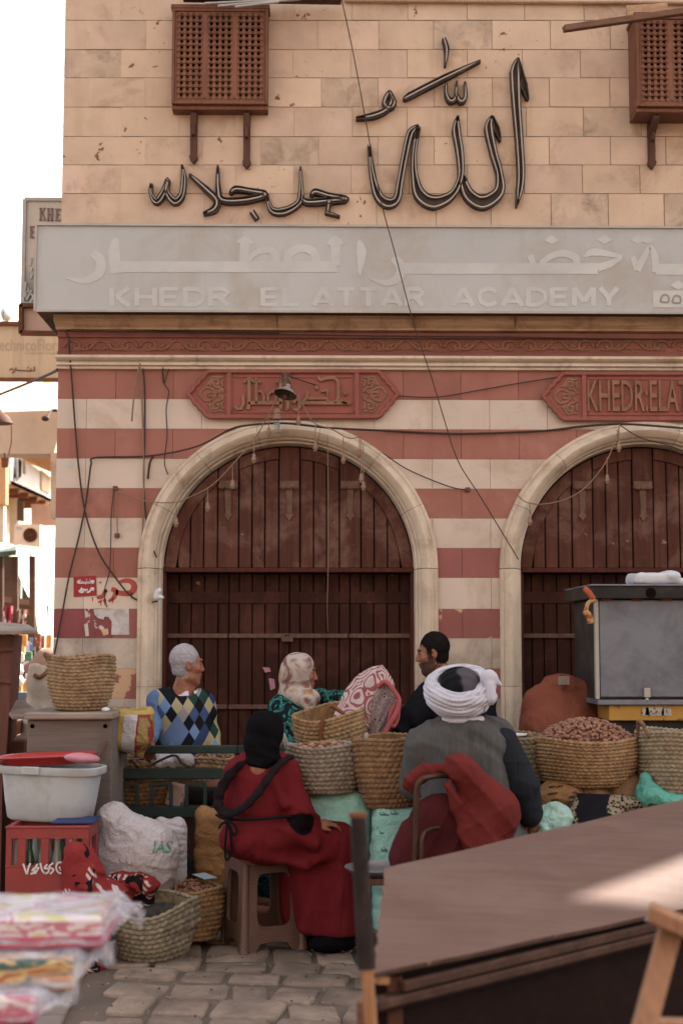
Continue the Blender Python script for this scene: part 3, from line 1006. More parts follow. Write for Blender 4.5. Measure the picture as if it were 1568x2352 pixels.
# cobbles: worn rectangular setts in skewed rows
ca = R(-9.5)
cu = Vector((math.cos(ca), math.sin(ca), 0)); cv = Vector((-math.sin(ca) - 0.13, math.cos(ca), 0)).normalized()
kl = [PZ(240, 2162, 0), PZ(152, 2352, 0)]           # joint between slabs and setts
def left_of_kerb(p):
    a, b = kl
    return (b.x - a.x) * (p.y - a.y) - (b.y - a.y) * (p.x - a.x) < 0
CU, CV = cu, cv
def worn_stone(cx, cy, hw, hh, hz, th=0.05, rough_=0.010, mat=None, name='paving_stone'):
    c = Vector((cx, cy, 0))
    ja = random.uniform(-0.09, 0.09)
    cu = Vector((CU.x - CU.y * ja, CU.y + CU.x * ja, 0)); cv = Vector((CV.x - CV.y * ja * 1.6, CV.y + CV.x * ja * 1.6, 0))
    n = 14
    ring = []
    for k in range(n):
        w = 2 * PI * (k + 0.5) / n
        ex = random.uniform(0.2, 0.34)
        x = math.copysign(abs(math.cos(w)) ** ex, math.cos(w)) * hw * random.uniform(0.90, 1.0)
        y = math.copysign(abs(math.sin(w)) ** ex, math.sin(w)) * hh * random.uniform(0.86, 1.0)
        ring.append(c + cu * x + cv * y)
    mb = MB()
    tx, ty = random.uniform(-0.04, 0.04), random.uniform(-0.05, 0.05)
    zz = lambda p: hz + tx * (p - c).dot(cu) + ty * (p - c).dot(cv)
    n = 20
    ring = [(lambda x, y: c + cu * x + cv * y)(math.copysign(abs(math.cos(w)) ** ex0, math.cos(w)) * hw * random.uniform(0.93, 1), math.copysign(abs(math.sin(w)) ** ex0, math.sin(w)) * hh * random.uniform(0.90, 1)) for ex0 in [random.uniform(0.18, 0.3)] for w in [2 * PI * (k + .5) / n for k in range(n)]]
    inner = [c + (p - c) * 0.92 for p in ring]; mid = [c + (p - c) * 0.5 for p in ring]
    low = [(p.x, p.y, -th) for p in ring]
    r1 = [(p.x, p.y, zz(p) - 0.008) for p in ring]
    r2 = [(p.x, p.y, zz(p) + random.uniform(-0.002, 0.002)) for p in inner]
    r3 = [(p.x, p.y, zz(p) + random.uniform(-0.003, 0.004)) for p in mid]
    mb.grid([low, r1, r2, r3], closed_u=True)
    mb.add(r3 + [(c.x, c.y, hz + 0.002)], [(i, (i + 1) % n, n) for i in range(n)])
    return mb.build(name, mat or m_cobble, pav, smooth=True, auto=60)
ncob = 0
v = 3.6
while v < 8.3:
    hh = random.uniform(0.10, 0.17)
    u = -1.5 + random.uniform(-0.2, 0.2)
    while u < 1.0:
        hw = random.uniform(0.09, 0.165)
        p = cu * (u + hw) + cv * v
        if p.x < 0.62 and p.y < 8.2 and not left_of_kerb(Vector((p.x - hw * 0.8, p.y, 0))) and p.x > -1.5:
            worn_stone(p.x, p.y, hw - random.uniform(0.004, 0.011), hh - random.uniform(0.004, 0.013), random.uniform(-0.008, 0.007)); ncob += 1
        u += 2 * hw
    v += 2 * hh
# smooth slabs at the kerb side
ka = (kl[0] - kl[1]).normalized(); kn = Vector((-ka.y, ka.x, 0))
cs_u, cs_v = cu, cv
cu, cv = kn, ka
t = -1.2
while t < 4.0:
    L = random.uniform(0.30, 0.36)
    for k in range(3):
        c = kl[1] + ka * (t + L / 2) + kn * (0.012 + 0.29 + k * 0.575)
        if c.y < 8.6 and c.y > 2.4:
            a = c; mb = MB()
            hw, hl = 0.283, L / 2 - 0.006
            z = random.uniform(-0.004, 0.004)
            mb.obox(c + Vector((0, 0, z - 0.03)), kn * hw, ka * hl, Vector((0, 0, 0.034)))
            mb.build('paving_slab', m_slab, pav, bevel=0.006)
    t += L
cu, cv = cs_u, cs_v

# ------------------------------------------------------------------ houses across the square, behind the camera: sunlit, they throw light back
m_opp = M('warm_plaster', '#b5a08a', v=0.06, sc=2, bump=0.1, rough=0.9)
m_oppwin = M('shutter_brown', '#6a4a3a', v=0.1, sc=4, rough=0.7)
for i, (x0, x1, h, lab) in enumerate(((-9.0, -0.6, 8.5, 'sunlit plaster house across the square, with the lower roof'), (-0.4, 10.0, 10.0, 'sunlit plaster house across the square, with the higher roof'))):
    h0 = thing('house', lab, 'house', (x0, -7.0, 0))
    MB().box((x0, -11, 0), (x1, -7, h)).build('wall', m_opp, h0)
    MB().box((x0 - 0.1, -11.1, h + 0.002), (x1 + 0.1, -6.85, h + 0.25)).build('roof', m_trim, h0)
    n = int((x1 - x0) / 2)
    for f in range(3):
        for k in range(n):
            xx = x0 + (k + 0.5) * (x1 - x0) / n
            MB().box((xx - 0.45, -7.0 + 0.001, 1.0 + f * 2.7), (xx + 0.45, -6.95, 2.5 + f * 2.7)).build('window', m_oppwin, h0)

sun_blocker = thing('house', 'added tall plain plaster house, out of view, bounding the sun patch on the cart lid', 'house', (11.9, 12.0, 0))  # unseen house, added to cut off the far side of the sun patch
MB().box((11.9, 12.0, 0), (20, 17, 21)).build('wall', m_opp, sun_blocker)
MB().box((11.88, 11.98, 21.002), (20.1, 17.1, 21.2)).build('roof', m_trim, sun_blocker)
# ------------------------------------------------------------------ the long shop sign
YS = 9.08
sg = thing('shop_sign', 'long faded pale grey shop sign with white lettering over both arches', 'sign', P(84, 715, YS))
pa, pb = P(84, 516, YS), P(84, 714, YS)
ztop, zbot = pa.z, pb.z
xs0 = P(84, 610, YS).x
mb = MB()
mb.box((xs0, YS, zbot), (XR - 0.1, W - 0.004, ztop))
mb.box((xs0, W + 0.001, zbot), (XL - 0.004, W + 2.2, ztop))
mb.build('sign_box', [m_signface], sg)
MB().add([(xs0 + 0.005, YS + 0.004, zbot - 0.003), (XR - 0.1, YS + 0.004, zbot - 0.003), (XR - 0.1, W - 0.01, zbot - 0.003), (xs0 + 0.005, W - 0.01, zbot - 0.003)], [(0, 1, 2, 3)]).build('soffit', m_signunder, sg)
MB().add([(xs0 + 0.005, W, zbot - 0.003), (XL - 0.01, W, zbot - 0.003), (XL - 0.01, W + 2.2, zbot - 0.003), (xs0 + 0.005, W + 2.2, zbot - 0.003)], [(0, 1, 2, 3)]).build('soffit', m_signunder, sg)
mb = MB()
for z in (ztop, zbot): mb.bar((xs0 - 0.004, YS - 0.006, z), (XR - 0.1, YS - 0.006, z), 0.016, 0.014)
mb.bar((xs0 - 0.004, YS - 0.005, zbot), (xs0 - 0.004, YS - 0.005, ztop), 0.014, 0.014)
mb.build('edge_strip', m_signmetal, sg)
def swz(px, py): return wz(px, py, YS)
mb = MB()
def sr(pts, ws, n=6): ribbon_solid(mb, pts, ws, YS - 0.0025 - 0.0001 * len(mb.v) / 400, YS + 0.001, swz, n)
sr([(214, 580), (232, 600), (226, 630), (192, 645), (152, 638)], [9, 11, 11, 7, 1])
sr([(268, 548), (262, 575), (268, 628)], [5, 13, 13], 3)
sr([(256, 613), (774, 613)], 12.5, 1)
sr([(556, 545), (562, 560), (560, 602)], [4, 11, 10], 3)
sr([(545, 556), (562, 550), (582, 560)], [3, 7, 3], 2)
sr([(566, 602), (590, 580), (618, 574), (634, 586), (632, 604)], [6, 7, 8, 9, 8])
sr([(662, 606), (664, 584), (690, 570), (718, 578), (728, 604)], [8, 10, 9, 10, 10])
sr([(762, 545), (770, 560), (770, 610)], [3, 12, 10], 3)
sr([(752, 562), (770, 548), (788, 562)], [3, 7, 3], 2)
sr([(824, 552), (830, 580), (826, 632)], [4, 12, 2], 4)
sr([(902, 592), (920, 612), (914, 638), (884, 650), (850, 640)], [9, 11, 10, 7, 1])
sr([(925, 617), (1372, 617)], 12.5, 1)
sr([(1216, 586), (1224, 606)], 7, 2)
sr([(1241, 606), (1262, 590), (1292, 582), (1320, 592), (1322, 610)], [6, 7, 8, 9, 8])
sr([(1342, 590), (1365, 579), (1428, 590)], [3, 9, 3]); sr([(1426, 592), (1400, 606), (1372, 615)], [4, 8, 9])
sr([(1452, 590), (1462, 620)], [6, 8], 2)
sr([(1462, 622), (1478, 590), (1492, 568), (1502, 590), (1504, 626)], [8, 7, 5, 8, 8])
sr([(1505, 619), (1640, 619)], 12.5, 1)
for (x, y) in ((1266, 551), (1387, 550), (1464, 550), (1485, 550), (1556, 655)):
    sr([(x - 17, y + 1), (x, y), (x + 17, y + 1)], [0.5, 11, 0.5], 1)
mb.build('arabic_lettering', m_signtext, sg)
def block_word(s, xa, xb, yt, yb, Y, mat, parent):
    """heavy wide capitals, drawn as strokes"""
    G = {'K': [[(0, 0), (0, 1)], [(.95, 1), (.25, .5)], [(.3, .5), (1, 0)]], 'H': [[(0, 0), (0, 1)], [(1, 0), (1, 1)], [(0, .5), (1, .5)]],
         'E': [[(0, 0), (0, 1)], [(0, .07), (1, .07)], [(0, .5), (.9, .5)], [(0, .93), (1, .93)]], 'L': [[(0, 0), (0, 1)], [(0, .07), (1, .07)]],
         'D': [[(0, 0), (0, 1)], [(0, .93), (.6, .93), (1, .7), (1, .3), (.6, .07), (0, .07)]], 'R': [[(0, 0), (0, 1)], [(0, .93), (.75, .93), (1, .72), (.75, .5), (0, .5)], [(.5, .5), (1.02, 0)]],
         'A': [[(-.02, 0), (.5, 1)], [(1.02, 0), (.5, 1)], [(.2, .26), (.8, .26)]], 'T': [[(.5, 0), (.5, 1)], [(-.02, .93), (1.02, .93)]],
         'C': [[(1, .76), (.8, .9), (.5, .95), (.12, .8), (0, .5), (.12, .2), (.5, .05), (.8, .1), (1, .24)]], 'M': [[(0, 0), (0, 1)], [(1.1, 0), (1.1, 1)], [(0, 1), (.55, .25)], [(1.1, 1), (.55, .25)]],
         'Y': [[(.5, 0), (.5, .5)], [(-.02, 1), (.5, .45)], [(1.02, 1), (.5, .45)]]}
    wl = {'M': 1.15, 'A': 1.1, 'L': .85, 'E': .9}
    tot = sum(wl.get(c, 1) for c in s) + 0.42 * (len(s) - 1) + 0.3
    un = (xb - xa) / tot; x = xa + 0.15 * un
    k = 0
    mb = MB()
    for c in s:
        w = wl.get(c, 1) * un
        for st in G[c]:
            k += 1
            hz = len(st) == 2 and abs(st[0][1] - st[1][1]) < 0.01
            pts = [(x + a * w / (1.1 if c == 'M' else 1), yb + (yt - yb) * b) for a, b in st]
            ribbon_solid(mb, pts, (4.2 if hz else 5.6) if len(st) == 2 else 5.0, Y - 0.0022 - 0.00012 * (k % 5), Y + 0.001, lambda px, py: wz(px, py, Y), 1)
        x += w + 0.42 * un
    return mb.build('lettering', mat, parent)
for s, xa, xb in (('KHEDR', 251, 530), ('EL', 598, 692), ('ATTAR', 716, 976), ('ACADEMY', 1036, 1422)):
    block_word(s, xa, xb, 661, 703, YS, m_signtext, sg)
mb = MB()
(x0, zb_), (x1, zt_) = swz(1499, 706), swz(1640, 668)
mb.box((x0, YS - 0.002, zb_), (x1, YS + 0.001, zt_))
mb.build('pale_patch', m_signtext, sg)
mb = MB()
for (x, y) in ((1525, 686), (1552, 688)):
    sr([(x - 10, y + 6), (x - 4, y - 8), (x + 8, y - 6), (x + 8, y + 8), (x - 10, y + 7)], 2.2, 3)
for i in range(len(mb.v)): mb.v[i] = (mb.v[i][0], mb.v[i][1] - 0.002, mb.v[i][2])
mb.build('small_symbols', M('faded_symbol', '#8f8478'), sg)

# ------------------------------------------------------------------ wall script in trough letters with tubes
m_trough = M('trough_metal', '#4a3a30', v=0.2, sc=10, rough=0.7, bump=0.1, dirt=('#6b5040', 0.3, 6.0))
m_tube = M('glass_tube', '#a89a8c', v=0.06, sc=10, rough=0.35, bump=0, spec=0.5)
def trough(par, name, pts, ws, n=8, dep=0.055, tubes=True):
    """a channel letter: solid back, raised rim both sides, pale tube inside each rim"""
    mb = MB()
    ribbon_solid(mb, pts, ws, W - 0.022, W + 0.002, wz, n)
    Lf, Rt = ribbon2(pts, ws, n)
    tb = MB()
    for side in (Lf, Rt):
        a = [wz(p.x, p.y) for p in side]
        rows = []
        for dy, off in ((-dep, 0.004), (-0.001, 0.004), (-0.001, -0.004), (-dep, -0.004)):
            rows.append([(x, W + dy, z) for x, z in a])
        # rim: thin wall along the side
        c2 = [Vector((x, W - dep / 2, z)) for x, z in a]
        for i in range(len(c2) - 1):
            d = c2[i + 1] - c2[i]
            if d.length < 1e-5: continue
            d.normalize(); nn = d.cross(Vector((0, 1, 0)))
            mb.obox((c2[i] + c2[i + 1]) / 2, d * ((c2[i + 1] - c2[i]).length / 2 + 0.0015), Vector((0, dep / 2, 0)), nn * 0.0035)
    o = mb.build(name, m_trough, par)
    if tubes:
        wm = max(ws) if isinstance(ws, (list, tuple)) else ws
        for s in ((-1, 1) if wm > 7 else (0,)):
            w2 = [w * 0.72 * s for w in (ws if isinstance(ws, (list, tuple)) else [ws] * 2)]
            Lf, _ = ribbon2(pts, w2, n)
            k = len(Lf)
            i0, i1 = int(k * 0.06), max(int(k * 0.95), 3)
            path = [Vector((wz(p.x, p.y)[0], W - dep * 0.85, wz(p.x, p.y)[1])) for p in Lf[i0:i1]]
            tb.tube(path, 0.0068, 6)
        tb.build('tube', m_tube, o, smooth=True)
    return o
def c2(a): return [(764.2 + x * 0.5127, y * 0.5127) for x, y in a]
def c1(a): return [(x * 0.5127, y * 0.5127) for x, y in a]
wsn = thing('wall_lettering', 'large Arabic script of dark trough letters with neon tubes on the limestone', 'lettering', P(1000, 480, W))
trough(wsn, 'letter', c2([(826, 272), (812, 330), (818, 480), (830, 640), (838, 780), (832, 860), (818, 934)]), [1, 11, 9, 8, 8, 7, 1], 4)
trough(wsn, 'letter', c2([(826, 276), (850, 390), (868, 455)]), [1, 7, 2], 3, tubes=False)
trough(wsn, 'letter', c2([(710, 530), (694, 580), (715, 690), (742, 790), (738, 870), (668, 915), (605, 880), (574, 800)]), [1, 9, 8, 7, 12, 16, 13, 6])
trough(wsn, 'letter', c2([(712, 532), (730, 590), (746, 640)]), [1, 6, 1], 3, tubes=False)
trough(wsn, 'letter', c2([(557, 530), (550, 590), (566, 700), (568, 800), (530, 880), (450, 915), (388, 880), (365, 800), (362, 700), (380, 580)]), [1, 9, 8, 6, 8, 15, 13, 7, 5, 5])
trough(wsn, 'letter', c2([(382, 574), (345, 605), (322, 700), (300, 820), (284, 900), (243, 918), (200, 880), (173, 780), (162, 660)]), [2, 7, 7, 7, 8, 11, 9, 5, 3])
trough(wsn, 'letter', c2([(505, 385), (505, 430), (522, 462), (545, 448), (551, 375)]), [2, 3, 5, 4, 1], 5)
trough(wsn, 'letter', c2([(548, 430), (568, 464), (590, 446), (588, 378)]), [3, 5, 4, 1], 5)
trough(wsn, 'letter', c2([(656, 284), (500, 358), (340, 440), (316, 456)]), [1, 6, 6, 1], 2)
trough(wsn, 'letter', c2([(494, 184), (507, 235), (500, 306)]), [3, 5, 1], 4)
trough(wsn, 'letter', c2([(250, 420), (274, 470), (252, 494), (228, 470), (250, 425), (262, 455), (240, 500), (180, 528), (104, 540)]), [2, 4, 4, 4, 3, 4, 5, 6, 2], 5)
wsm = thing('wall_lettering', 'smaller Arabic script line of trough letters under the lattice window', 'lettering', P(560, 480, W))
trough(wsm, 'letter', c1([(682, 832), (681, 880), (706, 910), (736, 870), (756, 815), (752, 868), (786, 910), (818, 880), (826, 800), (818, 748)]), [2, 4, 7, 6, 4, 5, 8, 6, 5, 1], 6)
trough(wsm, 'letter', c1([(852, 790), (925, 856), (972, 905), (962, 945), (914, 966)]), [1, 6, 7, 7, 2], 5)
trough(wsm, 'letter', c1([(978, 750), (980, 860), (1000, 905), (1100, 905), (1192, 880), (1110, 862), (1056, 856), (1032, 876)]), [1, 6, 6, 7, 6, 5, 6, 2], 5)
trough(wsm, 'letter', c1([(1346, 758), (1348, 880), (1330, 925), (1270, 955), (1218, 948), (1196, 888)]), [1, 6, 6, 8, 6, 2], 5)
trough(wsm, 'letter', c1([(1350, 890), (1376, 914), (1470, 908), (1552, 900), (1470, 884), (1412, 868), (1392, 886)]), [3, 6, 7, 5, 5, 6, 2], 5)
for a, b in (((1130, 955), (1152, 988)), ((1474, 905), (1466, 965))):
    trough(wsm, 'dot', c1([a, b]), [5, 5], 2)
trough(wsm, 'dot', c1([(1460, 960), (1520, 978)]), [3, 1], 2)

# ------------------------------------------------------------------ timber on and beside the windows
def plank_thing(label, a, b, w, h, mat, name='board', cat='board', up=(0, 0, 1)):
    mb = MB().bar(a, b, w, h, up)
    o = mb.build(name, mat, bevel=0.004)
    return tag(o, label, cat)
m_greywood = M('weathered_wood', '#8f7f72', v=0.14, sc=5, bump=0.3, bsc=40, grain='x', rough=0.85, dirt=('#6c5a4e', 0.4, 5.0), rand=0.05)
m_greywoodz = M('weathered_wood_upright', '#8f7f72', v=0.14, sc=5, bump=0.3, bsc=40, grain='z', rough=0.85, dirt=('#6c5a4e', 0.4, 5.0), rand=0.05)
m_brownwood = M('brown_wood', '#74503c', v=0.15, sc=5, bump=0.25, bsc=40, grain='x', rough=0.8)
plank_thing('long brown plank slanting off the top of the second lattice window', P(1294, 66, 8.75), P(1600, 22, 8.95), 0.05, 0.04, m_brownwood)
plank_thing('pale upright board leaning on the wall over the second lattice window', P(1438, 28, 9.15), P(1532, 22, 9.15), 0.03, 0.085, M('pale_board', '#b98f68', grain='x', dirt=('#7a5538', 0.3, 5.0)))
plank_thing('dark roof board over the whole lattice window', P(418, -16, 9.12), P(784, -10, 9.12), 0.22, 0.03, m_darkwood)
for i, (a, b) in enumerate((((470, 8), (640, 0)), ((500, 14), (690, -2)), ((540, 16), (640, 4)))):
    plank_thing(('thin pale lath lying flat', 'thin pale lath crossing the others', 'short pale lath underneath')[i] + ' on top of the whole lattice window', P(*a, 8.93 - i * 0.05), P(*b, 8.93 - i * 0.05), 0.02, 0.014, m_signmetal, 'lath', 'lath')

# ------------------------------------------------------------------ cables, lamp, bulbs
def cable(label, pts, r=0.006, mat=None, Y=None, name='cable', n=8):
    q = [P(p[0], p[1], p[2] if len(p) > 2 else (Y or W - 0.025)) for p in pts]
    path = spline(q, n)
    o = MB().tube(path, r * 0.8, 6).build(name, mat or m_cable, smooth=True)
    return tag(o, label, 'cable')
cable('long thin wire running down across the sign to the second arch', [(780, -20, 8.75), (800, 70, 8.8), (822, 180, 8.8), (870, 440, 8.82), (905, 575, 8.85), (950, 745, 8.9), (990, 865, 8.95), (1020, 965, 9.0), (1052, 1060, 9.03), (1105, 1145, 9.08), (1190, 1285, 9.2)], 0.0042, n=6)
cable('black cable hanging from the frieze past the red notice to a white knob', [(640, 764, 9.24), (420, 760, 9.24), (175, 755, 9.24), (160, 785, 9.24), (166, 880), (174, 990), (182, 1080), (197, 1180), (228, 1270), (268, 1330), (300, 1368), (330, 1383), (362, 1381, 9.22)], 0.007)
cable('black cable from the arch top crossing down to the pier foot', [(520, 990, 9.18), (450, 1026, 9.2), (345, 1047), (222, 1051), (210, 1066), (205, 1100), (196, 1165), (180, 1240), (160, 1320), (145, 1400), (132, 1470), (122, 1520)], 0.007)
cable('thick black cable sagging over both arches', [(520, 990, 9.17), (560, 978, 9.16), (650, 972, 9.16), (760, 983, 9.16), (900, 990), (1000, 995), (1080, 996), (1240, 990), (1330, 980), (1420, 974, 9.16), (1500, 978, 9.16), (1640, 990)], 0.009)
cable('thin cable along the top of the carved frieze', [(165, 760, 9.23), (400, 764, 9.23), (640, 768, 9.23), (900, 772, 9.23), (1150, 774, 9.23), (1400, 778, 9.23), (1650, 780, 9.23)], 0.006)
cable('pale twin conduit beside the hooked hoses, going down to the first arch', [(322, 832), (326, 900), (329, 1000), (331, 1080), (329, 1180), (327, 1250)], 0.007, m_cable_tan)
cable('dark cable beside the pale conduit on the striped pier', [(328, 832), (333, 900), (333, 1000), (330, 1100), (335, 1180), (345, 1240), (360, 1280, 9.22)], 0.006)
cable('short grey hose hanging crooked from the hook', [(322, 834, 9.2), (314, 870, 9.2), (307, 920, 9.22), (303, 968, 9.24)], 0.007, m_cable_tan, name='hose')
cable('thin wire sagging between corner and hook', [(130, 848), (200, 836), (270, 842), (318, 832)], 0.004)
cable('thin wire sagging above, from corner to the short loop', [(160, 820), (240, 828), (320, 826), (380, 818)], 0.004)
cable('thin loose wire wriggling down beside the first arch', [(384, 820), (387, 850), (378, 880), (388, 900), (382, 940), (384, 1000), (378, 1060), (386, 1090)], 0.0045)
cable('short cable loop with knotted end under the moulding', [(378, 820), (374, 850), (376, 880)], 0.007)
cable('thin wire from the lamp bracket to the gap between the panels', [(664, 864, 9.15), (740, 888), (830, 902), (910, 909), (1000, 912), (1090, 898), (1180, 882), (1282, 866)], 0.0045)
cable('thin wire from the arch to the little clip on the pier', [(878, 1040, 9.2), (930, 1075), (990, 1102), (1040, 1120), (1072, 1125)], 0.0045)
cable('dangling black cable end left of the first arch', [(352, 1048), (344, 1065), (340, 1100)], 0.009)
cable('wire hanging on the pier with a small dark plug', [(266, 1128), (269, 1180), (270, 1228)], 0.0045, m_cable_tan)
cable('slack wire from the wall hook down past the graffiti', [(262, 1125), (256, 1180), (255, 1240), (252, 1310), (240, 1360), (246, 1395)], 0.004)
cable('string hanging plumb in front of the first door', [(752, 1000, 9.14), (753, 1100, 9.2), (753, 1310, 9.3), (751, 1400, 9.38), (753, 1450, 9.45)], 0.0035, m_cable_tan, name='string')
for (x, y, lab) in ((266, 1122, 'small rusty hook block on the pier'), (270, 1230, 'small dark plug hanging on the pier wire'), (1073, 1125, 'small black clip on the middle pier')):
    p = P(x, y, W)
    o = MB().box((p.x - 0.016, W - 0.03, p.z - 0.014), (p.x + 0.016, W - 0.002, p.z + 0.014)).build('wire_clip', m_iron, bevel=0.004)
    tag(o, lab, 'clip')
o = body('cloth_knot', sdf([('u', e_(P(361, 1368, 9.2), (0.022, 0.02, 0.035)), .01), ('u', e_(P(366, 1358, 9.19), (0.016, 0.016, 0.02)), .01), ('u', e_(P(370, 1372, 9.19), (0.018, 0.016, 0.014)), .01)], warp=lambda p: lump(p, 90, 0.003)),
         np.array(P(361, 1368, 9.2)) - .08, np.array(P(361, 1368, 9.2)) + .08, 0.005, M('white_cloth', '#c9c4c6', v=0.05))
tag(o, 'small white rag knotted round the cable end at the first arch', 'rag')

# lamp over the first door
pl = P(657, 880, 9.05)
lamp = thing('wall_lamp', 'grey metal cone lamp on a bracket before the carved panel', 'lamp', pl)
m_shade = M('lamp_enamel', '#8f8378', v=0.1, sc=12, rough=0.6, dirt=('#5f4a3c', 0.4, 20.0))
m_in = M('lamp_inside', '#4a3a30', v=0.1, rough=0.7)
tilt = Matrix.Translation(P(656, 903, 9.0)) @ Matrix.Rotation(R(14), 4, 'Y') @ Matrix.Rotation(R(-18), 4, 'X')
MB().lathe([(0.075, -0.012), (0.07, -0.004), (0.05, 0.018), (0.028, 0.034), (0.018, 0.042), (0.017, 0.062)], seg=24, mat=tilt, cap0=False).build('shade', m_shade, lamp, smooth=True)
MB().lathe([(0.072, -0.011), (0.048, 0.014), (0.02, 0.03)], seg=24, mat=tilt, cap0=False).build('reflector', m_in, lamp, smooth=True)
mb = MB(); mb.tube([P(655, 893, 9.0), P(655, 872, 9.02), P(656, 862, 9.08), P(657, 858, 9.26)], 0.011, 8)
mb.box(tuple(P(648, 868, 9.25) - Vector((0, 0.01, 0.03))), tuple(P(666, 856, 9.25) + Vector((0, 0.02, 0))))
mb.build('bracket', m_iron, lamp)
MB().tube([P(655, 908, 9.0), P(656, 918, 9.0)], [0.017, 0.015], 8).build('lamp_holder', m_darkwood, lamp, smooth=True)

# bulb sockets on strings
m_socket = M('bakelite', '#8c6a56', v=0.12, sc=20, rough=0.6)
def bulb_string(label, pts, sockets, Y=9.1):
    t = thing('bulb_string', label, 'string lights', P(*pts[0][:2], Y))
    q = spline([P(p[0], p[1], p[2] if len(p) > 2 else Y) for p in pts], 6)
    MB().tube(q, 0.004, 5).build('wire', m_cable_tan, t, smooth=True)
    for (x, y, drop, yy) in sockets:
        mb = MB()
        top = P(x, y - drop, yy); b = P(x, y, yy)
        mb.tube([top, b + Vector((0, 0, 0.02))], 0.0035, 5)
        mb.lathe([(0.006, 0.028), (0.011, 0.022), (0.0115, 0.004), (0.016, 0.0), (0.016, -0.014), (0.012, -0.018), (0.01, -0.03), (0.0, -0.031)], c=b, seg=10)
        mb.build('bulb_socket', m_socket, t, smooth=True, auto=40)
    return t
bulb_string('wire of empty bulb sockets slung across the first door to the lamp', [(268, 1128, 9.26), (330, 1150, 9.22), (400, 1154, 9.15), (440, 1140), (490, 1112), (545, 1055), (590, 1000), (630, 925), (656, 868, 9.05)],
            [(405, 1200, 44, 9.15), (477, 1164, 44, 9.12), (583, 1052, 50, 9.1), (617, 992, 40, 9.08), (534, 1112, 44, 9.12)])
bulb_string('wire of empty bulb sockets from the lamp to the first arch crown', [(664, 866, 9.05), (690, 920), (720, 970), (760, 985), (800, 1006), (830, 1002)],
            [(685, 966, 60, 9.08), (724, 1026, 50, 9.12), (788, 1054, 50, 9.14), (825, 1042, 40, 9.12), (829, 1098, 90, 9.1), (834, 1116, 100, 9.1)])
bulb_string('wire of empty bulb sockets before the second door', [(1180, 1128, 9.2), (1205, 1152, 9.15), (1245, 1158), (1300, 1146), (1345, 1118), (1390, 1062), (1412, 1010), (1422, 975)],
            [(1216, 1196, 40, 9.15), (1393, 1100, 50, 9.12), (1420, 1027, 44, 9.1)])
cable('thin wire over the second arch leaving to the right side', [(1422, 976, 9.15), (1470, 1005, 9.15), (1530, 1022, 9.2), (1640, 1060, 9.2)], 0.0045)
sp = thing('spring_socket', 'large lamp holder with coiled spring under the cone lamp', 'lamp holder', P(637, 960, 9.06))
MB().lathe([(0.008, 0.05), (0.02, 0.042), (0.024, 0.02), (0.018, 0.01), (0.026, 0.0), (0.026, -0.02), (0.012, -0.026)], c=P(637, 955, 9.06), seg=12).build('socket', m_socket, sp, smooth=True, auto=40)
c0 = P(636, 978, 9.06)
MB().tube([c0 + Vector((0.017 * math.cos(a * 0.8), 0.017 * math.sin(a * 0.8), 0.035 - a * 0.0016)) for a in range(50)], 0.0035, 5).build('spring', m_signmetal, sp, smooth=True)

# ------------------------------------------------------------------ small flat things on the pier
nt = thing('notice', 'small red painted notice with white Arabic writing on the pier', 'notice', P(196, 1370, W))
mb = MB(); mb.add([(*[(lambda q: (q[0], W - 0.006, q[1]))(wz(x, y))][0],) for x, y in ((170, 1325), (221, 1322), (223, 1368), (171, 1371))], [(0, 1, 2, 3)])
mb.prism([wz(170, 1371), wz(223, 1368), wz(221, 1322), wz(170, 1325)], W - 0.008, W - 0.003).build('plate', M('red_paint', '#9a2a2c', v=0.06, rough=0.7), nt)
mb = MB()
def ns(pts, w, n=4): ribbon_solid(mb, [((x) / 2.24 / 1.7417 , (1700 + y / 2.24) / 1.7417) for x, y in pts], w, W - 0.0105, W - 0.0075, wz, n)
for pts in ([(846, 1412), (838, 1398), (822, 1402), (820, 1414), (846, 1414)], [(820, 1414), (700, 1416)], [(800, 1414), (798, 1402)], [(782, 1414), (780, 1402)], [(764, 1414), (762, 1404)], [(740, 1414), (738, 1400)], [(704, 1416), (702, 1404), (720, 1398)],
            [(848, 1468), (830, 1462), (818, 1474), (846, 1478)], [(818, 1478), (800, 1496), (782, 1498)], [(790, 1476), (768, 1478), (750, 1478)], [(766, 1492), (770, 1492)], [(750, 1474), (732, 1470), (730, 1488), (748, 1490), (744, 1500), (720, 1496), (716, 1480)]):
    ns(pts, 1.9)
for (x, y) in ((810, 1386), (780, 1386), (770, 1426), (712, 1390), (725, 1390), (735, 1458)): ns([(x - 3, y), (x + 3, y)], 1.5, 1)
mb.build('lettering', M('white_paint', '#cfc8c6', v=0.05), nt)
mb = MB()
def gs(pts, w, n=6): ribbon_solid(mb, [((x) / 2.24 / 1.7417, (1700 + y / 2.24) / 1.7417) for x, y in pts], w, W - 0.0045, W - 0.001, wz, n)
gs([(900, 1405), (905, 1420)], [3, 2], 2); gs([(950, 1480), (925, 1530), (890, 1545), (872, 1535)], [4, 5, 5, 3]); gs([(945, 1470), (955, 1500)], [3, 4], 2)
gs([(1000, 1470), (1040, 1490), (1020, 1550), (975, 1580)], [5, 6, 5, 3]); gs([(1040, 1500), (1110, 1510), (1180, 1500), (1205, 1450), (1180, 1405), (1120, 1395), (1075, 1408)], [6, 6, 7, 7, 6, 5, 3])
gs([(895, 1575), (903, 1590)], [5, 4], 2); gs([(935, 1560), (945, 1585)], [4, 3], 2)
for x, y, l in ((905, 1590, 30), (940, 1580, 40), (1010, 1550, 50), (1180, 1500, 60), (830, 1545, 40)): gs([(x, y), (x + 3, y + l)], [1.5, 0.6], 1)
o = mb.build('graffiti', M('red_spray', '#a8473c', v=0.08)); tag(o, 'red sprayed Arabic scrawl beside the red notice', 'graffiti')
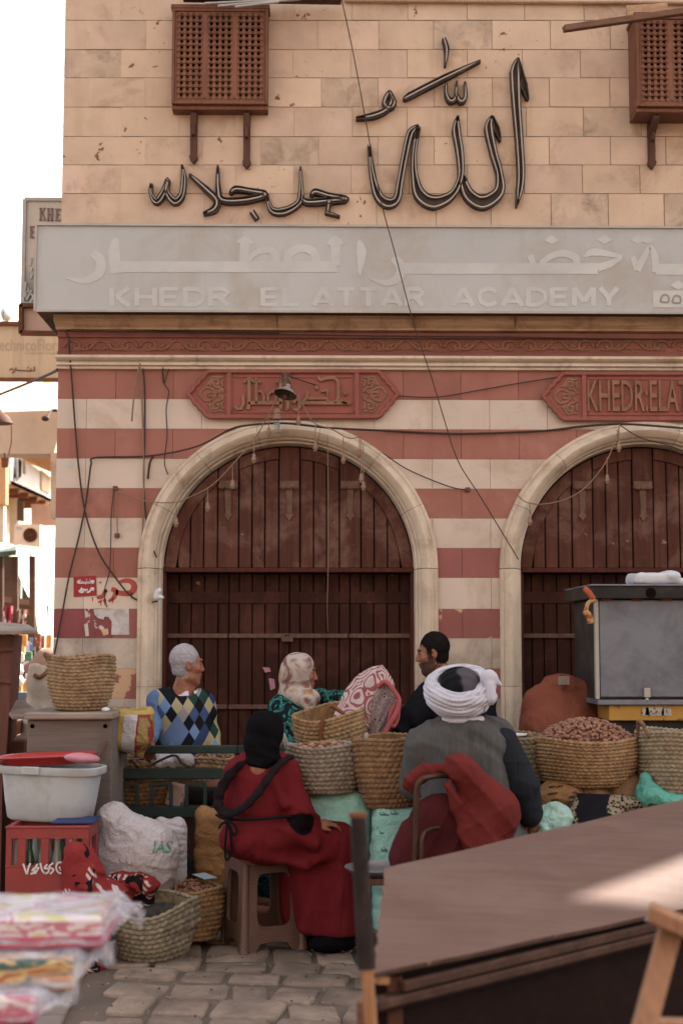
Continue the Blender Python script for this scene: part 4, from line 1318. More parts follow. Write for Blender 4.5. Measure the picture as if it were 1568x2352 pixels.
# torn paper poster
out = [(842, 1652), (1158, 1645), (1160, 1880), (1000, 1880), (1004, 1760), (975, 1722), (940, 1716), (930, 1745), (880, 1730), (850, 1700)]
cv_ = lambda x, y: wz(x / 2.24 / 1.7417, (1700 + y / 2.24) / 1.7417)
mb = MB(); mb.prism([cv_(*p) for p in out][::-1], W - 0.006, W - 0.001)
o = mb.build('poster', M('torn_paper', '#bfb4ae', v=0.06, sc=9, dirt=('#9a8378', 0.4, 14.0), chips=('#93504a', 0.1, 14.0))); tag(o, 'torn white paper poster on the lowest red stripe of the pier', 'poster')
for i, (out, colr) in enumerate((([(760, 1650), (815, 1645), (805, 1770), (770, 1780)], '#b9aa9e'), ([(755, 1780), (790, 1770), (800, 1890), (770, 1895)], '#c2b6ac'), ([(905, 1830), (970, 1825), (975, 1875), (930, 1890)], '#c39e76'))):
    mb = MB(); mb.prism([cv_(*p) for p in out][::-1], W - 0.005, W - 0.001)
    tag(mb.build('paper_scrap', M('scrap%d' % i, colr, v=0.1, chips=('#93403f', 0.35, 20.0))), ('white paper scrap beside the torn poster, upper one', 'white paper scrap below the upper scrap', 'ochre scrap under the torn poster')[i], 'paper scrap')
o = MB().lathe([(0.0, -0.003), (0.02, -0.004), (0.026, 0.0)], seg=8, mat=Matrix.Translation(P(160, 1068, W - 0.003)) @ Matrix.Rotation(PI / 2, 4, 'X')).build('wall_patch', m_signtext)
tag(o, 'small round white blot on the top white stripes of the pier', 'patch')
# ------------------------------------------------------------------ the sunlit lane at the left
m_bgwhite = M('white_plaster', '#d8d2c6', v=0.04, sc=1.5, bump=0.1)
m_bgcream = M('cream_plaster', '#cdb494', v=0.06, sc=1.5, bump=0.1, dirt=('#a88a6a', 0.3, 1.0))
m_bgorange = M('ochre_plaster', '#c98e58', v=0.06, sc=1.5, bump=0.1)
m_bgpink = M('pink_plaster', '#c9a08a', v=0.06, sc=1.5, bump=0.1)
m_beam = M('lane_concrete', '#b59e8a', v=0.1, sc=1.2, bump=0.2, dirt=('#8a6c54', 0.35, 1.2))
m_rust = M('rust_frame', '#6e432c', v=0.15, sc=10)
def slab(mb, pts, th, mi=0):
    """quad given by four points, with thickness to its back"""
    a = [Vector(p) for p in pts]
    nn = (a[1] - a[0]).cross(a[3] - a[0]).normalized()
    if nn.y < 0: nn = -nn
    mb.hexa(a + [p + nn * th for p in a], mi)
    return mb
def facing(name, mat, parent, pts, Y, th=0.05):
    return slab(MB(), [P(x, y, Y) for x, y in pts], th).build(name, mat, parent)
def flat_text(s, px0, px1, py0, py1, Y, mat, parent, name='lettering', bold=0.0):
    a, b = P(px0, py1, Y), P(px1, py0, Y)
    vs, fs = text_mesh(s, b.z - a.z, b.x - a.x, 0, bold)
    return MB().add([(x + a.x, Y - 0.004 + y, z + a.z) for x, y, z in vs], fs).build(name, mat, parent)
# projecting sign of the same shop
Ya = 11.9
sg2 = thing('hanging_sign', 'upright pale sign with brown serif letters sticking out past the corner', 'sign', P(52, 700, Ya))
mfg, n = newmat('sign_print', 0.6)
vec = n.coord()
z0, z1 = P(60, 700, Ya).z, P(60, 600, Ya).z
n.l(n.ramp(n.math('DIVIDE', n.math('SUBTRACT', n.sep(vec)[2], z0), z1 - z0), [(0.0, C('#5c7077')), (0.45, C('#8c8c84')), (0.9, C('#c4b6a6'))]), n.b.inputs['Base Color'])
p0, p1 = P(53, 698, Ya), P(190, 459, Ya)
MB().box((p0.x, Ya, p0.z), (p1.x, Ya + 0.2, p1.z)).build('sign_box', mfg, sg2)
mb = MB()
mb.bar((p0.x, Ya - 0.006, p1.z), (p1.x, Ya - 0.006, p1.z), 0.03, 0.03); mb.bar((p0.x, Ya - 0.006, p0.z), (p1.x, Ya - 0.006, p0.z), 0.03, 0.03); mb.bar((p0.x, Ya - 0.005, p0.z), (p0.x, Ya - 0.005, p1.z), 0.03, 0.03)
mb.build('edge_strip', m_signmetal, sg2)
m_serif = M('brown_letters', '#85675a', v=0.05)
mb = MB()
def serif(ch, x0, x1, y0, y1):
    q = lambda a, b: (lambda p: (p.x, p.z))(P(x0 + (x1 - x0) * a, y0 + (y1 - y0) * b, Ya))
    def bar(a0, b0, a1, b1):
        p, r = q(a0, b0), q(a1, b1); mb.box((min(p[0], r[0]), Ya - 0.012, min(p[1], r[1])), (max(p[0], r[0]), Ya - 0.006, max(p[1], r[1])))
    def quad(*pp): mb.prism([q(*p) for p in pp], Ya - 0.0125, Ya - 0.0065)
    if ch == 'K':
        bar(0.1, 0, 0.35, 1); bar(0, 0, 0.45, 0.07); bar(0, 0.93, 0.45, 1)
        quad((0.36, 0.55), (0.36, 0.42), (0.75, 0.03), (0.9, 0.03)); quad((0.48, 0.36), (0.6, 0.33), (1, 0.95), (0.75, 0.95))
        bar(0.62, 0, 1.0, 0.05); bar(0.62, 0.945, 1.05, 1)
    if ch == 'H':
        for o in (0.08, 0.65): bar(o, 0, o + 0.25, 1); bar(o - 0.08, 0, o + 0.33, 0.07); bar(o - 0.08, 0.93, o + 0.33, 1)
        bar(0.33, 0.46, 0.65, 0.54)
    if ch in 'EF':
        bar(0.1, 0, 0.38, 1); bar(0, 0, 0.1, 0.08); bar(0.38, 0, 1, 0.09); bar(0.9, 0.09, 1, 0.25); bar(0.38, 0.45, 0.75, 0.54)
        bar(0, 0.92, 0.1, 1)
        if ch == 'E': bar(0.38, 0.91, 1, 1); bar(0.9, 0.75, 1, 0.91)
serif('K', 91, 106, 478, 507); serif('H', 109, 124, 479, 508); serif('E', 128, 142, 480, 508); serif('E', 69, 84, 520, 547)
mb.build('lettering', m_serif, sg2)
mb = MB(); serif('F', 68, 80, 593, 611)
def tw(pts, r=0.012): mb.tube([P(x, y, Ya - 0.01) for x, y in pts], r, 5)
tw(spline([(75, 615, 0), (70, 624, 0), (76, 628, 0), (72, 640, 0)], 3) and [(75, 615), (71, 624), (76, 629), (71, 640)], 0.008)
tw([(60, 648), (58, 660), (57, 668), (60, 676), (57, 684)]); tw([(64, 672), (66, 662), (72, 668), (66, 680), (61, 690)]); tw([(72, 676), (78, 680), (74, 690), (68, 694), (76, 697)])
mb.build('emblem', m_signtext, sg2)
gy = thing('sign_box', 'brown framed empty panel under the upright sign at the corner', 'sign panel', P(47, 767, Ya))
facing('panel', m_bgpink, gy, [(50, 762), (180, 762), (180, 702), (50, 702)], Ya + 0.03)
mb = MB()
for a, b in (((49, 700), (49, 766)), ((48, 765), (180, 767)), ((48, 702), (180, 702))): mb.bar(P(*a, Ya), P(*b, Ya), 0.06, 0.035)
mb.build('frame', m_rust, gy)
# beige shop board across the lane
Yb = 16.0
tb = thing('shop_board', 'wide beige board with thin grey lettering hung across the lane', 'sign', P(0, 870, Yb))
facing('board', M('board_beige', '#c2a888', v=0.04, sc=0.8, bump=0.05, rough=0.7, grain='z'), tb, [(-120, 870), (138, 872), (138, 744), (-120, 742)], Yb, 0.12)
mb = MB()
for a, b in (((-120, 742), (139, 744)), ((-120, 871), (139, 873))): mb.bar(P(*a, Yb - 0.03), P(*b, Yb - 0.03), 0.06, 0.04)
mb.build('frame', m_rust, tb)
m_thin = M('thin_grey_letters', '#a08d78', v=0.05)
flat_text('TechnicoFlor', -18, 131, 779, 806, Yb, m_thin, tb)
flat_text('Creating scents of nature', 56, 131, 808, 815, Yb, m_thin, tb)
mb = MB()
for pts in ([(22, 850), (28, 846), (34, 852), (38, 844)], [(38, 850), (70, 852), (72, 846)], [(70, 852), (80, 851), (79, 842)], [(64, 846), (66, 843)], [(28, 856), (34, 854)]):
    mb.tube([P(x, y, Yb - 0.006) for x, y in pts], 0.007, 5)
mb.build('small_lettering', m_rust, tb)
# bridging beam
Yc = 17.0
bm_ = thing('bridge_wall', 'stained plaster wall bridging over the lane', 'wall', P(0, 1042, Yc))
facing('wall', m_beam, bm_, [(-150, 1042), (124, 1042), (150, 941), (-150, 951)], Yc, 0.4)
facing('pier', m_beam, bm_, [(117, 1190), (160, 1190), (160, 1040), (117, 1040)], Yc - 0.02, 0.42)
lp = thing('lane_lamp', 'brown dome lamp hanging in front of the bridging wall', 'lamp', P(6, 950, 14))
MB().lathe([(0.14, -0.02), (0.13, 0.0), (0.09, 0.06), (0.04, 0.09), (0.02, 0.12)], seg=20, c=P(-2, 968, 14), cap0=True).build('shade', m_darkwood, lp, smooth=True, auto=50)
MB().tube([P(-2, 940, 14), P(-8, 880, 14)], 0.01, 6).build('rod', m_iron, lp)
sl = thing('spot_lamp', 'small black spot lamp on a bent arm at the bridging wall', 'lamp', P(104, 960, 16.7))
MB().tube([P(132, 942, 16.8), P(120, 943, 16.8), (P(114, 948, 16.7)), P(108, 957, 16.6)], 0.02, 6).build('arm', m_cable, sl)
MB().ball(P(105, 961, 16.6), (0.05, 0.05, 0.035)).build('shade', m_cable, sl, smooth=True)
tag(MB().tube(spline([P(-5, 908, 13), P(60, 882, 12), P(112, 860, 10.5), P(135, 848, 9.3)], 6), 0.012, 6).build('cable', m_cable, smooth=True), 'thick dark cable running from the corner out over the lane', 'cable')
tag(MB().tube(spline([P(27, 978, 14), P(27, 1000, 14.2), P(26, 1020, 14.5), P(20, 1045, 14.6)], 4), 0.006, 5).build('cable', m_cable_tan), 'thin drooping wire under the dome lamp in the lane', 'cable')
# far buildings
Yd = 44.0
far = thing('house', 'sunlit white house with green shutter seen over the bridging wall', 'house', P(60, 1500, Yd))
xx = P(10, 900, Yd).x
def side(px, py, X): # point on a wall that runs down the lane at x = X
    d = RC @ Vector(((px - 784) / FPX, -(py - 1176) / FPX, -1)); t = X / d.x
    return Vector((X, t * d.y, CAMZ + t * d.z))
Xf = P(20, 900, Yd).x
def sidequad(name, mat, par, px0, px1, y00, y01, y10, y11, X, th=0.3):
    """wall piece facing the lane: (px0: y00 top..y01 bottom) to (px1: y10..y11)"""
    a = [side(px0, y01, X), side(px1, y11, X), side(px1, y10, X), side(px0, y00, X)]
    return MB().hexa(a + [p + Vector((-th, 0, 0)) for p in a]).build(name, mat, par)
sidequad('wall', m_bgwhite, far, -40, 215, 650, 1560, 790, 1520, Xf, 6)
for nm, mm, a, b, y0, y1 in (('shutter', M('green_shutter', '#5f7a68'), 48, 56, 888, 948), ('window', M('window_dark', '#6a5244'), 73, 88, 898, 948), ('pilaster', m_bgorange, 103, 119, 872, 950)):
    X = Xf + 0.04
    pts = [side(a, y1, X), side(b, y1, X), side(b, y0 + (8 if nm == 'window' else 4), X), side(a, y0, X)]
    MB().hexa(pts + [p + Vector((-0.03, 0, 0)) for p in pts]).build(nm, mm, far)
lowh = thing('house', 'low orange house end under the white dish', 'house', P(20, 742, 30))
facing('wall', m_bgorange, lowh, [(-80, 1500), (60, 1500), (60, 707), (-80, 703)], 60, 3)
dish = thing('satellite_dish', 'white satellite dish above the beige shop board', 'dish', P(14, 742, 28))
MB().lathe([(0.0, 0.0), (0.08, 0.005), (0.15, 0.03), (0.17, 0.045)], seg=20, mat=Matrix.Translation(P(15, 723, 28)) @ Matrix.Rotation(R(75), 4, 'X') @ Matrix.Rotation(R(20), 4, 'Y'), sx=0.75).build('bowl', m_bgwhite, dish, smooth=True)
MB().tube([P(8, 716, 27.8), P(8, 745, 27.8)], 0.012, 6).build('mast', m_iron, dish)
# balcony house in the opening
Yg = 40.0
Xg = P(57, 1060, Yg).x
bh = thing('house', 'balcony house in the lane with washing and a balcony floor tinted for bounced orange light', 'house', P(20, 1480, Yg))
Xw = Xg - 1.3
sidequad('wall', m_bgcream, bh, -60, 128, 760, 1600, 900, 1540, Xw, 3)
sidequad('parapet', m_bgwhite, bh, 25, 128, 1036, 1112, 1104, 1157, Xg, 0.12)
a = [side(25, 1112, Xg), side(128, 1157, Xg)]
MB().hexa([a[0], a[1], a[1] + Vector((-1.4, 0, 0)), a[0] + Vector((-1.4, 0, 0))] + [q + Vector((0, 0, 0.1)) for q in (a[0], a[1], a[1] + Vector((-1.4, 0, 0)), a[0] + Vector((-1.4, 0, 0)))]).build('balcony_floor', m_bgorange, bh)  # bounced orange light on the underside is put into the floor's colour
for i in range(6):
    t = i / 5; q = a[0].lerp(a[1], t)
    MB().bar(q + Vector((-0.05, 0, -0.08)), q + Vector((-1.35, 0, -0.08)), 0.12, 0.14).build('joist', m_rust, bh)
sidequad('screen', m_bgcream, bh, 97, 117, 1080, 1125, 1096, 1134, Xg + 0.06, 0.05)
b = [side(36, 1042, Xg + 0.1), side(128, 1104, Xg + 0.1)]
MB().hexa([P(30, 1030, 39), P(150, 1030, 39), P(150, 1098, 44), P(44, 1056, 44)] + [p + Vector((0, 0, 0.2)) for p in (P(30, 1030, 39), P(150, 1030, 39), P(150, 1098, 44), P(44, 1056, 44))]).build('upper_soffit', M('soffit_ochre', '#a87848', v=0.08, sc=1), bh)
facing('side_wall', m_bgpink, bh, [(72, 1206), (150, 1206), (150, 1160), (72, 1157)], 42.2, 0.3)
facing('pillar', m_bgcream, bh, [(22, 1260), (38, 1260), (38, 1138), (22, 1132)], 41.5, 0.3)
facing('window', M('window_dark', '#4a372c'), bh, [(40, 1196), (55, 1198), (55, 1150), (40, 1146)], 41.6, 0.1)
facing('near_wall', m_bgorange, bh, [(-60, 1158), (14, 1158), (14, 1050), (-60, 1050)], 36.0, 0.3)
facing('near_wall', m_bgcream, bh, [(-60, 1300), (9, 1300), (9, 1162), (-60, 1162)], 36.2, 0.3)
m_cloth_dk = M('dark_washing', '#2a2422', v=0.1, sc=3, bump=0.3, bsc=8)
m_cloth_wh = M('white_washing', '#d6d2cc', v=0.05, sc=3, bump=0.3, bsc=8)
def washing(pts, Y, mat, lab):
    rows = []
    for j in range(7):
        v = j / 6
        row = []
        for i in range(9):
            u = i / 8
            l = [pts[0][k] + (pts[3][k] - pts[0][k]) * v for k in (0, 1)]; r = [pts[1][k] + (pts[2][k] - pts[1][k]) * v for k in (0, 1)]
            q = P(l[0] + (r[0] - l[0]) * u, l[1] + (r[1] - l[1]) * u, Y + 0.08 * math.sin(u * 14 + v * 2))
            row.append(q)
        rows.append(row)
    mb = MB(); mb.grid(rows); mb.grid([[p + Vector((0, 0.02, 0)) for p in r] for r in rows])
    tag(mb.build('hanging_cloth', mat, smooth=True), lab, 'washing')
washing([(22, 1044), (30, 1044), (36, 1096), (20, 1120)], 38.6, m_cloth_dk, 'long dark garment hanging on the far balcony')
washing([(30, 1046), (42, 1046), (44, 1100), (38, 1106)], 38.7, m_cloth_wh, 'white garment hanging between two dark ones on the balcony')
washing([(43, 1052), (50, 1060), (49, 1094), (44, 1098)], 38.8, m_cloth_dk, 'short dark garment hanging on the far balcony')
washing([(52, 1056), (61, 1060), (59, 1090), (53, 1088)], 38.9, m_bgcream, 'tan garment hanging on the far balcony')
ln = thing('lantern', 'small brown bucket lantern hanging under the bridging wall', 'lantern', P(12, 1072, 16.6))
MB().lathe([(0.035, -0.06), (0.042, 0.0), (0.045, 0.05)], seg=12, c=P(12, 1062, 16.6)).build('body', m_rust, ln, smooth=True, auto=40)
MB().tube([P(12, 1052, 16.6), P(10, 1040, 16.6)], 0.008, 5).build('hook', m_cable, ln)
ac = thing('air_conditioner', 'beige air conditioner with round fan grille in the lane', 'air conditioner', P(60, 1257, 38))
MB().hexa([P(31, 1250, 38), P(92, 1258, 38), P(97, 1252, 39), P(36, 1246, 39), P(35, 1203, 38), P(93, 1205, 38), P(97, 1206, 39), P(40, 1204, 39)]).build('case', M('ac_beige', '#c8b29e', v=0.03), ac)
c0 = P(70, 1229, 37.96)
mb = MB()
for r in (0.03, 0.07, 0.11, 0.15, 0.185): mb.tube([c0 + Vector((r * math.cos(t), 0, r * math.sin(t))) for t in [2 * PI * k / 20 for k in range(21)]], 0.008, 4)
for k in range(6): mb.bar(c0, c0 + Vector((0.185 * math.cos(k * PI / 3), 0, 0.185 * math.sin(k * PI / 3))), 0.012, 0.012)
mb.build('grille', m_rust, ac)
MB().lathe([(0, 0), (0.18, 0.0)], seg=20, mat=Matrix.Translation(P(70, 1229, 37.99)) @ Matrix.Rotation(PI / 2, 4, 'X')).build('fan', M('fan_shadow', '#8a7460'), ac)
facing('badge', M('badge_blue', '#8f93b8'), ac, [(38, 1214), (50, 1215), (50, 1211), (38, 1210)], 37.97, 0.01)
# awnings
maw, n = newmat('white_awning', 0.8)
n.b.inputs['Base Color'].default_value = C('#e2ebe6')
tr = n.n('ShaderNodeBsdfTranslucent'); tr.inputs['Color'].default_value = C('#dfeae6')
mx = n.n('ShaderNodeMixShader'); mx.inputs[0].default_value = 0.5
n.l(n.b.outputs[0], mx.inputs[1]); n.l(tr.outputs[0], mx.inputs[2])
n.l(mx.outputs[0], n.t.nodes['Material Output'].inputs[0])
def cloth_poly(name, mat, label, cat, L, Rr, Ys, sag=0.0, seed=0):
    """sheet between a left and a right edge polyline (measuring units), depth Ys(u,v)"""
    a = spline([(x, y, 0) for x, y in L], 6); b = spline([(x, y, 0) for x, y in Rr], 6)
    m = min(len(a), len(b)); rows = []
    for i in range(m):
        row = []
        for j in range(11):
            u = j / 10; q = a[i].lerp(b[i], u)
            row.append(P(q.x, q.y, Ys(u, i / (m - 1)) + sag * math.sin(u * 9 + i * 0.4 + seed)))
        rows.append(row)
    mb = MB(); mb.grid(rows); mb.grid([[p + Vector((0, 0.012, 0)) for p in r] for r in rows])
    return tag(mb.build(name, mat, smooth=True), label, cat)
cloth_poly('awning', maw, 'bright white sheet awning hanging beside the striped pier', 'awning', [(27, 1250), (40, 1310), (58, 1355), (80, 1400), (87, 1445), (92, 1468)], [(126, 1284), (127, 1320), (127, 1360), (126, 1400), (124, 1440), (114, 1470)], lambda u, v: 26 + 2 * u, 0.08)
cloth_poly('awning', maw, 'small greenish white awning flap over the dark stall', 'awning', [(-20, 1244), (-20, 1256)], [(28, 1250), (22, 1268)], lambda u, v: 25 + u - v, 0.05)
cloth_poly('awning', maw, 'narrow white strip of sheet hanging by the dark stall', 'awning', [(47, 1332), (46, 1370)], [(52, 1332), (50, 1380)], lambda u, v: 24.5, 0.02)
for i, pts in enumerate((([(66, 1265), (80, 1318)], [(72, 1272), (83, 1322)]), ([(107, 1392), (109, 1418)], [(112, 1390), (113, 1415)]))):
    cloth_poly('ribbon', M('ribbon_blue', '#6c98b0', chips=('#d8cf70', 0.42, 3.0)), ('long blue and yellow stripe ribbon high on the white awning', 'short blue and yellow ribbon low on the white awning')[i], 'ribbon', pts[0], pts[1], lambda u, v: 25.6, 0.0)
facing_ = None
# dark stall under the awning
ds = thing('market_stall', 'dark wooden stall full of goods under the awning edge', 'stall', P(20, 1500, 24))
m_stallw = M('stall_wood', '#5a3f2e', v=0.25, sc=3, bump=0.2)
facing('back_wall', m_stallw, ds, [(-60, 1560), (92, 1560), (92, 1290), (-60, 1262)], 27.5, 0.2)
MB().hexa([P(-30, 1282, 23), P(38, 1275, 23), P(38, 1262, 27), P(-30, 1262, 27)] + [p + Vector((0, 0, 0.08)) for p in (P(-30, 1282, 23), P(38, 1275, 23), P(38, 1262, 27), P(-30, 1262, 27))]).build('roof', M('stall_green', '#4a5548', v=0.2), ds)
for x in (2, 36, 75):
    MB().bar(P(x, 1560, 23.5), P(x, 1278, 23.5), 0.09, 0.09).build('post', m_stallw, ds)
for y in (1372, 1395):
    MB().bar(P(-30, y, 23.8), P(70, y + 12, 24.5), 0.06, 0.09).build('rail', m_brownwood, ds)
goods_cols = ['#a83a4a', '#c98a3a', '#d8d4cc', '#5a82a8', '#b86a9a', '#4a7a5a', '#d8b060', '#8a4a30', '#c8c0d8', '#b0452f', '#6a8fb0', '#d0a0a8']
gm = [M('goods_%d' % i, c, v=0.15, sc=8, bump=0.3, bsc=15, chips=('#d8d2c8', 0.35, 6.0)) for i, c in enumerate(goods_cols)]
rr = random.Random(3)
k = 0
where = ['on the shelf by the dark cabinet', 'under the pink boxes', 'above the orange tables', 'next to the blue bin']
for (x, y, w, h, Y, ci, shape, lab) in ((38, 1478, 16, 34, 20, 0, 'box', 'pink patterned box stacked behind the dark cabinet'), (55, 1470, 14, 26, 21, 1, 'box', 'amber glass jar box under the stall rail'), (50, 1492, 14, 24, 21, 6, 'box', 'ochre packet on the goods shelf'),
        (64, 1486, 12, 26, 22, 8, 'box', 'lilac packet on the goods shelf'), (72, 1480, 10, 30, 22, 3, 'box', 'blue packet by the stall post'), (44, 1512, 22, 24, 18, 2, 'bag', 'white and blue bag on the goods table'), (66, 1508, 14, 22, 19, 5, 'box', 'green framed picture among the goods'),
        (42, 1540, 24, 26, 17.5, 8, 'bag', 'lilac plastic bag below the white and blue bag'), (62, 1532, 16, 20, 19, 11, 'bag', 'pale pink bag beside the lilac bag'), (44, 1566, 22, 20, 17, 2, 'bag', 'white plastic bag hanging over the orange table'), (66, 1556, 14, 20, 18, 11, 'bag', 'rose bag hanging over the orange crate'),
        (62, 1580, 18, 30, 18, 1, 'box', 'orange wooden crate standing in the lane'), (38, 1600, 22, 56, 17, 1, 'box', 'tall orange wooden crate beside the dark cabinet'), (86, 1470, 14, 30, 22, 7, 'box', 'striped brown fabric bolt hanging behind the passer-by'), (96, 1474, 12, 30, 22.5, 9, 'box', 'rust red fabric bolt hanging near the pier'), (112, 1478, 12, 40, 22, 1, 'box', 'orange fabric bolt hanging against the pier')):
    c = P(x, y, Y); sw, sh = w * S(Y) / 2, h * S(Y) / 2
    if shape == 'box':
        mb = MB(); mb.box((c.x - sw, Y, c.z - sh), (c.x + sw, Y + sw * 1.4, c.z + sh)); nm = 'goods_box'
        nm = 'crate' if 'crate' in lab else ('fabric_bolt' if 'bolt' in lab else 'goods_box')
        o = mb.build(nm, gm[ci], bevel=0.01)
    else:
        o = body('plastic_bag', sdf([('u', e_(c, (sw, sw * 0.8, sh)), .01), ('u', e_(c + Vector((0, 0, sh * 0.7)), (sw * 0.5, sw * .4, sh * 0.5)), .05)], warp=lambda p: lump(p, 40, 0.012, x)), np.array(c) - sh * 1.6 - .03, np.array(c) + sh * 1.6 + .03, 0.018, gm[ci])
    tag(o, lab, {'goods_box': 'box', 'crate': 'crate', 'fabric_bolt': 'fabric', 'plastic_bag': 'bag'}[nm if shape == 'box' else 'plastic_bag'])
bn = MB().lathe([(0.075, 0), (0.1, 0.2)], c=PZ(57, 1500, 0) * 0 + P(57, 1630, 16.5), seg=16).build('bin', M('bin_blue', '#5a6a74'), smooth=True, auto=40)
tag(bn, 'grey blue bin standing by the orange crates', 'bin')

for i, (x0, x1, y0, y1, Y, ci, lab) in enumerate(((30, 48, 1448, 1500, 21.5, 9, 'dark red cloth hanging from the stall rail'), (48, 60, 1440, 1480, 22.2, 7, 'brown cloth hanging from the stall rail'), (8, 30, 1392, 1440, 22.6, 0, 'crimson cloth hanging high in the dark stall'), (40, 62, 1400, 1436, 23, 7, 'brown leather bags cloth hanging high in the dark stall'))):
    washing([(x0, y0), (x1, y0), (x1 - 2, y1), (x0 + 1, y1)], Y, gm[ci], lab)
tbl = thing('goods_table', 'low dark table under the bags in the lane', 'table', P(45, 1630, 18.6))
MB().box((P(20, 1, 18.6).x, 18.4, 0.5), (P(76, 1, 18.6).x, 19.4, 0.56)).build('top', m_stallw, tbl)
for px in (22, 74):
    x = P(px, 1, 18.6).x; MB().box((x - .03, 18.45, 0), (x + .03, 18.52, 0.498)).build('leg', m_stallw, tbl)
rn = random.Random(12)
for k in range(14):
    px = rn.uniform(30, 74); Y = rn.uniform(18.5, 19.2); c = P(px, 1, Y); w = rn.uniform(.05, .1); h = rn.uniform(.08, .2)
    o = MB().box((c.x - w, Y - .05, 0.562), (c.x + w, Y + .05, 0.562 + h)).build('goods_box', gm[k % len(gm)], bevel=0.01)
    tag(o, 'small packet on the low dark table in the lane', 'box', 'packets on the low dark table in the lane')
# ------------------------------------------------------------------ baskets
def straw(name, col, k=1.0, dark='#6a4c34', cover=0.25):
    return M('straw_' + name, col, v=0.24, sc=34, bump=0.5, bsc=150, rough=0.85, dirt=(dark, cover + 0.12, 9.0), spec=0.2, k=k, bd=0.003)
m_st_tan = straw('tan', '#927452'); m_st_grey = straw('grey', '#867868', dark='#6a5d50'); m_st_orange = straw('orange', '#82603f', dark='#5e3a24')
m_st_pale = straw('pale', '#8f7f66', dark='#7a6548'); m_st_olive = straw('olive', '#736650', dark='#54452f'); m_st_gold = straw('gold', '#93714a', dark='#6e4a2c')
def basket(label, base, rb, rt, h, rows, mat, sy=1.0, xf=None, stitch=0.029, handles=(), bulge=0.06, tilt=None, cat='basket', rimmat=None, deform=None, wob=0.006, amp=1.0, seed=0):
    """coiled and plaited basket standing at base; returns the thing"""
    t = thing('basket', label, cat, base)
    Mx = Matrix.Translation(base) @ (tilt or Matrix.Identity(4))
    rn = random.Random(seed + int(base[0] * 100))
    ph1, ph2 = rn.uniform(0, 6), rn.uniform(0, 6)
    m = int(2 * PI * (rb + rt) / 2 / stitch); m += m % 2
    A = m * 4; sub = 5
    def shape(th, u, inner=False):
        r = rb + (rt - rb) * u ** 0.8 + bulge * math.sin(PI * u) * rt
        if u < 0.12: r *= 0.90 + 0.10 * math.sqrt(max(u, 0) / 0.12)
        r *= 1 + wob * 3 * math.sin(2 * th + ph1) * u + wob * math.sin(5 * th + ph2)
        p = Vector((r * math.cos(th), r * math.sin(th) * sy, h * u + wob * 1.2 * math.sin(3 * th + ph2) * u))
        return p
    rowsv = []
    for i in range(rows * sub + 1):
        u = i / (rows * sub)
        f = (i % sub) / sub; row = int(min(i, rows * sub - 1) / sub)
        bul = abs(math.sin(PI * f)) ** 0.6
        rv = []
        for k in range(A):
            th = 2 * PI * k / A
            p = shape(th, u)
            st = math.sin(th * m + (PI if row % 2 else 0) + (f - 0.5) * 3.0 * (1 if row % 2 else -1))
            d = (0.0085 * bul + 0.0062 * st * bul) * amp
            n = Vector((math.cos(th), math.sin(th) / max(sy, 0.3), 0)).normalized()
            q = p + n * d
            if deform: q = deform(q)
            rv.append(Mx @ q)
        rowsv.append(rv)
    mb = MB(); mb.grid(rowsv, closed_u=True)
    # bottom and inside
    inn = []
    for u in (1.0, 0.6, 0.25, 0.06):
        rv = []
        for k in range(A):
            q = shape(2 * PI * k / A, u); q = Vector((q.x * 0.94, q.y * 0.94, q.z))
            if deform: q = deform(q)
            rv.append(Mx @ q)
        inn.append(rv)
    mb.grid(inn, closed_u=True)
    mb.f.append(tuple(len(mb.v) - A + k for k in range(A))); mb.mi.append(0)
    mb.f.append(tuple(range(A - 1, -1, -1))); mb.mi.append(0)
    mb.build('woven_side', mat, t, smooth=True)
    # plaited rim
    pts = []
    n = m * 3
    for k in range(n + 1):
        th = 2 * PI * k / n
        q = shape(th, 1.0) + Vector((math.cos(th) * 0.003 * math.sin(th * m), math.sin(th) * 0.003 * math.sin(th * m), 0.004 + 0.003 * math.cos(th * m)))
        if deform: q = deform(q)
        pts.append(Mx @ q)
    MB().tube(pts, 0.010 * amp, 6).build('rim', rimmat or mat, t, smooth=True)
    for (ang, hw, hh, mt) in handles:
        pp = []
        for k in range(41):
            s = k / 40; th = R(ang) + hw * (s - 0.5) * 2
            q = shape(th, 0.93 if s in (0, 1) else 0.97)
            up = math.sin(PI * s)
            q = Vector((q.x * (1.03 + 0.10 * up), q.y * (1.03 + 0.10 * up), q.z + hh * up))
            if deform: q = deform(q)
            pp.append(Mx @ q)
        mb = MB()
        for o in (0, PI):
            mb.tube([p + Vector((0.006 * math.cos(i * 1.1 + o), 0.004, 0.006 * math.sin(i * 1.1 + o))) for i, p in enumerate(pp)], 0.007, 5)
        mb.build('handle', mt, t, smooth=True)
    return t
m_date = M('date_skin', '#7d4f38', v=0.22, sc=30, bump=0.3, bsc=90, rough=0.5, spec=0.45, dirt=('#a0715a', 0.4, 14.0), bd=0.002)
m_date2 = M('date_skin_pale', '#93694c', v=0.2, sc=30, bump=0.3, bsc=90, rough=0.55, dirt=('#6d4636', 0.4, 14.0), bd=0.002)
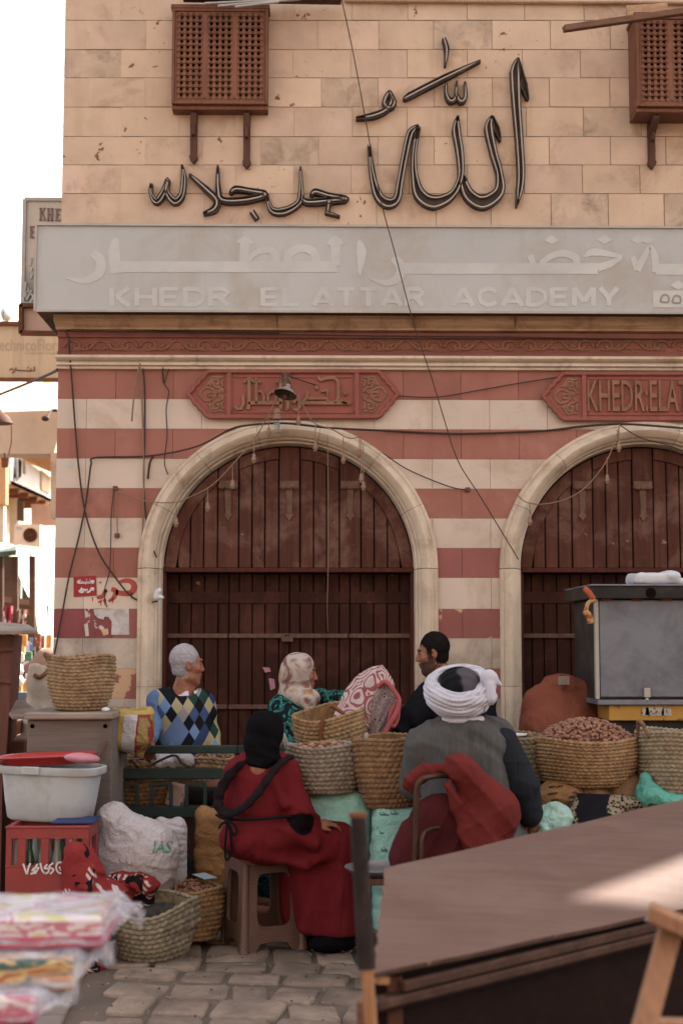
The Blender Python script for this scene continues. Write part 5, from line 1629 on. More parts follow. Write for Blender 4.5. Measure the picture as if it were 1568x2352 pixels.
def dates(label, c, rx, ry, hh, n, size=0.014, cat='dates', seed=1, mats=None, squash=1.0):
    rn = random.Random(seed); mb = MB()
    c = Vector(c)
    i = 0; tries = 0
    for i in range(n):
        a = rn.uniform(0, 2 * PI); r = math.sqrt(rn.random()) * 0.97
        x, y = r * math.cos(a), r * math.sin(a)
        z = hh * (1 - r * r) ** 0.8 + rn.uniform(-0.010, 0.006)
        rot = Euler((rn.uniform(-0.6, 0.6), rn.uniform(-0.6, 0.6), rn.uniform(0, PI))).to_matrix()
        L = size * rn.uniform(0.9, 1.35); w = size * rn.uniform(0.48, 0.62)
        mb.ball(c + Vector((x * rx, y * ry, z)), (L, w, w), 7, 5, rn.choice((0, 0, 0, 1)), rot)
    base = []
    pts = [[c + Vector((rx * q * math.cos(2 * PI * k / 24), ry * q * math.sin(2 * PI * k / 24), hh * (1 - q * q) ** 0.8 - 0.012)) for k in range(24)] for q in (0.98, 0.75, 0.5, 0.25, 0.02)]
    mb.grid(pts, 0, True)
    o = mb.build('dates', mats or [m_date, m_date2], smooth=True)
    return tag(o, label, cat, kind='stuff')

# ------------------------------------------------------------------ barricade
YF = 7.75
m_green = M('green_paint', '#26332e', v=0.15, sc=6, bump=0.2, bsc=60, rough=0.55, chips=('#5d5148', 0.08, 10.0), spec=0.15)
bar = thing('barricade', 'dark green metal barricade between the sellers and the man in the patterned sweater', 'barricade', P(240, 2080, YF) * 1.0)
def fbar(a, b, w=0.04, hgt=0.04, nm='rail', dy=0):
    return MB().bar(P(*a, YF + dy), P(*b, YF + dy), w, hgt).build(nm, m_green, bar, bevel=0.004)
fbar((115, 1722), (545, 1721), 0.05, 0.042); fbar((546, 1721), (968, 1724), 0.05, 0.042)
fbar((208, 1777), (510, 1777), 0.03, 0.055, dy=0.01); fbar((512, 1777), (660, 1777), 0.03, 0.05, dy=0.01)
fbar((252, 1865), (640, 1865), 0.03, 0.06, dy=0.01)
fbar((252, 1985), (640, 1985), 0.03, 0.05, dy=0.01)
gz = PZ(243, 2100, 0)
for x in (244, 655, 960):
    a = P(x, 1730, YF); MB().bar((a.x, YF, 0.0), (a.x, YF, a.z), 0.034, 0.034, (0, 1, 0)).build('post', m_green, bar, bevel=0.003)
    MB().bar((a.x, YF - 0.22, 0.015), (a.x, YF + 0.22, 0.015), 0.05, 0.03).build('foot', m_green, bar, bevel=0.003)
for (x0, x1) in ((269, 318), (346, 396), (426, 474), (506, 556)):
    mb = MB()
    for a, b in (((x0 + 3, 1803), (x0 + 3, 1851)), ((x1 - 3, 1803), (x1 - 3, 1851))): mb.bar(P(*a, YF), P(*b, YF), 0.02, 0.018, (0, 1, 0))
    mb.bar(P(x0, 1801, YF), P(x1, 1801, YF), 0.02, 0.016)
    mb.build('square_frame', m_green, bar, bevel=0.002)
for x in (293, 371, 420, 450, 531, 580):
    a, b = P(x, 1880, YF), P(x, 1976, YF)
    MB().bar(a, b, 0.02, 0.02, (0, 1, 0)).build('upright', m_green, bar, bevel=0.002)

# ------------------------------------------------------------------ left group
m_crate = M('grey_board', '#6c5f57', v=0.12, sc=5, bump=0.2, bsc=40, grain='x', rough=0.8, dirt=('#5f5249', 0.4, 5.0))
bx = thing('wooden_chest', 'grey wooden chest with a thick pale lid under the tall basket', 'chest', P(160, 1900, 7.35))
a, b = P(63, 1652, 7.3), P(258, 1652, 7.3)
MB().box((a.x, 7.3, 0.0), (b.x, 7.9, a.z - 0.002)).build('body', m_crate, bx, bevel=0.006)
z1 = P(62, 1637, 7.28).z
MB().box((a.x - 0.008, 7.26, a.z), (b.x + 0.01, 7.92, z1)).build('lid', m_greywood, bx, bevel=0.006)
MB().bar(P(243, 1702, 7.285), P(231, 1738, 7.285), 0.012, 0.012).build('hasp', m_iron, bx)
for x in (75, 242): MB().lathe([(0.0, 0), (0.011, 0.0)], seg=10, mat=Matrix.Translation(P(x, 1668, 7.297)) @ Matrix.Rotation(PI / 2, 4, 'X')).build('bolt_hole', m_void, bx)
basket('tall round straw basket standing on the grey wooden chest', Vector((P(186, 1636, 7.5).x, 7.5, z1)), 0.118, 0.165, 0.275, 15, m_st_tan, handles=((200, 0.25, 0.02, m_st_orange), (170, 0.2, 0.01, m_st_orange)), bulge=0.10, seed=2)
tag(MB().ball(Vector((P(243, 1637, 7.35).x, 7.35, z1 + 0.012)), (0.022, 0.018, 0.012)).build('paper_ball', M('white_cloth', '#c9c4c6'), smooth=True), 'crumpled white paper beside the tall basket', 'paper')
# canvas sack behind
pcs = P(95, 1630, 8.6)
o = body('canvas_sack', sdf([('u', c_(P(88, 1720, 8.6), P(95, 1560, 8.6), 0.125, 0.06), .02), ('u', c_(P(94, 1570, 8.6), P(94, 1540, 8.6), 0.075, 0.07), .05), ('s', c_(P(94, 1545, 8.6), P(94, 1525, 8.6), 0.055, 0.06), .01)],
         warp=lambda p: fold(p, (1, 0.3, 0), 60, 0.002) + lump(p, 18, 0.004)), np.array(P(90, 1640, 8.6)) - (.2, .2, .35), np.array(P(90, 1600, 8.6)) + (.2, .2, .25), 0.011, M('canvas_beige', '#b3a08e', v=0.06, sc=6, bump=0.2, bsc=120, dirt=('#957e6a', 0.3, 5.0)))
tag(o, 'tall beige canvas sack with a brown collar behind the straw basket', 'sack')
tag(MB().tube(spline([P(80, 1550, 8.52), P(90, 1556, 8.5), P(104, 1548, 8.52), P(112, 1538, 8.55)], 6), 0.012, 6).build('rope', m_rust, smooth=True), 'brown rope tied round the beige canvas sack', 'rope')
tag(MB().box(P(22, 1692, 8.3), P(66, 1650, 8.75)).build('wooden_box', M('orange_board', '#7d4a2c', v=0.15, sc=5, bump=0.2, grain='x'), bevel=0.01), 'orange brown wooden box between the cabinet and the grey chest', 'box')
tag(MB().bar(P(24, 1612, 8.1), P(64, 1648, 7.7), 0.16, 0.02).build('board', m_greywood, bevel=0.003), 'loose grey board sloping down to the grey chest', 'board')
tag(MB().box((P(2, 1740, 8).x, 8.0, 0), (P(60, 1740, 8).x, 8.5, P(2, 1700, 8).z)).build('wooden_crate', m_brownwood, bevel=0.01), 'low brown crate under the orange brown wooden box', 'crate')
# cabinet with slanting plank roof
cab = thing('kiosk', 'red brown wooden kiosk cabinet with a grey plank roof beside the white tub', 'kiosk', P(0, 1740, 7.75))
m_cab = M('cabinet_wood', '#6b4336', v=0.12, sc=4, bump=0.2, bsc=40, grain='z', rough=0.75)
f = [P(-80, 1760, 7.75), P(14, 1760, 7.75), P(34, 1458, 7.75), P(-80, 1458, 7.75)]
MB().hexa([f[0], f[1], f[1] + Vector((-0.06, 0.5, 0)), f[0] + Vector((0, 0.5, 0)), f[3], f[2], f[2] + Vector((-0.06, 0.5, 0)), f[3] + Vector((0, 0.5, 0))]).build('body', m_cab, cab, bevel=0.004)
q = f[1]; MB().box((f[0].x, 7.77, 0), (q.x - 0.02, 8.2, q.z - 0.002)).build('base', m_cab, cab)
for (x0, y0, x1, y1) in ((-60, 1498, 32, 1490), (-60, 1555, 26, 1566)):
    MB().bar(P(x0, y0, 7.735), P(x1, y1, 7.735), 0.02, 0.022).build('batten', m_cab, cab, bevel=0.003)
a0, a1 = P(-90, 1458, 7.55), P(87, 1457, 7.55); b0, b1 = P(-90, 1428, 8.2), P(66, 1443, 8.2)
MB().hexa([a0, a1, b1, b0] + [p + Vector((0, 0, 0.022)) for p in (a0, a1, b1, b0)]).build('roof_plank', m_greywood, cab, bevel=0.004)
# striped seed sack hung over the rail
YK = 7.6
ks = P(304, 1680, YK)
m_seed, n = newmat('seed_sack', 0.6, 0.2)
sp0 = n.sep(n.coord())
xw = n.math('ADD', n.math('SUBTRACT', sp0[0], ks.x), n.math('MULTIPLY', n.math('SUBTRACT', sp0[2], ks.z), -0.10))
xw = n.math('ADD', xw, n.math('MULTIPLY', n.math('SUBTRACT', n.noise(n.coord(), 40, 2), 0.5), 0.01))
colr = n.ramp(n.math('MULTIPLY_ADD', xw, 4.0, 0.5), [(0.0, C('#a5873f')), (0.34, C('#a9a4a8')), (0.62, C('#822a22'))], 'CONSTANT')
pic = n.math('MULTIPLY', n.ramp(n.noise(n.coord(), 11, 3), [(0.5, (0, 0, 0)), (0.52, (1, 1, 1))]), n.ramp(n.math('MULTIPLY_ADD', xw, 4.0, 0.5), [(0.0, (0, 0, 0)), (0.66, (1, 1, 1))], 'CONSTANT'))
colr = n.mix(pic, colr, C('#8a7238'))
topf = n.ramp(n.math('MULTIPLY_ADD', n.math('SUBTRACT', sp0[2], ks.z), 4.0, 0.5), [(0.0, (0, 0, 0)), (0.865, (1, 1, 1))], 'CONSTANT')
colr = n.mix(topf, colr, C('#a88a3c'))
n.l(colr, n.b.inputs['Base Color'])
n.l(n.bump(n.math('ABSOLUTE', n.math('SUBTRACT', n.noise(n.coord(), 30, 3, 0.5, 0.6), 0.5)), 0.6, 0.02), n.b.inputs['Normal'])
o = body('seed_sack', sdf([('u', b_(P(303, 1672, YK), (0.112, 0.09, 0.11), 0.06), .02), ('u', c_(P(306, 1700, YK), P(318, 1730, YK), 0.07, 0.02), .06), ('u', c_(P(270, 1632, YK), P(338, 1634, YK), 0.03, 0.03), .03), ('s', e_(P(304, 1622, YK), (0.085, 0.07, 0.05)), .02)],
         warp=lambda p: lump(p, 28, 0.005) + fold(p, (0.3, 0, 1), 120, 0.002, wob=0.5)), np.array(ks) - (.2, .18, .22), np.array(ks) + (.2, .18, .22), 0.008, m_seed)
tag(o, 'yellow, white and red seed sack slumped over the green rail', 'sack')
# tub and tray
YT = 6.95
tb_ = thing('tub', 'large white plastic tub stacked on the red bottle crates', 'tub', P(100, 1892, YT))
m_tub = M('tub_plastic', '#adaeae', v=0.04, sc=6, bump=0.06, bsc=20, rough=0.45, spec=0.45, dirt=('#8c8a86', 0.35, 5.0))
def sq(r, th, ex=0.55):
    c, s = math.cos(th), math.sin(th)
    return Vector((math.copysign(abs(c) ** ex, c) * r, math.copysign(abs(s) ** ex, s) * r * 0.68, 0))
zc = P(100, 1890, YT).z; ht = 0.255
TT = Matrix.Translation((P(102, 1890, YT).x, YT + 0.16, zc)) @ Matrix.Rotation(R(1.5), 4, 'Y') @ Matrix.Rotation(R(-8), 4, 'Z')
prof = [(0.0, 0.0), (0.185, 0.0), (0.2, 0.012), (0.215, 0.10), (0.228, 0.20), (0.232, 0.222), (0.25, 0.224), (0.255, 0.232), (0.255, 0.258), (0.246, 0.262), (0.236, 0.255), (0.22, 0.15), (0.2, 0.02), (0.0, 0.015)]
N = 64
rows = [[TT @ (sq(r * (1 + (0.006 * (1 if (k // 2) % 4 == 0 else 0) if 0.02 < z < 0.2 and i < 6 else 0)), 2 * PI * k / N) + Vector((0, 0, z))) for k in range(N)] for i, (r, z) in enumerate(prof)]
MB().grid(rows, closed_u=True).build('body', m_tub, tb_, smooth=True, auto=45)
MB().obox(TT @ Vector((-0.05, -0.178, 0.245)), TT.to_3x3() @ Vector((0.045, 0, 0)), TT.to_3x3() @ Vector((0, 0.008, 0)), TT.to_3x3() @ Vector((0, 0, 0.02))).build('grip', m_tub, tb_, bevel=0.005)
m_redpl = M('red_plastic', '#a5241f', v=0.05, sc=6, bump=0.05, rough=0.35, spec=0.5)
tr_ = thing('tray', 'bright red plastic tray lying across the white tub', 'tray', TT @ Vector((0, 0, 0.27)))
T2 = TT @ Matrix.Translation((-0.03, -0.01, 0.268)) @ Matrix.Rotation(R(-4), 4, 'Y')
prof = [(0.0, 0.012), (0.15, 0.012), (0.18, 0.014), (0.21, 0.042), (0.236, 0.046), (0.243, 0.040), (0.236, 0.034), (0.215, 0.028), (0.19, 0.0), (0.0, 0.0)]
MB().grid([[T2 @ (sq(r, 2 * PI * k / N, 0.6) + Vector((0, 0, z))) for k in range(N)] for r, z in prof], closed_u=True).build('dish', m_redpl, tr_, smooth=True, auto=45)
q = sdf([('u', e_(P(188, 1741, 6.85), (0.085, 0.06, 0.022), (0, 4, 0)), .01)], warp=lambda p: lump(p, 30, 0.003))
tag(body('soap_dish', q, np.array(P(188, 1741, 6.85)) - .12, np.array(P(188, 1741, 6.85)) + .12, 0.008, M('pink_plastic', '#b0707c', v=0.06, rough=0.45)), 'pink plastic dish at the end of the red tray', 'dish')
# bottle crates
YCR = 6.76
m_cr = M('crate_red', '#8e2824', v=0.07, sc=5, bump=0.08, rough=0.5, spec=0.4, dirt=('#7a2a24', 0.4, 6.0))
m_white_p = M('white_paint', '#cfc8c6', v=0.05)
m_glass, n = newmat('bottle_glass', 0.08, 0.5); n.b.inputs['Base Color'].default_value = C('#b4bab4'); n.b.inputs['Transmission Weight'].default_value = 0.5
m_gg, n = newmat('bottle_glass_green', 0.08, 0.5); n.b.inputs['Base Color'].default_value = C('#2f6a3c'); n.b.inputs['Transmission Weight'].default_value = 0.6
x0, x1 = P(15, 1900, YCR).x, P(205, 1900, YCR).x
ztop = P(100, 1897, YCR).z; hc = ztop / 2
def crate(z, label):
    t = thing('bottle_crate', label, 'crate', ((x0 + x1) / 2, YCR, z), 'red bottle crates')
    D = 0.30; w = 0.02
    mb = MB()
    zs = lambda f: z + 0.004 + (hc - 0.006) * f
    for (ya, yb) in ((YCR, YCR + w), (YCR + D - w, YCR + D)):
        mb.box((x0, ya, zs(0)), (x1, yb, zs(0.10)))
        mb.box((x0, ya, zs(0.10)), (x1, yb, zs(0.42))) if True else None
        mb.box((x0, ya, zs(0.82)), (x1, yb, zs(1.0)))
        for a, b in ((0, 0.07), (0.14, 0.24), (0.42, 0.52), (0.72, 0.80), (0.93, 1.0)) if True else ():
            mb.box((x0 + (x1 - x0) * a, ya, zs(0.42)), (x0 + (x1 - x0) * b, yb, zs(0.82)))
    for xa, xb in ((x0, x0 + w), (x1 - w, x1)):
        mb.box((xa, YCR + w, zs(0)), (xb, YCR + D - w, zs(0.5))); mb.box((xa, YCR + w, zs(0.8)), (xb, YCR + D - w, zs(1)))
        mb.box((xa, YCR + w, zs(0.5)), (xb, YCR + w + 0.05, zs(0.8))); mb.box((xa, YCR + D - w - 0.05, zs(0.5)), (xb, YCR + D - w, zs(0.8)))
    mb.box((x0 + w, YCR + w, zs(0)), (x1 - w, YCR + D - w, zs(0.05)))
    for k in range(1, 6): mb.box((x0 + (x1 - x0) * k / 6 - 0.003, YCR + w, zs(0.05)), (x0 + (x1 - x0) * k / 6 + 0.003, YCR + D - w, zs(0.45)))
    mb.box((x0 - 0.004, YCR - 0.004, zs(0.965)), (x1 + 0.004, YCR + 0.006, zs(1.003)))
    mb.box((x0 - 0.003, YCR - 0.003, zs(0.40)), (x1 + 0.003, YCR + 0.004, zs(0.425)))
    mb.build('shell', m_cr, t, bevel=0.0025)
    lt = MB()
    for pts in ([(165, 435), (178, 475), (190, 508)], [(214, 432), (200, 470), (192, 506)], [(226, 486), (244, 462), (240, 496), (216, 506)], [(264, 436), (250, 462), (272, 462), (256, 490), (246, 506)], [(284, 430), (296, 480), (318, 506)],
                [(332, 440), (312, 466), (344, 470), (334, 498), (310, 504)], [(372, 430), (346, 455), (376, 478), (352, 506)], [(446, 432), (408, 426), (394, 466), (416, 500), (452, 494)], [(412, 462), (446, 458)], [(420, 476), (446, 474)]):
        pp = [((a) * 0.3296, 1837.3 + b * 0.3296) for a, b in pts]
        off = 0 if z > 0.1 else (ztop - hc) * FPX / YCR
        ribbon_solid(lt, [(a, b + off + 3) for a, b in pp], 1.9, YCR - 0.006, YCR - 0.0005, lambda px, py: (P(px, py, YCR).x, P(px, py, YCR).z), 4)
    lt.build('script_logo', m_white_p, t)
    return t
crate(0.0, 'lower red plastic bottle crate, standing on the ground'); crate(hc, 'upper red plastic bottle crate, under the white tub')
for z in (0, hc):
    for i in range(6):
        for j in range(2):
            px = x0 + (x1 - x0) * (i + 0.5) / 6; py = YCR + 0.075 + j * 0.13
            gr = (i * 2 + j + int(z > 0)) % 5 == 3
            b0 = thing('bottle', ('green' if gr else 'clear') + ' glass bottle standing in the ' + ('upper' if z else 'lower') + ' red crate', 'bottle', (px, py, z + 0.03), ('green' if gr else 'clear') + ' bottles in the ' + ('upper' if z else 'lower') + ' crate')
            MB().lathe([(0.026, 0.0), (0.028, 0.01), (0.028, 0.10), (0.024, 0.13), (0.013, 0.18), (0.012, 0.225)], c=(px, py, z + 0.024), seg=12).build('glass', m_gg if gr else m_glass, b0, smooth=True, auto=50)
            MB().lathe([(0.015, 0), (0.015, 0.012), (0.012, 0.015)], c=(px, py, z + 0.25), seg=12).build('cap', m_white_p if i % 2 else m_cr, b0)
            MB().lathe([(0.0286, 0.04), (0.0286, 0.09)], c=(px, py, z + 0.026), seg=12, cap0=False, cap1=False).build('band', m_white_p, b0)
tag(MB().box((x0 + 0.2, YCR + 0.05, ztop + 0.001), (x1 + 0.015, YCR + 0.28, ztop + 0.012)).build('plastic_sheet', M('blue_plastic', '#2f3a66', v=0.1, rough=0.5), bevel=0.003), 'blue plastic sheet edge between the white tub and red crate', 'sheet')

# ------------------------------------------------------------------ sacks and blanket
def sackbody(name, label, cat, ops, lo, hi, h, mat, warp=None, pick=None):
    o = body(name, sdf(ops, warp), lo, hi, h, mat, pick=pick)
    return tag(o, label, cat)
Yw = 7.2
def PP(px, py, Y): return np.array(P(px, py, Y))
m_swh = M('poly_sack', '#b5acae', crink=11, v=0.06, sc=5, bump=0.35, bsc=50, rough=0.7, dirt=('#958a86', 0.3, 6.0), bd=0.006)
ws = sackbody('sack', 'big slumped white woven sack with green print leaning on the barricade', 'sack',
    [('u', e_(PP(310, 1985, Yw), (0.185, 0.14, 0.22)), .02), ('u', c_(PP(262, 1885, Yw), PP(330, 1960, Yw), 0.075, 0.14), .08), ('u', e_(PP(252, 1874, Yw), (0.055, 0.06, 0.045)), .04), ('u', c_(PP(300, 2140, Yw), PP(330, 2010, Yw), 0.14, 0.15), .05)],
    PP(310, 1990, Yw) - (.3, .26, .42), PP(310, 1990, Yw) + (.3, .26, .36), 0.010, m_swh, lambda p: lump(p, 15, 0.012) + fold(p, (0.8, 0, -0.7), 42, 0.006, wob=0.8) + fold(p, (0.3, 0.2, 1), 70, 0.003, 1.0, wob=0.9))
mb = MB()
(xa, za), (xb, zb) = (lambda p, q: ((p.x, p.z), (q.x, q.z)))(P(349, 1962, 7.0), P(385, 1932, 7.0))
vs, fs = text_mesh('IAS', 0.05, 0.075)
cs, sn = math.cos(R(-8)), math.sin(R(-8))
tag(sackbody('sack', 'small ribbed white sack behind the big white sack', 'sack', [('u', b_(PP(388, 1960, 7.4), (0.09, 0.09, 0.17), 0.06), .02), ('u', e_(PP(410, 1895, 7.4), (0.03, 0.04, 0.04)), .03), ('u', e_(PP(368, 1893, 7.4), (0.03, 0.04, 0.035)), .03)],
    PP(388, 1960, 7.4) - (.16, .16, .3), PP(388, 1960, 7.4) + (.16, .16, .25), 0.008, m_swh, lambda p: fold(p, (0.25, 0, 1), 190, 0.005, wob=0.4)))
tag(sackbody('sack', 'ochre brown sack standing behind the woman in red', 'sack', [('u', b_(PP(485, 1935, 7.55), (0.08, 0.08, 0.17), 0.05), .02), ('u', e_(PP(465, 1868, 7.55), (0.03, 0.05, 0.04)), .03), ('u', c_(PP(490, 2060, 7.55), PP(488, 1960, 7.55), 0.085, 0.08), .03)],
    PP(485, 1975, 7.55) - (.16, .16, .32), PP(485, 1935, 7.55) + (.16, .16, .25), 0.008, M('ochre_sack', '#8f6438', v=0.1, crink=11, sc=8, bump=0.3, bsc=60), lambda p: lump(p, 22, 0.008) + fold(p, (0.2, 0, 1), 60, 0.004, wob=0.8)))
m_blank, n = newmat('printed_fleece', 0.95, 0.1)
vec = n.coord()
nz = n.noise(vec, 6.5, 2, 0.4, 0.5); nz2 = n.noise(vec, 9.0, 2, 0.4, 0.8)
wv = n.n('ShaderNodeTexWave'); wv.inputs['Scale'].default_value = 16; wv.inputs['Distortion'].default_value = 3; n.l(n.coord((1, 1, 1), rot=(0, 0.7, 0.3)), wv.inputs['Vector'])
strp = n.ramp(wv.outputs['Fac'], [(0.45, C('#842424')), (0.55, C('#b9a8a4'))])
base = n.mix(n.ramp(nz, [(0.55, (0, 0, 0)), (0.56, (1, 1, 1))]), C('#842424'), strp)
base = n.mix(n.ramp(nz2, [(0.59, (0, 0, 0)), (0.60, (1, 1, 1))]), base, C('#1a1517'))
n.l(base, n.b.inputs['Base Color']); n.l(n.bump(n.math('ABSOLUTE', n.math('SUBTRACT', n.noise(vec, 7, 3, 0.5, 0.8), 0.5)), 0.7, 0.03), n.b.inputs['Normal'])
tag(sackbody('blanket', 'crumpled red fleece blanket with black and white patches before the crates', 'blanket', [('u', e_(PP(190, 2015, 6.75), (0.10, 0.09, 0.14)), .02), ('u', e_(PP(225, 2052, 6.8), (0.14, 0.10, 0.08)), .06), ('u', e_(PP(310, 2032, 7.0), (0.14, 0.09, 0.05)), .06), ('u', e_(PP(178, 1958, 6.72), (0.05, 0.05, 0.05)), .05), ('u', c_(PP(195, 2190, 6.78), PP(200, 2080, 6.78), 0.13, 0.12), .05), ('u', c_(PP(310, 2130, 7.02), PP(310, 2050, 7.02), 0.1, 0.09), .05)],
    PP(240, 2080, 6.75) - (.32, .25, .32), PP(240, 2020, 6.75) + (.36, .28, .26), 0.009, m_blank, lambda p: lump(p, 17, 0.012) + fold(p, (0.8, 0.1, 0.6), 46, 0.010, wob=0.9) + fold(p, (-0.5, 0.2, 0.8), 75, 0.004, 2.0, wob=0.8)))
# green print on the white sack: thin letters laid on its surface
from mathutils.bvhtree import BVHTree
def lay_on(target, vs, fs, origin, ax, az, name, mat, parent, lift=0.003):
    """drape flat letters on a mesh by dropping them along the view axis of the surface"""
    me = target.data; bv = BVHTree.FromPolygons([v.co[:] for v in me.vertices], [p.vertices[:] for p in me.polygons])
    out = []
    for a, b, c in vs:
        q = Vector(origin) + Vector(ax) * a + Vector(az) * c
        hit = bv.ray_cast(Vector((q.x, q.y - 1.0, q.z)), Vector((0, 1, 0)))
        out.append((q.x, (hit[0].y if hit[0] else q.y) - lift, q.z))
    return MB().add(out, fs).build(name, mat, parent)
tag(lay_on(ws, *text_mesh('IAS', 0.055, 0.085, 0, 0.02), P(348, 1962, 7.0), (1, 0, -0.12), (0.12, 0, 1), 'print', M('green_print', '#4a8a72', v=0.2, sc=20, chips=('#b5acae', 0.3, 20.0)), ws))
w0 = basket('worn grey straw basket with a dark side, alone on the cobbles', PZ(342, 2212, 0) + Vector((0, 0.12, 0)), 0.15, 0.185, 0.25, 10, straw('worn', '#85785f', dark='#4f463c', cover=0.35), sy=0.85, stitch=0.03, bulge=0.10, wob=0.014, tilt=Matrix.Rotation(R(9), 4, 'X'),
       deform=lambda q: Vector((q.x * (1 + 0.12 * (q.z > 0.15)), q.y, q.z + 0.16 * q.x * (q.z / 0.25))), seed=5)
c0 = PZ(342, 2212, 0) + Vector((0, 0.12, 0))
tag(body('cloth', sdf([('u', e_((c0.x + 0.02, c0.y + 0.03, 0.19), (0.13, 0.09, 0.05)), .01)], warp=lambda p: lump(p, 40, 0.015)), (c0.x - .2, c0.y - .15, .1), (c0.x + .25, c0.y + .2, .3), 0.010, M('dark_cloth', '#3d3834', v=0.2, sc=12, bump=0.3)), 'dark crumpled cloth stuffed inside the worn grey basket', 'cloth')
b8 = P(432, 2128, 7.22)
bq = Vector((b8.x, 7.22, 0.03))
basket('straw basket of dried fruit on the ground behind the brown stool', bq, 0.135, 0.165, 0.24, 10, m_st_gold, handles=((215, 0.3, 0.035, m_st_pale),), seed=4)
dates('dried fruit heaped in the basket behind the brown stool', bq + Vector((0, 0, 0.225)), 0.145, 0.145, 0.03, 130, 0.013, seed=3)
tag(MB().add([P(440, 2008, 7.35), P(470, 2020, 7.25), P(500, 2016, 7.3), P(470, 2004, 7.4)] , [(0, 1, 2, 3)]).build('packet', M('blue_packet', '#7d9aa8', chips=('#b0a090', 0.4, 18.0))), 'pale blue paper packet lying on the dried fruit', 'packet')
# behind the barricade
basket('wide straw basket behind the barricade under the man in the patterned sweater', Vector((P(330, 1750, 8.05).x, 8.05, P(330, 1850, 8.05).z)), 0.2, 0.23, 0.24, 10, m_st_orange, seed=8)
dates('mixed dried goods in the wide basket behind the barricade', Vector((P(330, 1750, 8.05).x, 8.05, P(330, 1752, 8.05).z)), 0.2, 0.2, 0.03, 130, 0.016, seed=6)
basket('small straw basket behind the barricade near the woman in red', Vector((P(478, 1750, 8.05).x, 8.05, P(478, 1850, 8.05).z)), 0.12, 0.14, 0.26, 10, m_st_tan, seed=9)
dates('red and tan dried goods in the small basket behind the barricade', Vector((P(478, 1740, 8.05).x, 8.05, P(478, 1741, 8.05).z)), 0.12, 0.12, 0.03, 70, 0.016, seed=7)
MBx = MB().box((P(255, 1860, 8.05).x, 7.85, 0), (P(560, 1860, 8.05).x, 8.35, P(330, 1851, 8.05).z - 0.004)); tag(MBx.build('wooden_crate', m_darkwood, bevel=0.01), 'dark wooden crate carrying two baskets behind the barricade', 'crate')
tag(sackbody('plastic_bag', 'crumpled pale bag lying on the wide basket behind the barricade', 'bag', [('u', e_(PP(372, 1748, 7.9), (0.07, 0.05, 0.035)), .02), ('u', e_(PP(420, 1745, 7.9), (0.06, 0.05, 0.035)), .04), ('u', e_(PP(358, 1760, 7.88), (0.03, 0.03, 0.04)), .03)], PP(390, 1750, 7.9) - .17, PP(390, 1750, 7.9) + .17, 0.009, m_swh, lambda p: lump(p, 38, 0.010)))
tag(MB().tube(spline([P(300, 1745, 7.8), P(330, 1770, 7.78), P(352, 1755, 7.8), P(400, 1735, 7.8), P(420, 1755, 7.78), P(450, 1768, 7.8)], 6), 0.007, 6).build('cable', m_cable, smooth=True), 'black cord hanging in loops under the green top rail', 'cord')
tag(sackbody('paper_bag', 'printed pink paper bag wedged behind the square frames', 'bag', [('u', b_(PP(404, 1828, 7.86), (0.05, 0.03, 0.065), 0.02, (0, 14, 0)), .01)], PP(404, 1828, 7.86) - .12, PP(404, 1828, 7.86) + .12, 0.008, M('pink_paper', '#a8877c', v=0.08, chips=('#5a4a66', 0.26, 22.0)), lambda p: lump(p, 40, 0.004)))

# ------------------------------------------------------------------ middle group
m_turq = M('turquoise_sack', '#86b8ac', crink=11, v=0.08, sc=5, bump=0.35, bsc=45, rough=0.6, dirt=('#8fc4b6', 0.35, 5.0), bd=0.006)
YM = 7.2
t1 = sackbody('sack', 'large turquoise woven sack under the grey basket', 'sack', [('u', b_(PP(765, 1935, YM), (0.18, 0.16, 0.26), 0.09), .02), ('u', c_(PP(765, 2110, YM), PP(765, 1950, YM), 0.17, 0.17), .04), ('u', e_(PP(755, 1915, 7.05), (0.1, 0.06, 0.06)), .05)], PP(765, 1960, YM) - (.27, .26, .36), PP(765, 1940, YM) + (.27, .26, .3), 0.011, m_turq, lambda p: lump(p, 13, 0.010) + fold(p, (0.15, 0, 1), 45, 0.006, wob=1.0))
z_t1 = P(740, 1820, 7.15).z
b2 = Vector((P(746, 1820, 7.15).x, 7.15, z_t1))
basket('grey straw basket with rope handles on the large turquoise sack', b2, 0.148, 0.182, 0.225, 10, m_st_grey, stitch=0.028, handles=((180, 0.16, 0.06, M('rope_grey', '#8f887f')), (0, 0.16, 0.07, M('rope_grey', '#8f887f'))), seed=11, bulge=0.08)
dates('pale figs heaped in the grey basket on the turquoise sack', b2 + Vector((0, 0, 0.205)), 0.165, 0.16, 0.035, 150, 0.015, seed=9, mats=[m_date2, M('fig', '#a8835f', v=0.2, sc=25, bump=0.3)], cat='figs')
b3 = Vector((P(905, 1852, 7.05).x, 7.05, P(905, 1852, 7.05).z))
basket('deep orange brown straw basket beside the man with the turban', b3, 0.125, 0.17, 0.33, 13, m_st_orange, stitch=0.024, tilt=Matrix.Rotation(R(-5), 4, 'Y'), bulge=0.09, handles=(), seed=12)
b4 = Vector((P(765, 1712, 7.85).x, 7.85, P(765, 1724, 7.85).z))
basket('tilted straw basket with a leather strap behind the rail', b4, 0.165, 0.185, 0.21, 9, m_st_gold, tilt=Matrix.Rotation(R(10), 4, 'X') @ Matrix.Rotation(R(-8), 4, 'Y'), seed=13, bulge=0.05)
tag(MB().tube(spline([P(735, 1712, 7.64), P(738, 1670, 7.63), P(745, 1640, 7.64), P(758, 1622, 7.68), P(775, 1630, 7.68), P(790, 1640, 7.66)], 6), 0.011, 6).build('strap', M('leather_brown', '#70401f', v=0.15), smooth=True), 'brown leather strap over the tilted basket', 'strap')
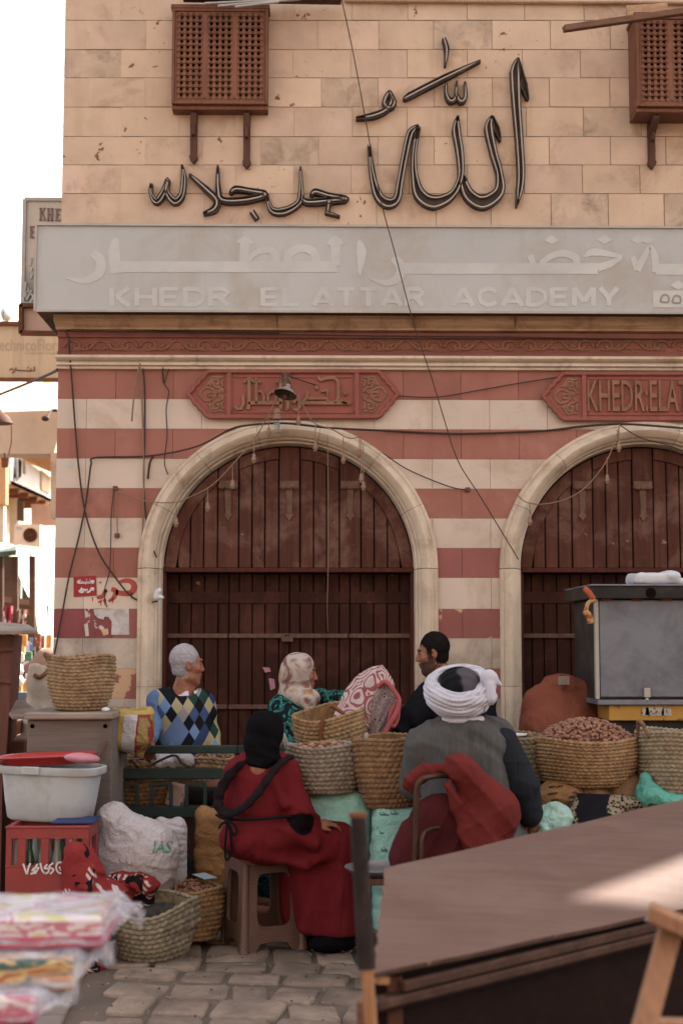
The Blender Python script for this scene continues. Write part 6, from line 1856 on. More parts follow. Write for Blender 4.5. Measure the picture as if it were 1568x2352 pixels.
MBx = MB().box((P(680, 1900, 7.9).x, 7.86, 0), (P(960, 1900, 7.9).x, 8.2, P(765, 1727, 7.85).z - 0.02)); tag(MBx.build('wooden_crate', m_darkwood, bevel=0.01), 'dark wooden crate carrying the tilted basket', 'crate')
t2 = sackbody('sack', 'turquoise printed sack under the deep orange brown basket', 'sack', [('u', b_(PP(915, 1940, 7.05), (0.13, 0.14, 0.2), 0.07), .02), ('u', c_(PP(915, 2110, 7.05), PP(915, 1960, 7.05), 0.13, 0.13), .04)], PP(915, 1970, 7.05) - (.2, .22, .34), PP(915, 1940, 7.05) + (.2, .22, .22), 0.010, m_turq, lambda p: fold(p, (0.1, 0, 1), 95, 0.006, wob=0.8))
vs, fs = [], []
mbp = MB()
for (x, y, L) in ((872, 1868, 22), (898, 1866, 16), (876, 1950, 14), (880, 1985, 20), (872, 1910, 10)):
    for k in range(int(L / 4)):
        ribbon_solid(mbp, [(x + k * 4, y + 3 * math.sin(k * 2.1)), (x + k * 4 + 2, y + 6), (x + k * 4 + 5, y + 3)], 0.9, 0, 0.001, lambda a, b: (a, b), 2)
vs2 = [((v[0]), 0, v[2]) for v in mbp.v]
bv = BVHTree.FromPolygons([v.co[:] for v in t2.data.vertices], [p.vertices[:] for p in t2.data.polygons])
out = []
for v in vs2:
    p = P(v[0], v[2], 6.9); h = bv.ray_cast(Vector((p.x, p.y - 1, p.z)), Vector((0, 1, 0)))
    out.append((p.x, (h[0].y if h[0] else 6.95) - 0.003 , p.z))
MB().add(out, mbp.f).build('print', M('dark_green_print', '#2c5148'), t2)
# lace-patterned blanket held up by the seller
def lace_mat(name, white, ground, sc, thr=0.5):
    m, n = newmat(name, 0.9, 0.15)
    vec = n.coord()
    v1 = n.n('ShaderNodeTexVoronoi', feature='DISTANCE_TO_EDGE'); v1.inputs['Scale'].default_value = sc; n.l(vec, v1.inputs['Vector'])
    v2 = n.n('ShaderNodeTexVoronoi'); v2.inputs['Scale'].default_value = sc * 0.8; n.l(vec, v2.inputs['Vector'])
    rings = n.math('SINE', n.math('MULTIPLY', v2.outputs['Distance'], 34))
    f = n.ramp(n.math('ADD', n.math('MULTIPLY', rings, 0.5), n.math('MULTIPLY', v1.outputs['Distance'], 1.2)), [(thr - 0.1, (0, 0, 0)), (thr, (1, 1, 1))])
    n.l(n.mix(f, C(white), C(ground)), n.b.inputs['Base Color'])
    n.l(n.bump(n.noise(vec, 150, 3), 0.3, 0.003), n.b.inputs['Normal'])
    return m
m_lace = lace_mat('lace_pink', '#b8a09c', '#8a4a4c', 11, 0.35)
m_net = lace_mat('net_dark', '#a8908c', '#3a2226', 60, 0.25)
def sheet(name, L, Rr, Y, mat, parent, bulge=0.05, th=0.01, n=14, wr=0.008, ph=0.0):
    a = spline([(x, y, 0) for x, y in L], 5); b = spline([(x, y, 0) for x, y in Rr], 5)
    m = min(len(a), len(b)); f, bk = [], []
    for i in range(m):
        r1, r2 = [], []
        for j in range(n):
            u = j / (n - 1); q = a[i].lerp(b[i], u)
            yy = Y(u, i / (m - 1)) if callable(Y) else Y
            yy += -bulge * math.sin(PI * u) + wr * math.sin(u * 16 + i * 0.5 + ph)
            p = P(q.x, q.y, yy); r1.append(p); r2.append(p + Vector((0, th, 0)))
        f.append(r1); bk.append(r2)
    mb = MB(); mb.grid(f); mb.grid([r[::-1] for r in bk])
    mb.grid([[r[0] for r in f], [r[0] for r in bk]]); mb.grid([[r[-1] for r in bk], [r[-1] for r in f]]); mb.grid([bk[0], f[0]]); mb.grid([f[-1], bk[-1]])
    return mb.build(name, mat, parent, smooth=True, auto=60)
lb = thing('blanket', 'pink and white lace patterned blanket with a red hem held up over baskets', 'blanket', P(840, 1700, 7.9))
sheet('lace_face', [(852, 1532), (822, 1550), (796, 1580), (776, 1620), (763, 1655), (764, 1690), (770, 1720)], [(878, 1527), (894, 1548), (906, 1575), (900, 1600), (885, 1640), (868, 1675), (850, 1712)], lambda u, v: 7.95 - 0.08 * v, m_lace, lb, 0.09, ph=1)
sheet('net_lining', [(870, 1572), (858, 1600), (852, 1640), (846, 1680), (838, 1708)], [(902, 1572), (914, 1606), (902, 1640), (884, 1676), (860, 1700)], lambda u, v: 7.82 + 0.02 * u, m_net, lb, 0.03)
hm = MB()
hm.tube(spline([P(868, 1578, 7.80), P(885, 1566, 7.78), P(905, 1588, 7.78), P(916, 1610, 7.78), P(908, 1640, 7.77), P(893, 1665, 7.77), P(878, 1690, 7.77), P(862, 1688, 7.77)], 6), 0.014, 7)
hm.tube(spline([P(912, 1612, 7.8), P(900, 1630, 7.79), P(894, 1655, 7.79), P(902, 1668, 7.79), P(912, 1650, 7.8), P(914, 1620, 7.8)], 6), 0.013, 7)
hm.build('hem', M('hem_red', '#a34a4c', v=0.08, sc=12, bump=0.3, bsc=80), lb, smooth=True)
# plastic stool
def stool(label, F, ang, sb, st, h, mat):
    t = thing('stool', label, 'stool', F)
    ux = Vector((math.cos(ang), math.sin(ang), 0)); uy = Vector((-math.sin(ang), math.cos(ang), 0))
    c = F + (ux + uy) * sb / 2
    th = 0.012
    def face(dx, dy, nm):
        # dx along the face, dy outward
        def q(u, v, o=0.0):
            s = sb + (st - sb) * v
            return c + dx * (u * s) + dy * (s / 2 - o) + Vector((0, 0, h * v))
        out = []; inn = []
        n = 12
        # loops start bottom left, counter clockwise
        o_b = [(-0.5, 0), (-0.40, 0), (-0.30, 0.0), (-0.27, 0.03), (-0.22, 0.085), (-0.12, 0.10), (0, 0.105), (0.12, 0.10), (0.22, 0.085), (0.27, 0.03), (0.30, 0.0), (0.40, 0)]
        o_r = [(0.5, v) for v in (0.0, 0.1, 0.2, 0.35, 0.5, 0.65, 0.8, 0.9)]
        o_t = [(0.5 - i / 12, 1.0) for i in range(12)]
        o_l = [(-0.5, v) for v in (1.0, 0.9, 0.8, 0.65, 0.5, 0.35, 0.2, 0.1)]
        outer = o_b + o_r + o_t + o_l
        hw, v0, v1 = 0.285, 0.27, 0.84
        cv = (v0 + v1) / 2; hh = (v1 - v0) / 2
        inner = []
        for k, (u, v) in enumerate(outer):
            a = math.atan2((v - cv) / hh, u / hw)
            ex = 0.36
            cu_, sv_ = math.cos(a), math.sin(a)
            inner.append((math.copysign(abs(cu_) ** ex, cu_) * hw, cv + math.copysign(abs(sv_) ** ex, sv_) * hh))
        rows = [[q(*p) for p in outer], [q((a[0] + b[0]) / 2, (a[1] + b[1]) / 2, -0.003) for a, b in zip(outer, inner)], [q(u, v, -0.006) for u, v in inner], [q(u, v, th) for u, v in inner], [q(u, v, th) for u, v in outer]]
        mb = MB(); mb.grid(rows, closed_u=True)
        mb.grid([rows[-1], rows[0]], closed_u=True)
        return mb.build(nm, mat, t, smooth=True, auto=35)
    face(ux, -uy, 'side_panel'); face(uy, ux, 'side_panel'); face(-ux, uy, 'side_panel'); face(-uy, -ux, 'side_panel')
    for a in (-1, 1):
        for b in (-1, 1):
            p0 = c + (ux * a + uy * b) * (sb / 2 - 0.012) ; p1 = c + (ux * a + uy * b) * (st / 2 - 0.012) + Vector((0, 0, h))
            MB().tube([p0, p0.lerp(p1, 0.06), p1], [0.03, 0.024, 0.02], 10).build('leg', mat, t, smooth=True, auto=50)
    MB().obox(c + Vector((0, 0, h + 0.004)), ux * (st / 2 + 0.006), uy * (st / 2 + 0.006), Vector((0, 0, 0.01))).build('seat', mat, t, bevel=0.008)
    return t, c
m_stool, n = newmat('wicker_plastic', 0.45, 0.45)
vec = n.coord()
bk = n.n('ShaderNodeTexBrick'); n.l(n.coord((1, 1, 1), rot=(R(90), 0, 0)), bk.inputs['Vector'])
bk.inputs['Scale'].default_value = 22; bk.inputs['Mortar Size'].default_value = 0.05; bk.inputs['Brick Width'].default_value = 0.45; bk.inputs['Row Height'].default_value = 0.22
bk.inputs['Color1'].default_value = C('#785444'); bk.inputs['Color2'].default_value = C('#705040'); bk.inputs['Mortar'].default_value = C('#553a2e')
n.l(bk.outputs['Color'], n.b.inputs['Base Color']); n.l(n.bump(n.math('MULTIPLY', bk.outputs['Fac'], -1), 0.7, 0.004), n.b.inputs['Normal'])
stl, stc = stool('brown wicker patterned plastic stool under the woman in red', PZ(556, 2192, 0), R(21), 0.325, 0.295, 0.445, m_stool)
tag(MB().box(P(455, 2136, 7.1), Vector(P(500, 2124, 7.25)) + Vector((0, 0, 0.0))).build('brick', m_darkwood, bevel=0.006), 'dark wooden block on the ground behind the brown stool', 'block')

# ------------------------------------------------------------------ right group
m_fab_r = M('rust_cloth', '#824530', drape=7, v=0.1, sc=4, bump=0.3, bsc=70, rough=0.95, dirt=('#5f3226', 0.3, 4.0))
Yr = 8.45
mnd = sackbody('cloth_cover', 'rust coloured cloth thrown over a tall heap before the second door', 'cloth', [('u', e_(PP(1285, 1675, Yr), (0.225, 0.18, 0.27)), .02), ('u', c_(PP(1235, 1610, Yr), PP(1330, 1592, Yr), 0.075, 0.08), .08), ('u', c_(PP(1285, 1900, Yr), PP(1288, 1690, Yr), 0.24, 0.21), .08), ('u', e_(PP(1355, 1610, Yr), (0.06, 0.07, 0.07)), .08), ('u', e_(PP(1285, 1570, Yr), (0.09, 0.09, 0.05)), .06)],
    PP(1290, 1760, Yr) - (.36, .34, .5), PP(1290, 1620, Yr) + (.36, .34, .24), 0.014, m_fab_r, lambda p: fold(p, (1, 0.25, 0.10), 30, 0.022, wob=0.3) * np.clip((PP(1290, 1575, Yr)[2] - p[:, 2]) * 4, 0, 1) + lump(p, 12, 0.01))
tag(MB().box(PP(1284, 1574, 8.25), PP(1304, 1553, 8.3)).build('wood_block', m_greywoodz, bevel=0.004), 'small grey wood block poking out of the rust cloth top', 'block')
YG = 8.05
cart = thing('food_cart', 'grey metal box cart with a yellow base in front of the second door', 'cart', P(1450, 1700, YG))
m_zinc = M('zinc_sheet', '#6e7078', v=0.08, sc=2.5, bump=0.1, bsc=20, rough=0.5, metal=0.25, dirt=('#4e4e54', 0.45, 4.0), spec=0.4)
m_zincd = M('dark_metal', '#33302f', v=0.2, sc=6, rough=0.6, metal=0.3, dirt=('#5a4436', 0.3, 6.0))
m_yel = M('yellow_metal', '#b07d24', v=0.08, sc=5, bump=0.1, rough=0.5, chips=('#7a5a30', 0.14, 9.0))
a, b = P(1372, 1606, YG), P(1640, 1376, YG)
MB().box((a.x, YG, a.z), (b.x, YG + 0.7, b.z)).build('body', m_zincd, cart, bevel=0.004)
MB().box((a.x + 0.012, YG - 0.012, a.z + 0.012), (b.x, YG - 0.001, b.z - 0.006)).build('door_panel', m_zinc, cart, bevel=0.004)
MB().box((a.x - 0.014, YG - 0.02, a.z), (a.x + 0.008, YG + 0.02, b.z)).build('white_trim', m_signmetal, cart, bevel=0.003)
ck0, ck1 = P(1354, 1376, YG - 0.05), P(1640, 1347, YG - 0.05)
MB().box((ck0.x, YG - 0.06, ck0.z + 0.002), (ck1.x, YG + 0.75, ck1.z)).build('top_box', m_zincd, cart, bevel=0.004)
MB().box((ck0.x, YG - 0.07, ck1.z + 0.001), (ck1.x, YG + 0.76, ck1.z + 0.012)).build('top_plate', m_zinc, cart, bevel=0.003)
MB().box((a.x - 0.01, YG - 0.05, a.z - 0.03), (b.x, YG + 0.72, a.z - 0.002)).build('ledge', m_zinc, cart, bevel=0.003)
yb0, yb1 = P(1396, 1655, YG), P(1640, 1615, YG)
MB().box((yb0.x, YG - 0.02, yb0.z), (yb1.x, YG + 0.7, a.z - 0.032)).build('yellow_base', m_yel, cart, bevel=0.004)
MB().box((yb0.x + 0.03, YG + 0.02, 0.25), (yb1.x, YG + 0.66, yb0.z - 0.002)).build('chassis', m_zincd, cart)
for yy in (YG + 0.08, YG + 0.6): MB().lathe([(0.0, -0.03), (0.25, -0.03), (0.28, -0.02), (0.28, 0.02), (0.25, 0.03), (0, 0.03)], seg=24, mat=Matrix.Translation((P(1480, 1700, YG).x, yy, 0.28)) @ Matrix.Rotation(PI / 2, 4, 'X')).build('wheel', m_zincd, cart, smooth=True, auto=40)
for x in (1392, 1462, 1530): MB().box(PP(x - 12, 1381, YG - 0.02), PP(x + 12, 1374, YG - 0.014) + (0, 0.01, 0)).build('hinge', m_rust, cart)
mb = MB(); mb.box(PP(1479, 1602, YG - 0.03), PP(1491, 1580, YG - 0.012)); mb.tube([P(1485, 1604, YG - 0.03), P(1485, 1612, YG - 0.035)], 0.01, 8)
mb.build('latch', m_signmetal, cart, bevel=0.002)
mb = MB()
for (x, y, w, h2) in ((1478, 1634, 10, 9), (1500, 1634, 22, 10), (1527, 1635, 12, 9)):
    mb.prism([(P(x - w, y + h2, YG).x, P(x - w, y + h2, YG).z), (P(x + w, y + h2 - 1, YG).x, P(x + w, y + h2 - 1, YG).z), (P(x + w - 2, y - h2, YG).x, P(x, y - h2, YG).z), (P(x - w + 3, y - h2 + 1, YG).x, P(x, y - h2 + 1, YG).z)], YG - 0.024, YG - 0.021)
mb.build('sticker', M('torn_sticker', '#a8a49a', v=0.12, sc=20, chips=('#7a4a28', 0.42, 30.0)), cart)
MB().lathe([(0, 0), (0.03, 0), (0.03, 0.006), (0, 0.006)], seg=14, mat=Matrix.Translation(P(1493, 1362, YG - 0.055)) @ Matrix.Rotation(PI / 2, 4, 'X')).build('plug', m_void, cart)
mb = MB(); mb.tube(spline([P(1342, 1352, 8.0), P(1352, 1362, 7.98), P(1362, 1376, 7.97)], 4), 0.018, 6)
tag(mb.build('strap', M('orange_strap', '#a04a1e', v=0.1), smooth=True), 'orange strap at the corner of the grey metal cart', 'strap')
mb = MB(); mb.tube(spline([P(1366, 1378, 7.97), P(1350, 1385, 7.97), P(1345, 1405, 7.97), P(1352, 1415, 7.97), P(1356, 1432, 7.97)], 4), [0.012] * 8 + [0.02] * 9, 6)
tag(mb.build('rope', M('frayed_rope', '#b08a50', v=0.15, chips=('#9a4a20', 0.4, 20.0)), smooth=True), 'frayed yellow rope hanging beside the grey metal cart', 'rope')
tag(sackbody('plastic_bag', 'folded white plastic bag lying on top of the grey cart', 'bag', [('u', b_(PP(1500, 1331, 8.2), (0.135, 0.12, 0.034), 0.025), .02), ('u', e_(PP(1535, 1324, 8.15), (0.05, 0.08, 0.03)), .03), ('u', b_(PP(1575, 1338, 8.2), (0.08, 0.1, 0.02), 0.02), .02)], PP(1520, 1331, 8.2) - (.24, .2, .09), PP(1520, 1331, 8.2) + (.26, .2, .1), 0.009, M('white_film', '#bdb9bd', v=0.04, rough=0.5), lambda p: lump(p, 26, 0.005)))
# date basket and neighbours
b6 = Vector((P(1345, 1803, 7.2).x, 7.2, P(1345, 1803, 7.2).z))
basket('wide straw basket heaped with brown dates', b6, 0.205, 0.258, 0.225, 13, m_st_gold, handles=((188, 0.12, 0.03, m_st_orange), (-4, 0.14, 0.05, m_st_orange)), bulge=0.07, seed=21, stitch=0.025)
dates('glossy brown dates heaped in the wide basket', b6 + Vector((0, 0, 0.21)), 0.245, 0.24, 0.115, 520, 0.0165, seed=11)
b5 = Vector((P(1196, 1850, 7.3).x, 7.3, P(1196, 1850, 7.3).z))
basket('olive straw basket half hidden behind the man with the turban', b5, 0.12, 0.165, 0.345, 14, m_st_olive, seed=22, stitch=0.024)
tag(MB().lathe([(0, 0), (0.085, 0.0), (0.10, 0.012), (0.10, 0.016), (0.08, 0.006), (0, 0.005)], seg=24, c=P(1168, 1693, 7.25)).build('plate', M('white_enamel', '#c4bdae', v=0.04, rough=0.35), smooth=True, auto=40), 'white plate on the olive basket behind the turban', 'plate')
b7 = Vector((P(1553, 1828, 7.1).x, 7.1, P(1553, 1828, 7.1).z))
basket('straw basket with a looped handle cut by the picture edge', b7, 0.15, 0.19, 0.31, 15, m_st_pale, handles=((205, 0.22, 0.075, m_st_orange),), seed=23, stitch=0.024)
m_brsack = M('brown_sack', '#7d5a3e', crink=11, v=0.12, sc=6, bump=0.3, bsc=60, dirt=('#5c4030', 0.4, 5.0))
for i, (x, y, rx, rz, Yq, lab) in enumerate(((1290, 1835, 0.125, 0.10, 7.1, 'printed ochre sack under the date basket, beside the turban'), (1362, 1838, 0.10, 0.09, 7.12, 'dull brown sack squeezed between two others under the date basket'), (1430, 1825, 0.12, 0.13, 7.15, 'smooth brown sack under the date basket, beside the teal cloth'))):
    ok = sackbody('sack', lab, 'sack', [('u', e_(PP(x, y, Yq), (rx, 0.14, rz)), .02), ('u', c_(PP(x, 2000, Yq), PP(x, y + 30, Yq), rx * 1.05, rx), .05)], PP(x, 1920, Yq) - (.22, .22, .4), PP(x, y, Yq) + (.22, .22, .2), 0.011, M('ochre_sack', '#8f6438') if i == 0 else m_brsack, lambda p, i=i: lump(p, 18, 0.010, i) + fold(p, (1, 0, 0.2), 48, 0.004, i, wob=0.7))
    if i == 0:
        mbp = MB()
        for (sx, sy_, L) in ((1262, 1808, 30), (1258, 1822, 24), (1264, 1836, 16)):
            for k in range(int(L / 5)):
                ribbon_solid(mbp, [(sx + k * 5, sy_ - k), (sx + k * 5 + 2, sy_ + 4 - k), (sx + k * 5 + 4, sy_ - 1 - k)], 0.8, 0, 0.001, lambda a, b: (a, b), 2)
        bv = BVHTree.FromPolygons([v.co[:] for v in ok.data.vertices], [p.vertices[:] for p in ok.data.polygons]); out = []
        for v in mbp.v:
            p = P(v[0], v[2], 7.0); h = bv.ray_cast(Vector((p.x, p.y - 1, p.z)), Vector((0, 1, 0)))
            out.append((p.x, (h[0].y if h[0] else 7.0) - 0.003, p.z))
        MB().add(out, mbp.f).build('print', m_void, ok)
m_shawl, n = newmat('patterned_shawl', 0.95, 0.1)
vec = n.coord((26, 26, 26)); ck = n.n('ShaderNodeTexVoronoi'); ck.inputs['Scale'].default_value = 2.2; n.l(vec, ck.inputs['Vector'])
n.l(n.mix(n.ramp(n.noise(n.coord(), 4.0, 1, 0.3), [(0.49, (0, 0, 0)), (0.5, (1, 1, 1))]), n.ramp(ck.outputs['Distance'], [(0.35, C('#2c2522')), (0.45, C('#8f7d66'))]), C('#1b1a20')), n.b.inputs['Base Color'])
sh = thing('shawl', 'black and beige patterned shawl with a fringe lying beside the brown sacks', 'shawl', P(1350, 1890, 6.85))
sheet('cloth', [(1325, 1822), (1312, 1850), (1296, 1890), (1290, 1930)], [(1425, 1826), (1430, 1850), (1436, 1880), (1440, 1930)], lambda u, v: 6.98 - 0.1 * v, m_shawl, sh, 0.03, wr=0.012)
fr = MB(); rn = random.Random(4)
for i in range(34):
    t = i / 33
    q = P(1325 + (1290 - 1325) * t, 1822 + 75 * t, 6.93); w = P(1325 + (1290 - 1325) * t - rn.uniform(8, 18), 1822 + 75 * t + rn.uniform(-4, 8), 6.92)
    fr.tube([q, q.lerp(w, 0.5) + Vector((0, -0.01, 0.005)), w], 0.0022, 4)
fr.build('fringe', M('dark_fringe', '#3a302a'), sh)
tag(sackbody('shawl', 'dark fringed shawl bunched under the teal cloth', 'shawl', [('u', e_(PP(1445, 1845, 7.0), (0.1, 0.08, 0.035)), .02)], PP(1445, 1845, 7.0) - .16, PP(1445, 1845, 7.0) + .16, 0.010, m_shawl, lambda p: lump(p, 34, 0.012)))
m_teal = M('teal_cloth', '#4f9a88', crink=11, v=0.1, sc=6, bump=0.3, bsc=50, rough=0.6)
tag(sackbody('cloth', 'bright teal plastic cloth crumpled under the cut off basket', 'cloth', [('u', e_(PP(1490, 1825, 6.95), (0.06, 0.08, 0.045)), .02), ('u', e_(PP(1520, 1838, 6.95), (0.1, 0.08, 0.025)), .04), ('u', e_(PP(1480, 1808, 6.98), (0.025, 0.04, 0.05)), .03)], PP(1505, 1828, 6.95) - .2, PP(1505, 1828, 6.95) + .2, 0.010, m_teal, lambda p: lump(p, 30, 0.012) + fold(p, (1, 0, -0.6), 70, 0.005, wob=0.8)))
tag(sackbody('cloth', 'pale mint cloth crumpled behind the brown board, by the turban', 'cloth', [('u', e_(PP(1262, 1880, 6.85), (0.09, 0.1, 0.06)), .02), ('u', e_(PP(1240, 1905, 6.8), (0.05, 0.08, 0.05)), .04), ('u', c_(PP(1260, 2050, 6.85), PP(1262, 1900, 6.85), 0.1, 0.09), .05)], PP(1255, 1930, 6.85) - (.18, .18, .3), PP(1255, 1880, 6.85) + .18, 0.011, M('mint_cloth', '#93b0a2', crink=11, v=0.08, sc=6, bump=0.3, bsc=50, dirt=('#7db0a4', 0.4, 6.0)), lambda p: lump(p, 26, 0.012) + fold(p, (1, 0, 0.8), 60, 0.005, wob=0.8)))
MBx = MB().box((P(1480, 1840, 7.2).x, 6.95, 0), (P(1700, 1840, 7.2).x, 7.4, P(1553, 1829, 7.1).z - 0.004)); tag(MBx.build('wooden_crate', m_darkwood, bevel=0.01), 'dark wooden crate carrying the cut off basket', 'crate')
MBx = MB().box((P(1150, 1850, 7.3).x, 7.2, 0), (P(1236, 1850, 7.3).x, 7.5, P(1196, 1851, 7.3).z - 0.004)); tag(MBx.build('wooden_crate', m_darkwood, bevel=0.01), 'dark wooden crate carrying the olive basket', 'crate')
# low stand with a metal tray
tag(MB().lathe([(0, 0.0), (0.12, 0.0), (0.15, 0.022), (0.155, 0.024), (0.155, 0.02), (0.123, -0.006), (0, -0.006)], seg=32, c=P(872, 2002, 6.35)).build('metal_tray', M('tin', '#9c9ca6', v=0.05, rough=0.3, metal=0.8), smooth=True, auto=40), 'shiny round tin tray by the brown board corner', 'tray')
std = thing('stand', 'low wooden stand under the tin tray behind the iron post', 'stand', (P(872, 2010, 6.35).x, 6.35, 0))
zt_ = P(872, 2004, 6.35).z - 0.006
MB().box((P(835, 2010, 6.3).x, 6.22, zt_ - 0.03), (P(920, 2010, 6.3).x, 6.5, zt_ - 0.002)).build('top', m_darkwood, std, bevel=0.004)
for px_, yy in ((840, 6.25), (912, 6.25), (840, 6.47), (912, 6.47)):
    x = P(px_, 2010, 6.35).x; MB().box((x - 0.015, yy - 0.015, 0), (x + 0.015, yy + 0.015, zt_ - 0.032)).build('leg', m_darkwood, std)

# ------------------------------------------------------------------ foreground board cart, post, easel
m_ply, n = newmat('stained_plywood', 0.6, 0.14)
lang = math.atan2(0.72, 0.70)
vg = n.coord((1, 14, 1), rot=(0, 0, -lang))
g1 = n.noise(vg, 3.0, 6, 0.6, 0.3); g2 = n.noise(n.coord(), 2.2, 6, 0.65, 0.4); g3 = n.noise(n.coord((1, 30, 1), rot=(0, 0, -lang + 0.35)), 5.0, 4, 0.6); g4 = n.noise(n.coord(), 26, 5, 0.7)
bc = n.ramp(g1, [(0.3, C('#5f463c')), (0.5, C('#664c42')), (0.7, C('#6b5146'))])
bc = n.mix(n.math('MULTIPLY', n.ramp(g2, [(0.48, (0, 0, 0)), (0.72, (1, 1, 1))]), 0.55), bc, C('#786054'))
bc = n.mix(n.math('MULTIPLY', n.ramp(g2, [(0.28, (1, 1, 1)), (0.44, (0, 0, 0))]), 0.5), bc, C('#5e4238'))
bc = n.mix(n.math('MULTIPLY', n.ramp(g3, [(0.70, (0, 0, 0)), (0.74, (1, 1, 1))]), 0.6), bc, C('#a08678'))
bc = n.mix(n.ramp(g4, [(0.73, (0, 0, 0)), (0.75, (1, 1, 1))]), bc, C('#4a342c'))
n.l(bc, n.b.inputs['Base Color'])
n.l(n.ramp(g2, [(0.3, (0.5, 0.5, 0.5)), (0.7, (0.8, 0.8, 0.8))]), n.b.inputs['Roughness'])
n.l(n.bump(g1, 0.25, 0.004, n.bump(g2, 0.3, 0.02)), n.b.inputs['Normal'])
m_plyedge = M('raw_edge', '#4a342a', v=0.3, sc=20, bump=0.5, bsc=60, grain='x', dirt=('#3a2820', 0.5, 16.0), chips=('#7d604a', 0.12, 14.0))
m_darkpan = M('dark_panel', '#1e0e0a', v=0.25, sc=4, bump=0.2, bsc=30, grain='x', rough=0.6, spec=0.08)
A = P(857, 2236, 3.2); Dq = P(1720, 2055, 4.12); B = P(884, 1994, 4.2); Cq = P(1720, 1800, 5.6)
ct = thing('market_cart', 'wide wooden cart with a stained plywood lid over a dark front', 'cart', (A.x, A.y, 0))
rn = random.Random(9)
def edge_pts(a, b, n, amp):
    return [a.lerp(b, i / n) + Vector((rn.uniform(-amp, amp), rn.uniform(-amp, amp), 0)) for i in range(n + 1)]
lft = edge_pts(A, B, 26, 0.004); rgt = [Dq.lerp(Cq, i / 26) for i in range(27)]
rows = []
for i in range(27):
    rows.append([lft[i].lerp(rgt[i], j / 30) + Vector((0, 0, 0.004 * math.sin(j * 0.7 + i * 0.3) * (0.3 if j else 0))) for j in range(31)])
low = [[p + Vector((0, 0, -0.010)) for p in r] for r in rows]
mb = MB(); mb.grid(rows, 0); mb.grid([r[::-1] for r in low], 0)
mb.grid([low[0], rows[0]], 1); mb.grid([[r[0] for r in rows], [r[0] for r in low]], 1); mb.grid([rows[-1], low[-1]], 1)
mb.build('lid', [m_ply, m_plyedge], ct)
M0 = P(850, 2308, 3.22); M1 = P(1720, 2094, 4.14)
dirv = (Dq - A); dirv.z = 0; dirv.normalize(); nrm = Vector((dirv.y, -dirv.x, 0))
MB().bar(M0 + Vector((0, 0.0, 0)), M1, 0.05, 0.022).build('edge_batten', m_plyedge, ct, bevel=0.004)
MB().bar(P(852, 2322, 3.215), P(1720, 2107, 4.135), 0.03, 0.014).build('edge_batten', m_darkpan, ct, bevel=0.003)
MB().bar(P(922, 2266, 3.26), P(1720, 2076, 4.13), 0.02, 0.022).build('edge_batten', m_plyedge, ct, bevel=0.003)
MB().bar(P(860, 2250, 3.23), P(884, 2250, 3.25), 0.03, 0.016).build('shim', M('pine', '#9c6c46', v=0.1, sc=6, grain='z', bump=0.2), ct)
f0, f1 = Vector((M0.x + .01, M0.y + 0.035, A.z - 0.016)), Vector((M1.x, M1.y + 0.035, Dq.z - 0.016))
MB().hexa([(f0.x, f0.y, 0.12), (f1.x, f1.y, 0.12), (f1.x, f1.y + 0.02, 0.12), (f0.x, f0.y + 0.02, 0.12), f0, f1, f1 + Vector((0, 0.02, 0)), f0 + Vector((0, 0.02, 0))]).build('front_panel', m_darkpan, ct)
g0 = Vector((B.x + 0.02, B.y, B.z - 0.08))
MB().hexa([(f0.x + 0.004, f0.y + 0.022, 0.12), (f0.x + 0.024, f0.y + 0.022, 0.12), (g0.x + 0.02, g0.y, 0.12), (g0.x, g0.y, 0.12), (f0.x + 0.004, f0.y + 0.022, f0.z), (f0.x + 0.024, f0.y + 0.022, f0.z), (g0.x + 0.02, g0.y, g0.z), g0]).build('side_panel', m_darkpan, ct)
for q in (f0 + Vector((0.04, 0.05, 0)), f1 + Vector((-0.1, 0.05, 0)), Vector((B.x + 0.05, B.y - 0.05, B.z - 0.03)), Vector((Cq.x - 0.1, Cq.y - 0.05, Cq.z - 0.03))):
    MB().box((q.x - 0.025, q.y - 0.025, 0), (q.x + 0.025, q.y + 0.025, q.z - 0.01)).build('leg', m_darkwood, ct)
MB().obox(P(842, 2332, 3.2), (0.022, 0, 0), (0, 0.02, 0), (0, 0, 0.035)).build('corner_block', m_brownwood, ct, bevel=0.004)
pst = thing('post', 'black rusty iron pipe on a wooden stick at the cart corner', 'post', P(848, 2400, 3.1))
MB().tube([P(822, 1876, 3.12), P(828, 1990, 3.12), P(836, 2130, 3.11), P(842, 2226, 3.1)], [0.017, 0.018, 0.0185, 0.019], 16).build('pipe', M('black_iron', '#2a211f', v=0.25, sc=14, bump=0.3, bsc=60, rough=0.6, dirt=('#5e4236', 0.3, 8.0)), pst, smooth=True, auto=50)
MB().tube([P(822, 1877, 3.12), P(822, 1872, 3.12), P(822, 1867, 3.12)], [0.019, 0.020, 0.019], 16).build('cap', m_rust, pst, smooth=True, auto=40)
q0 = P(842, 2222, 3.1); 
MB().tube([q0, Vector((q0.x + 0.06, 3.06, 0.0))], 0.0135, 12).build('stick', M('pine', '#9c6c46'), pst, smooth=True, auto=50)
eas = thing('easel', 'pale pine leg and cross block leaning before the dark cart front', 'easel', P(1480, 2500, 2.7))
m_pine2 = M('pine_dusty', '#94694c', v=0.1, sc=5, grain='z', bump=0.2, bsc=40)
u0, u1 = P(1545, 2110, 2.75), P(1462, 2420, 2.62)
d_e = (u1 - u0).normalized()
MB().bar(u0, u0 + d_e * ((u0.z) / -d_e.z), 0.043, 0.02, (0, -1, 0)).build('leg', m_pine2, eas, bevel=0.003)
MB().bar(P(1488, 2092, 2.72), P(1600, 2142, 2.70), 0.06, 0.03, (0, 0, 1)).build('cross_block', m_pine2, eas, bevel=0.004)
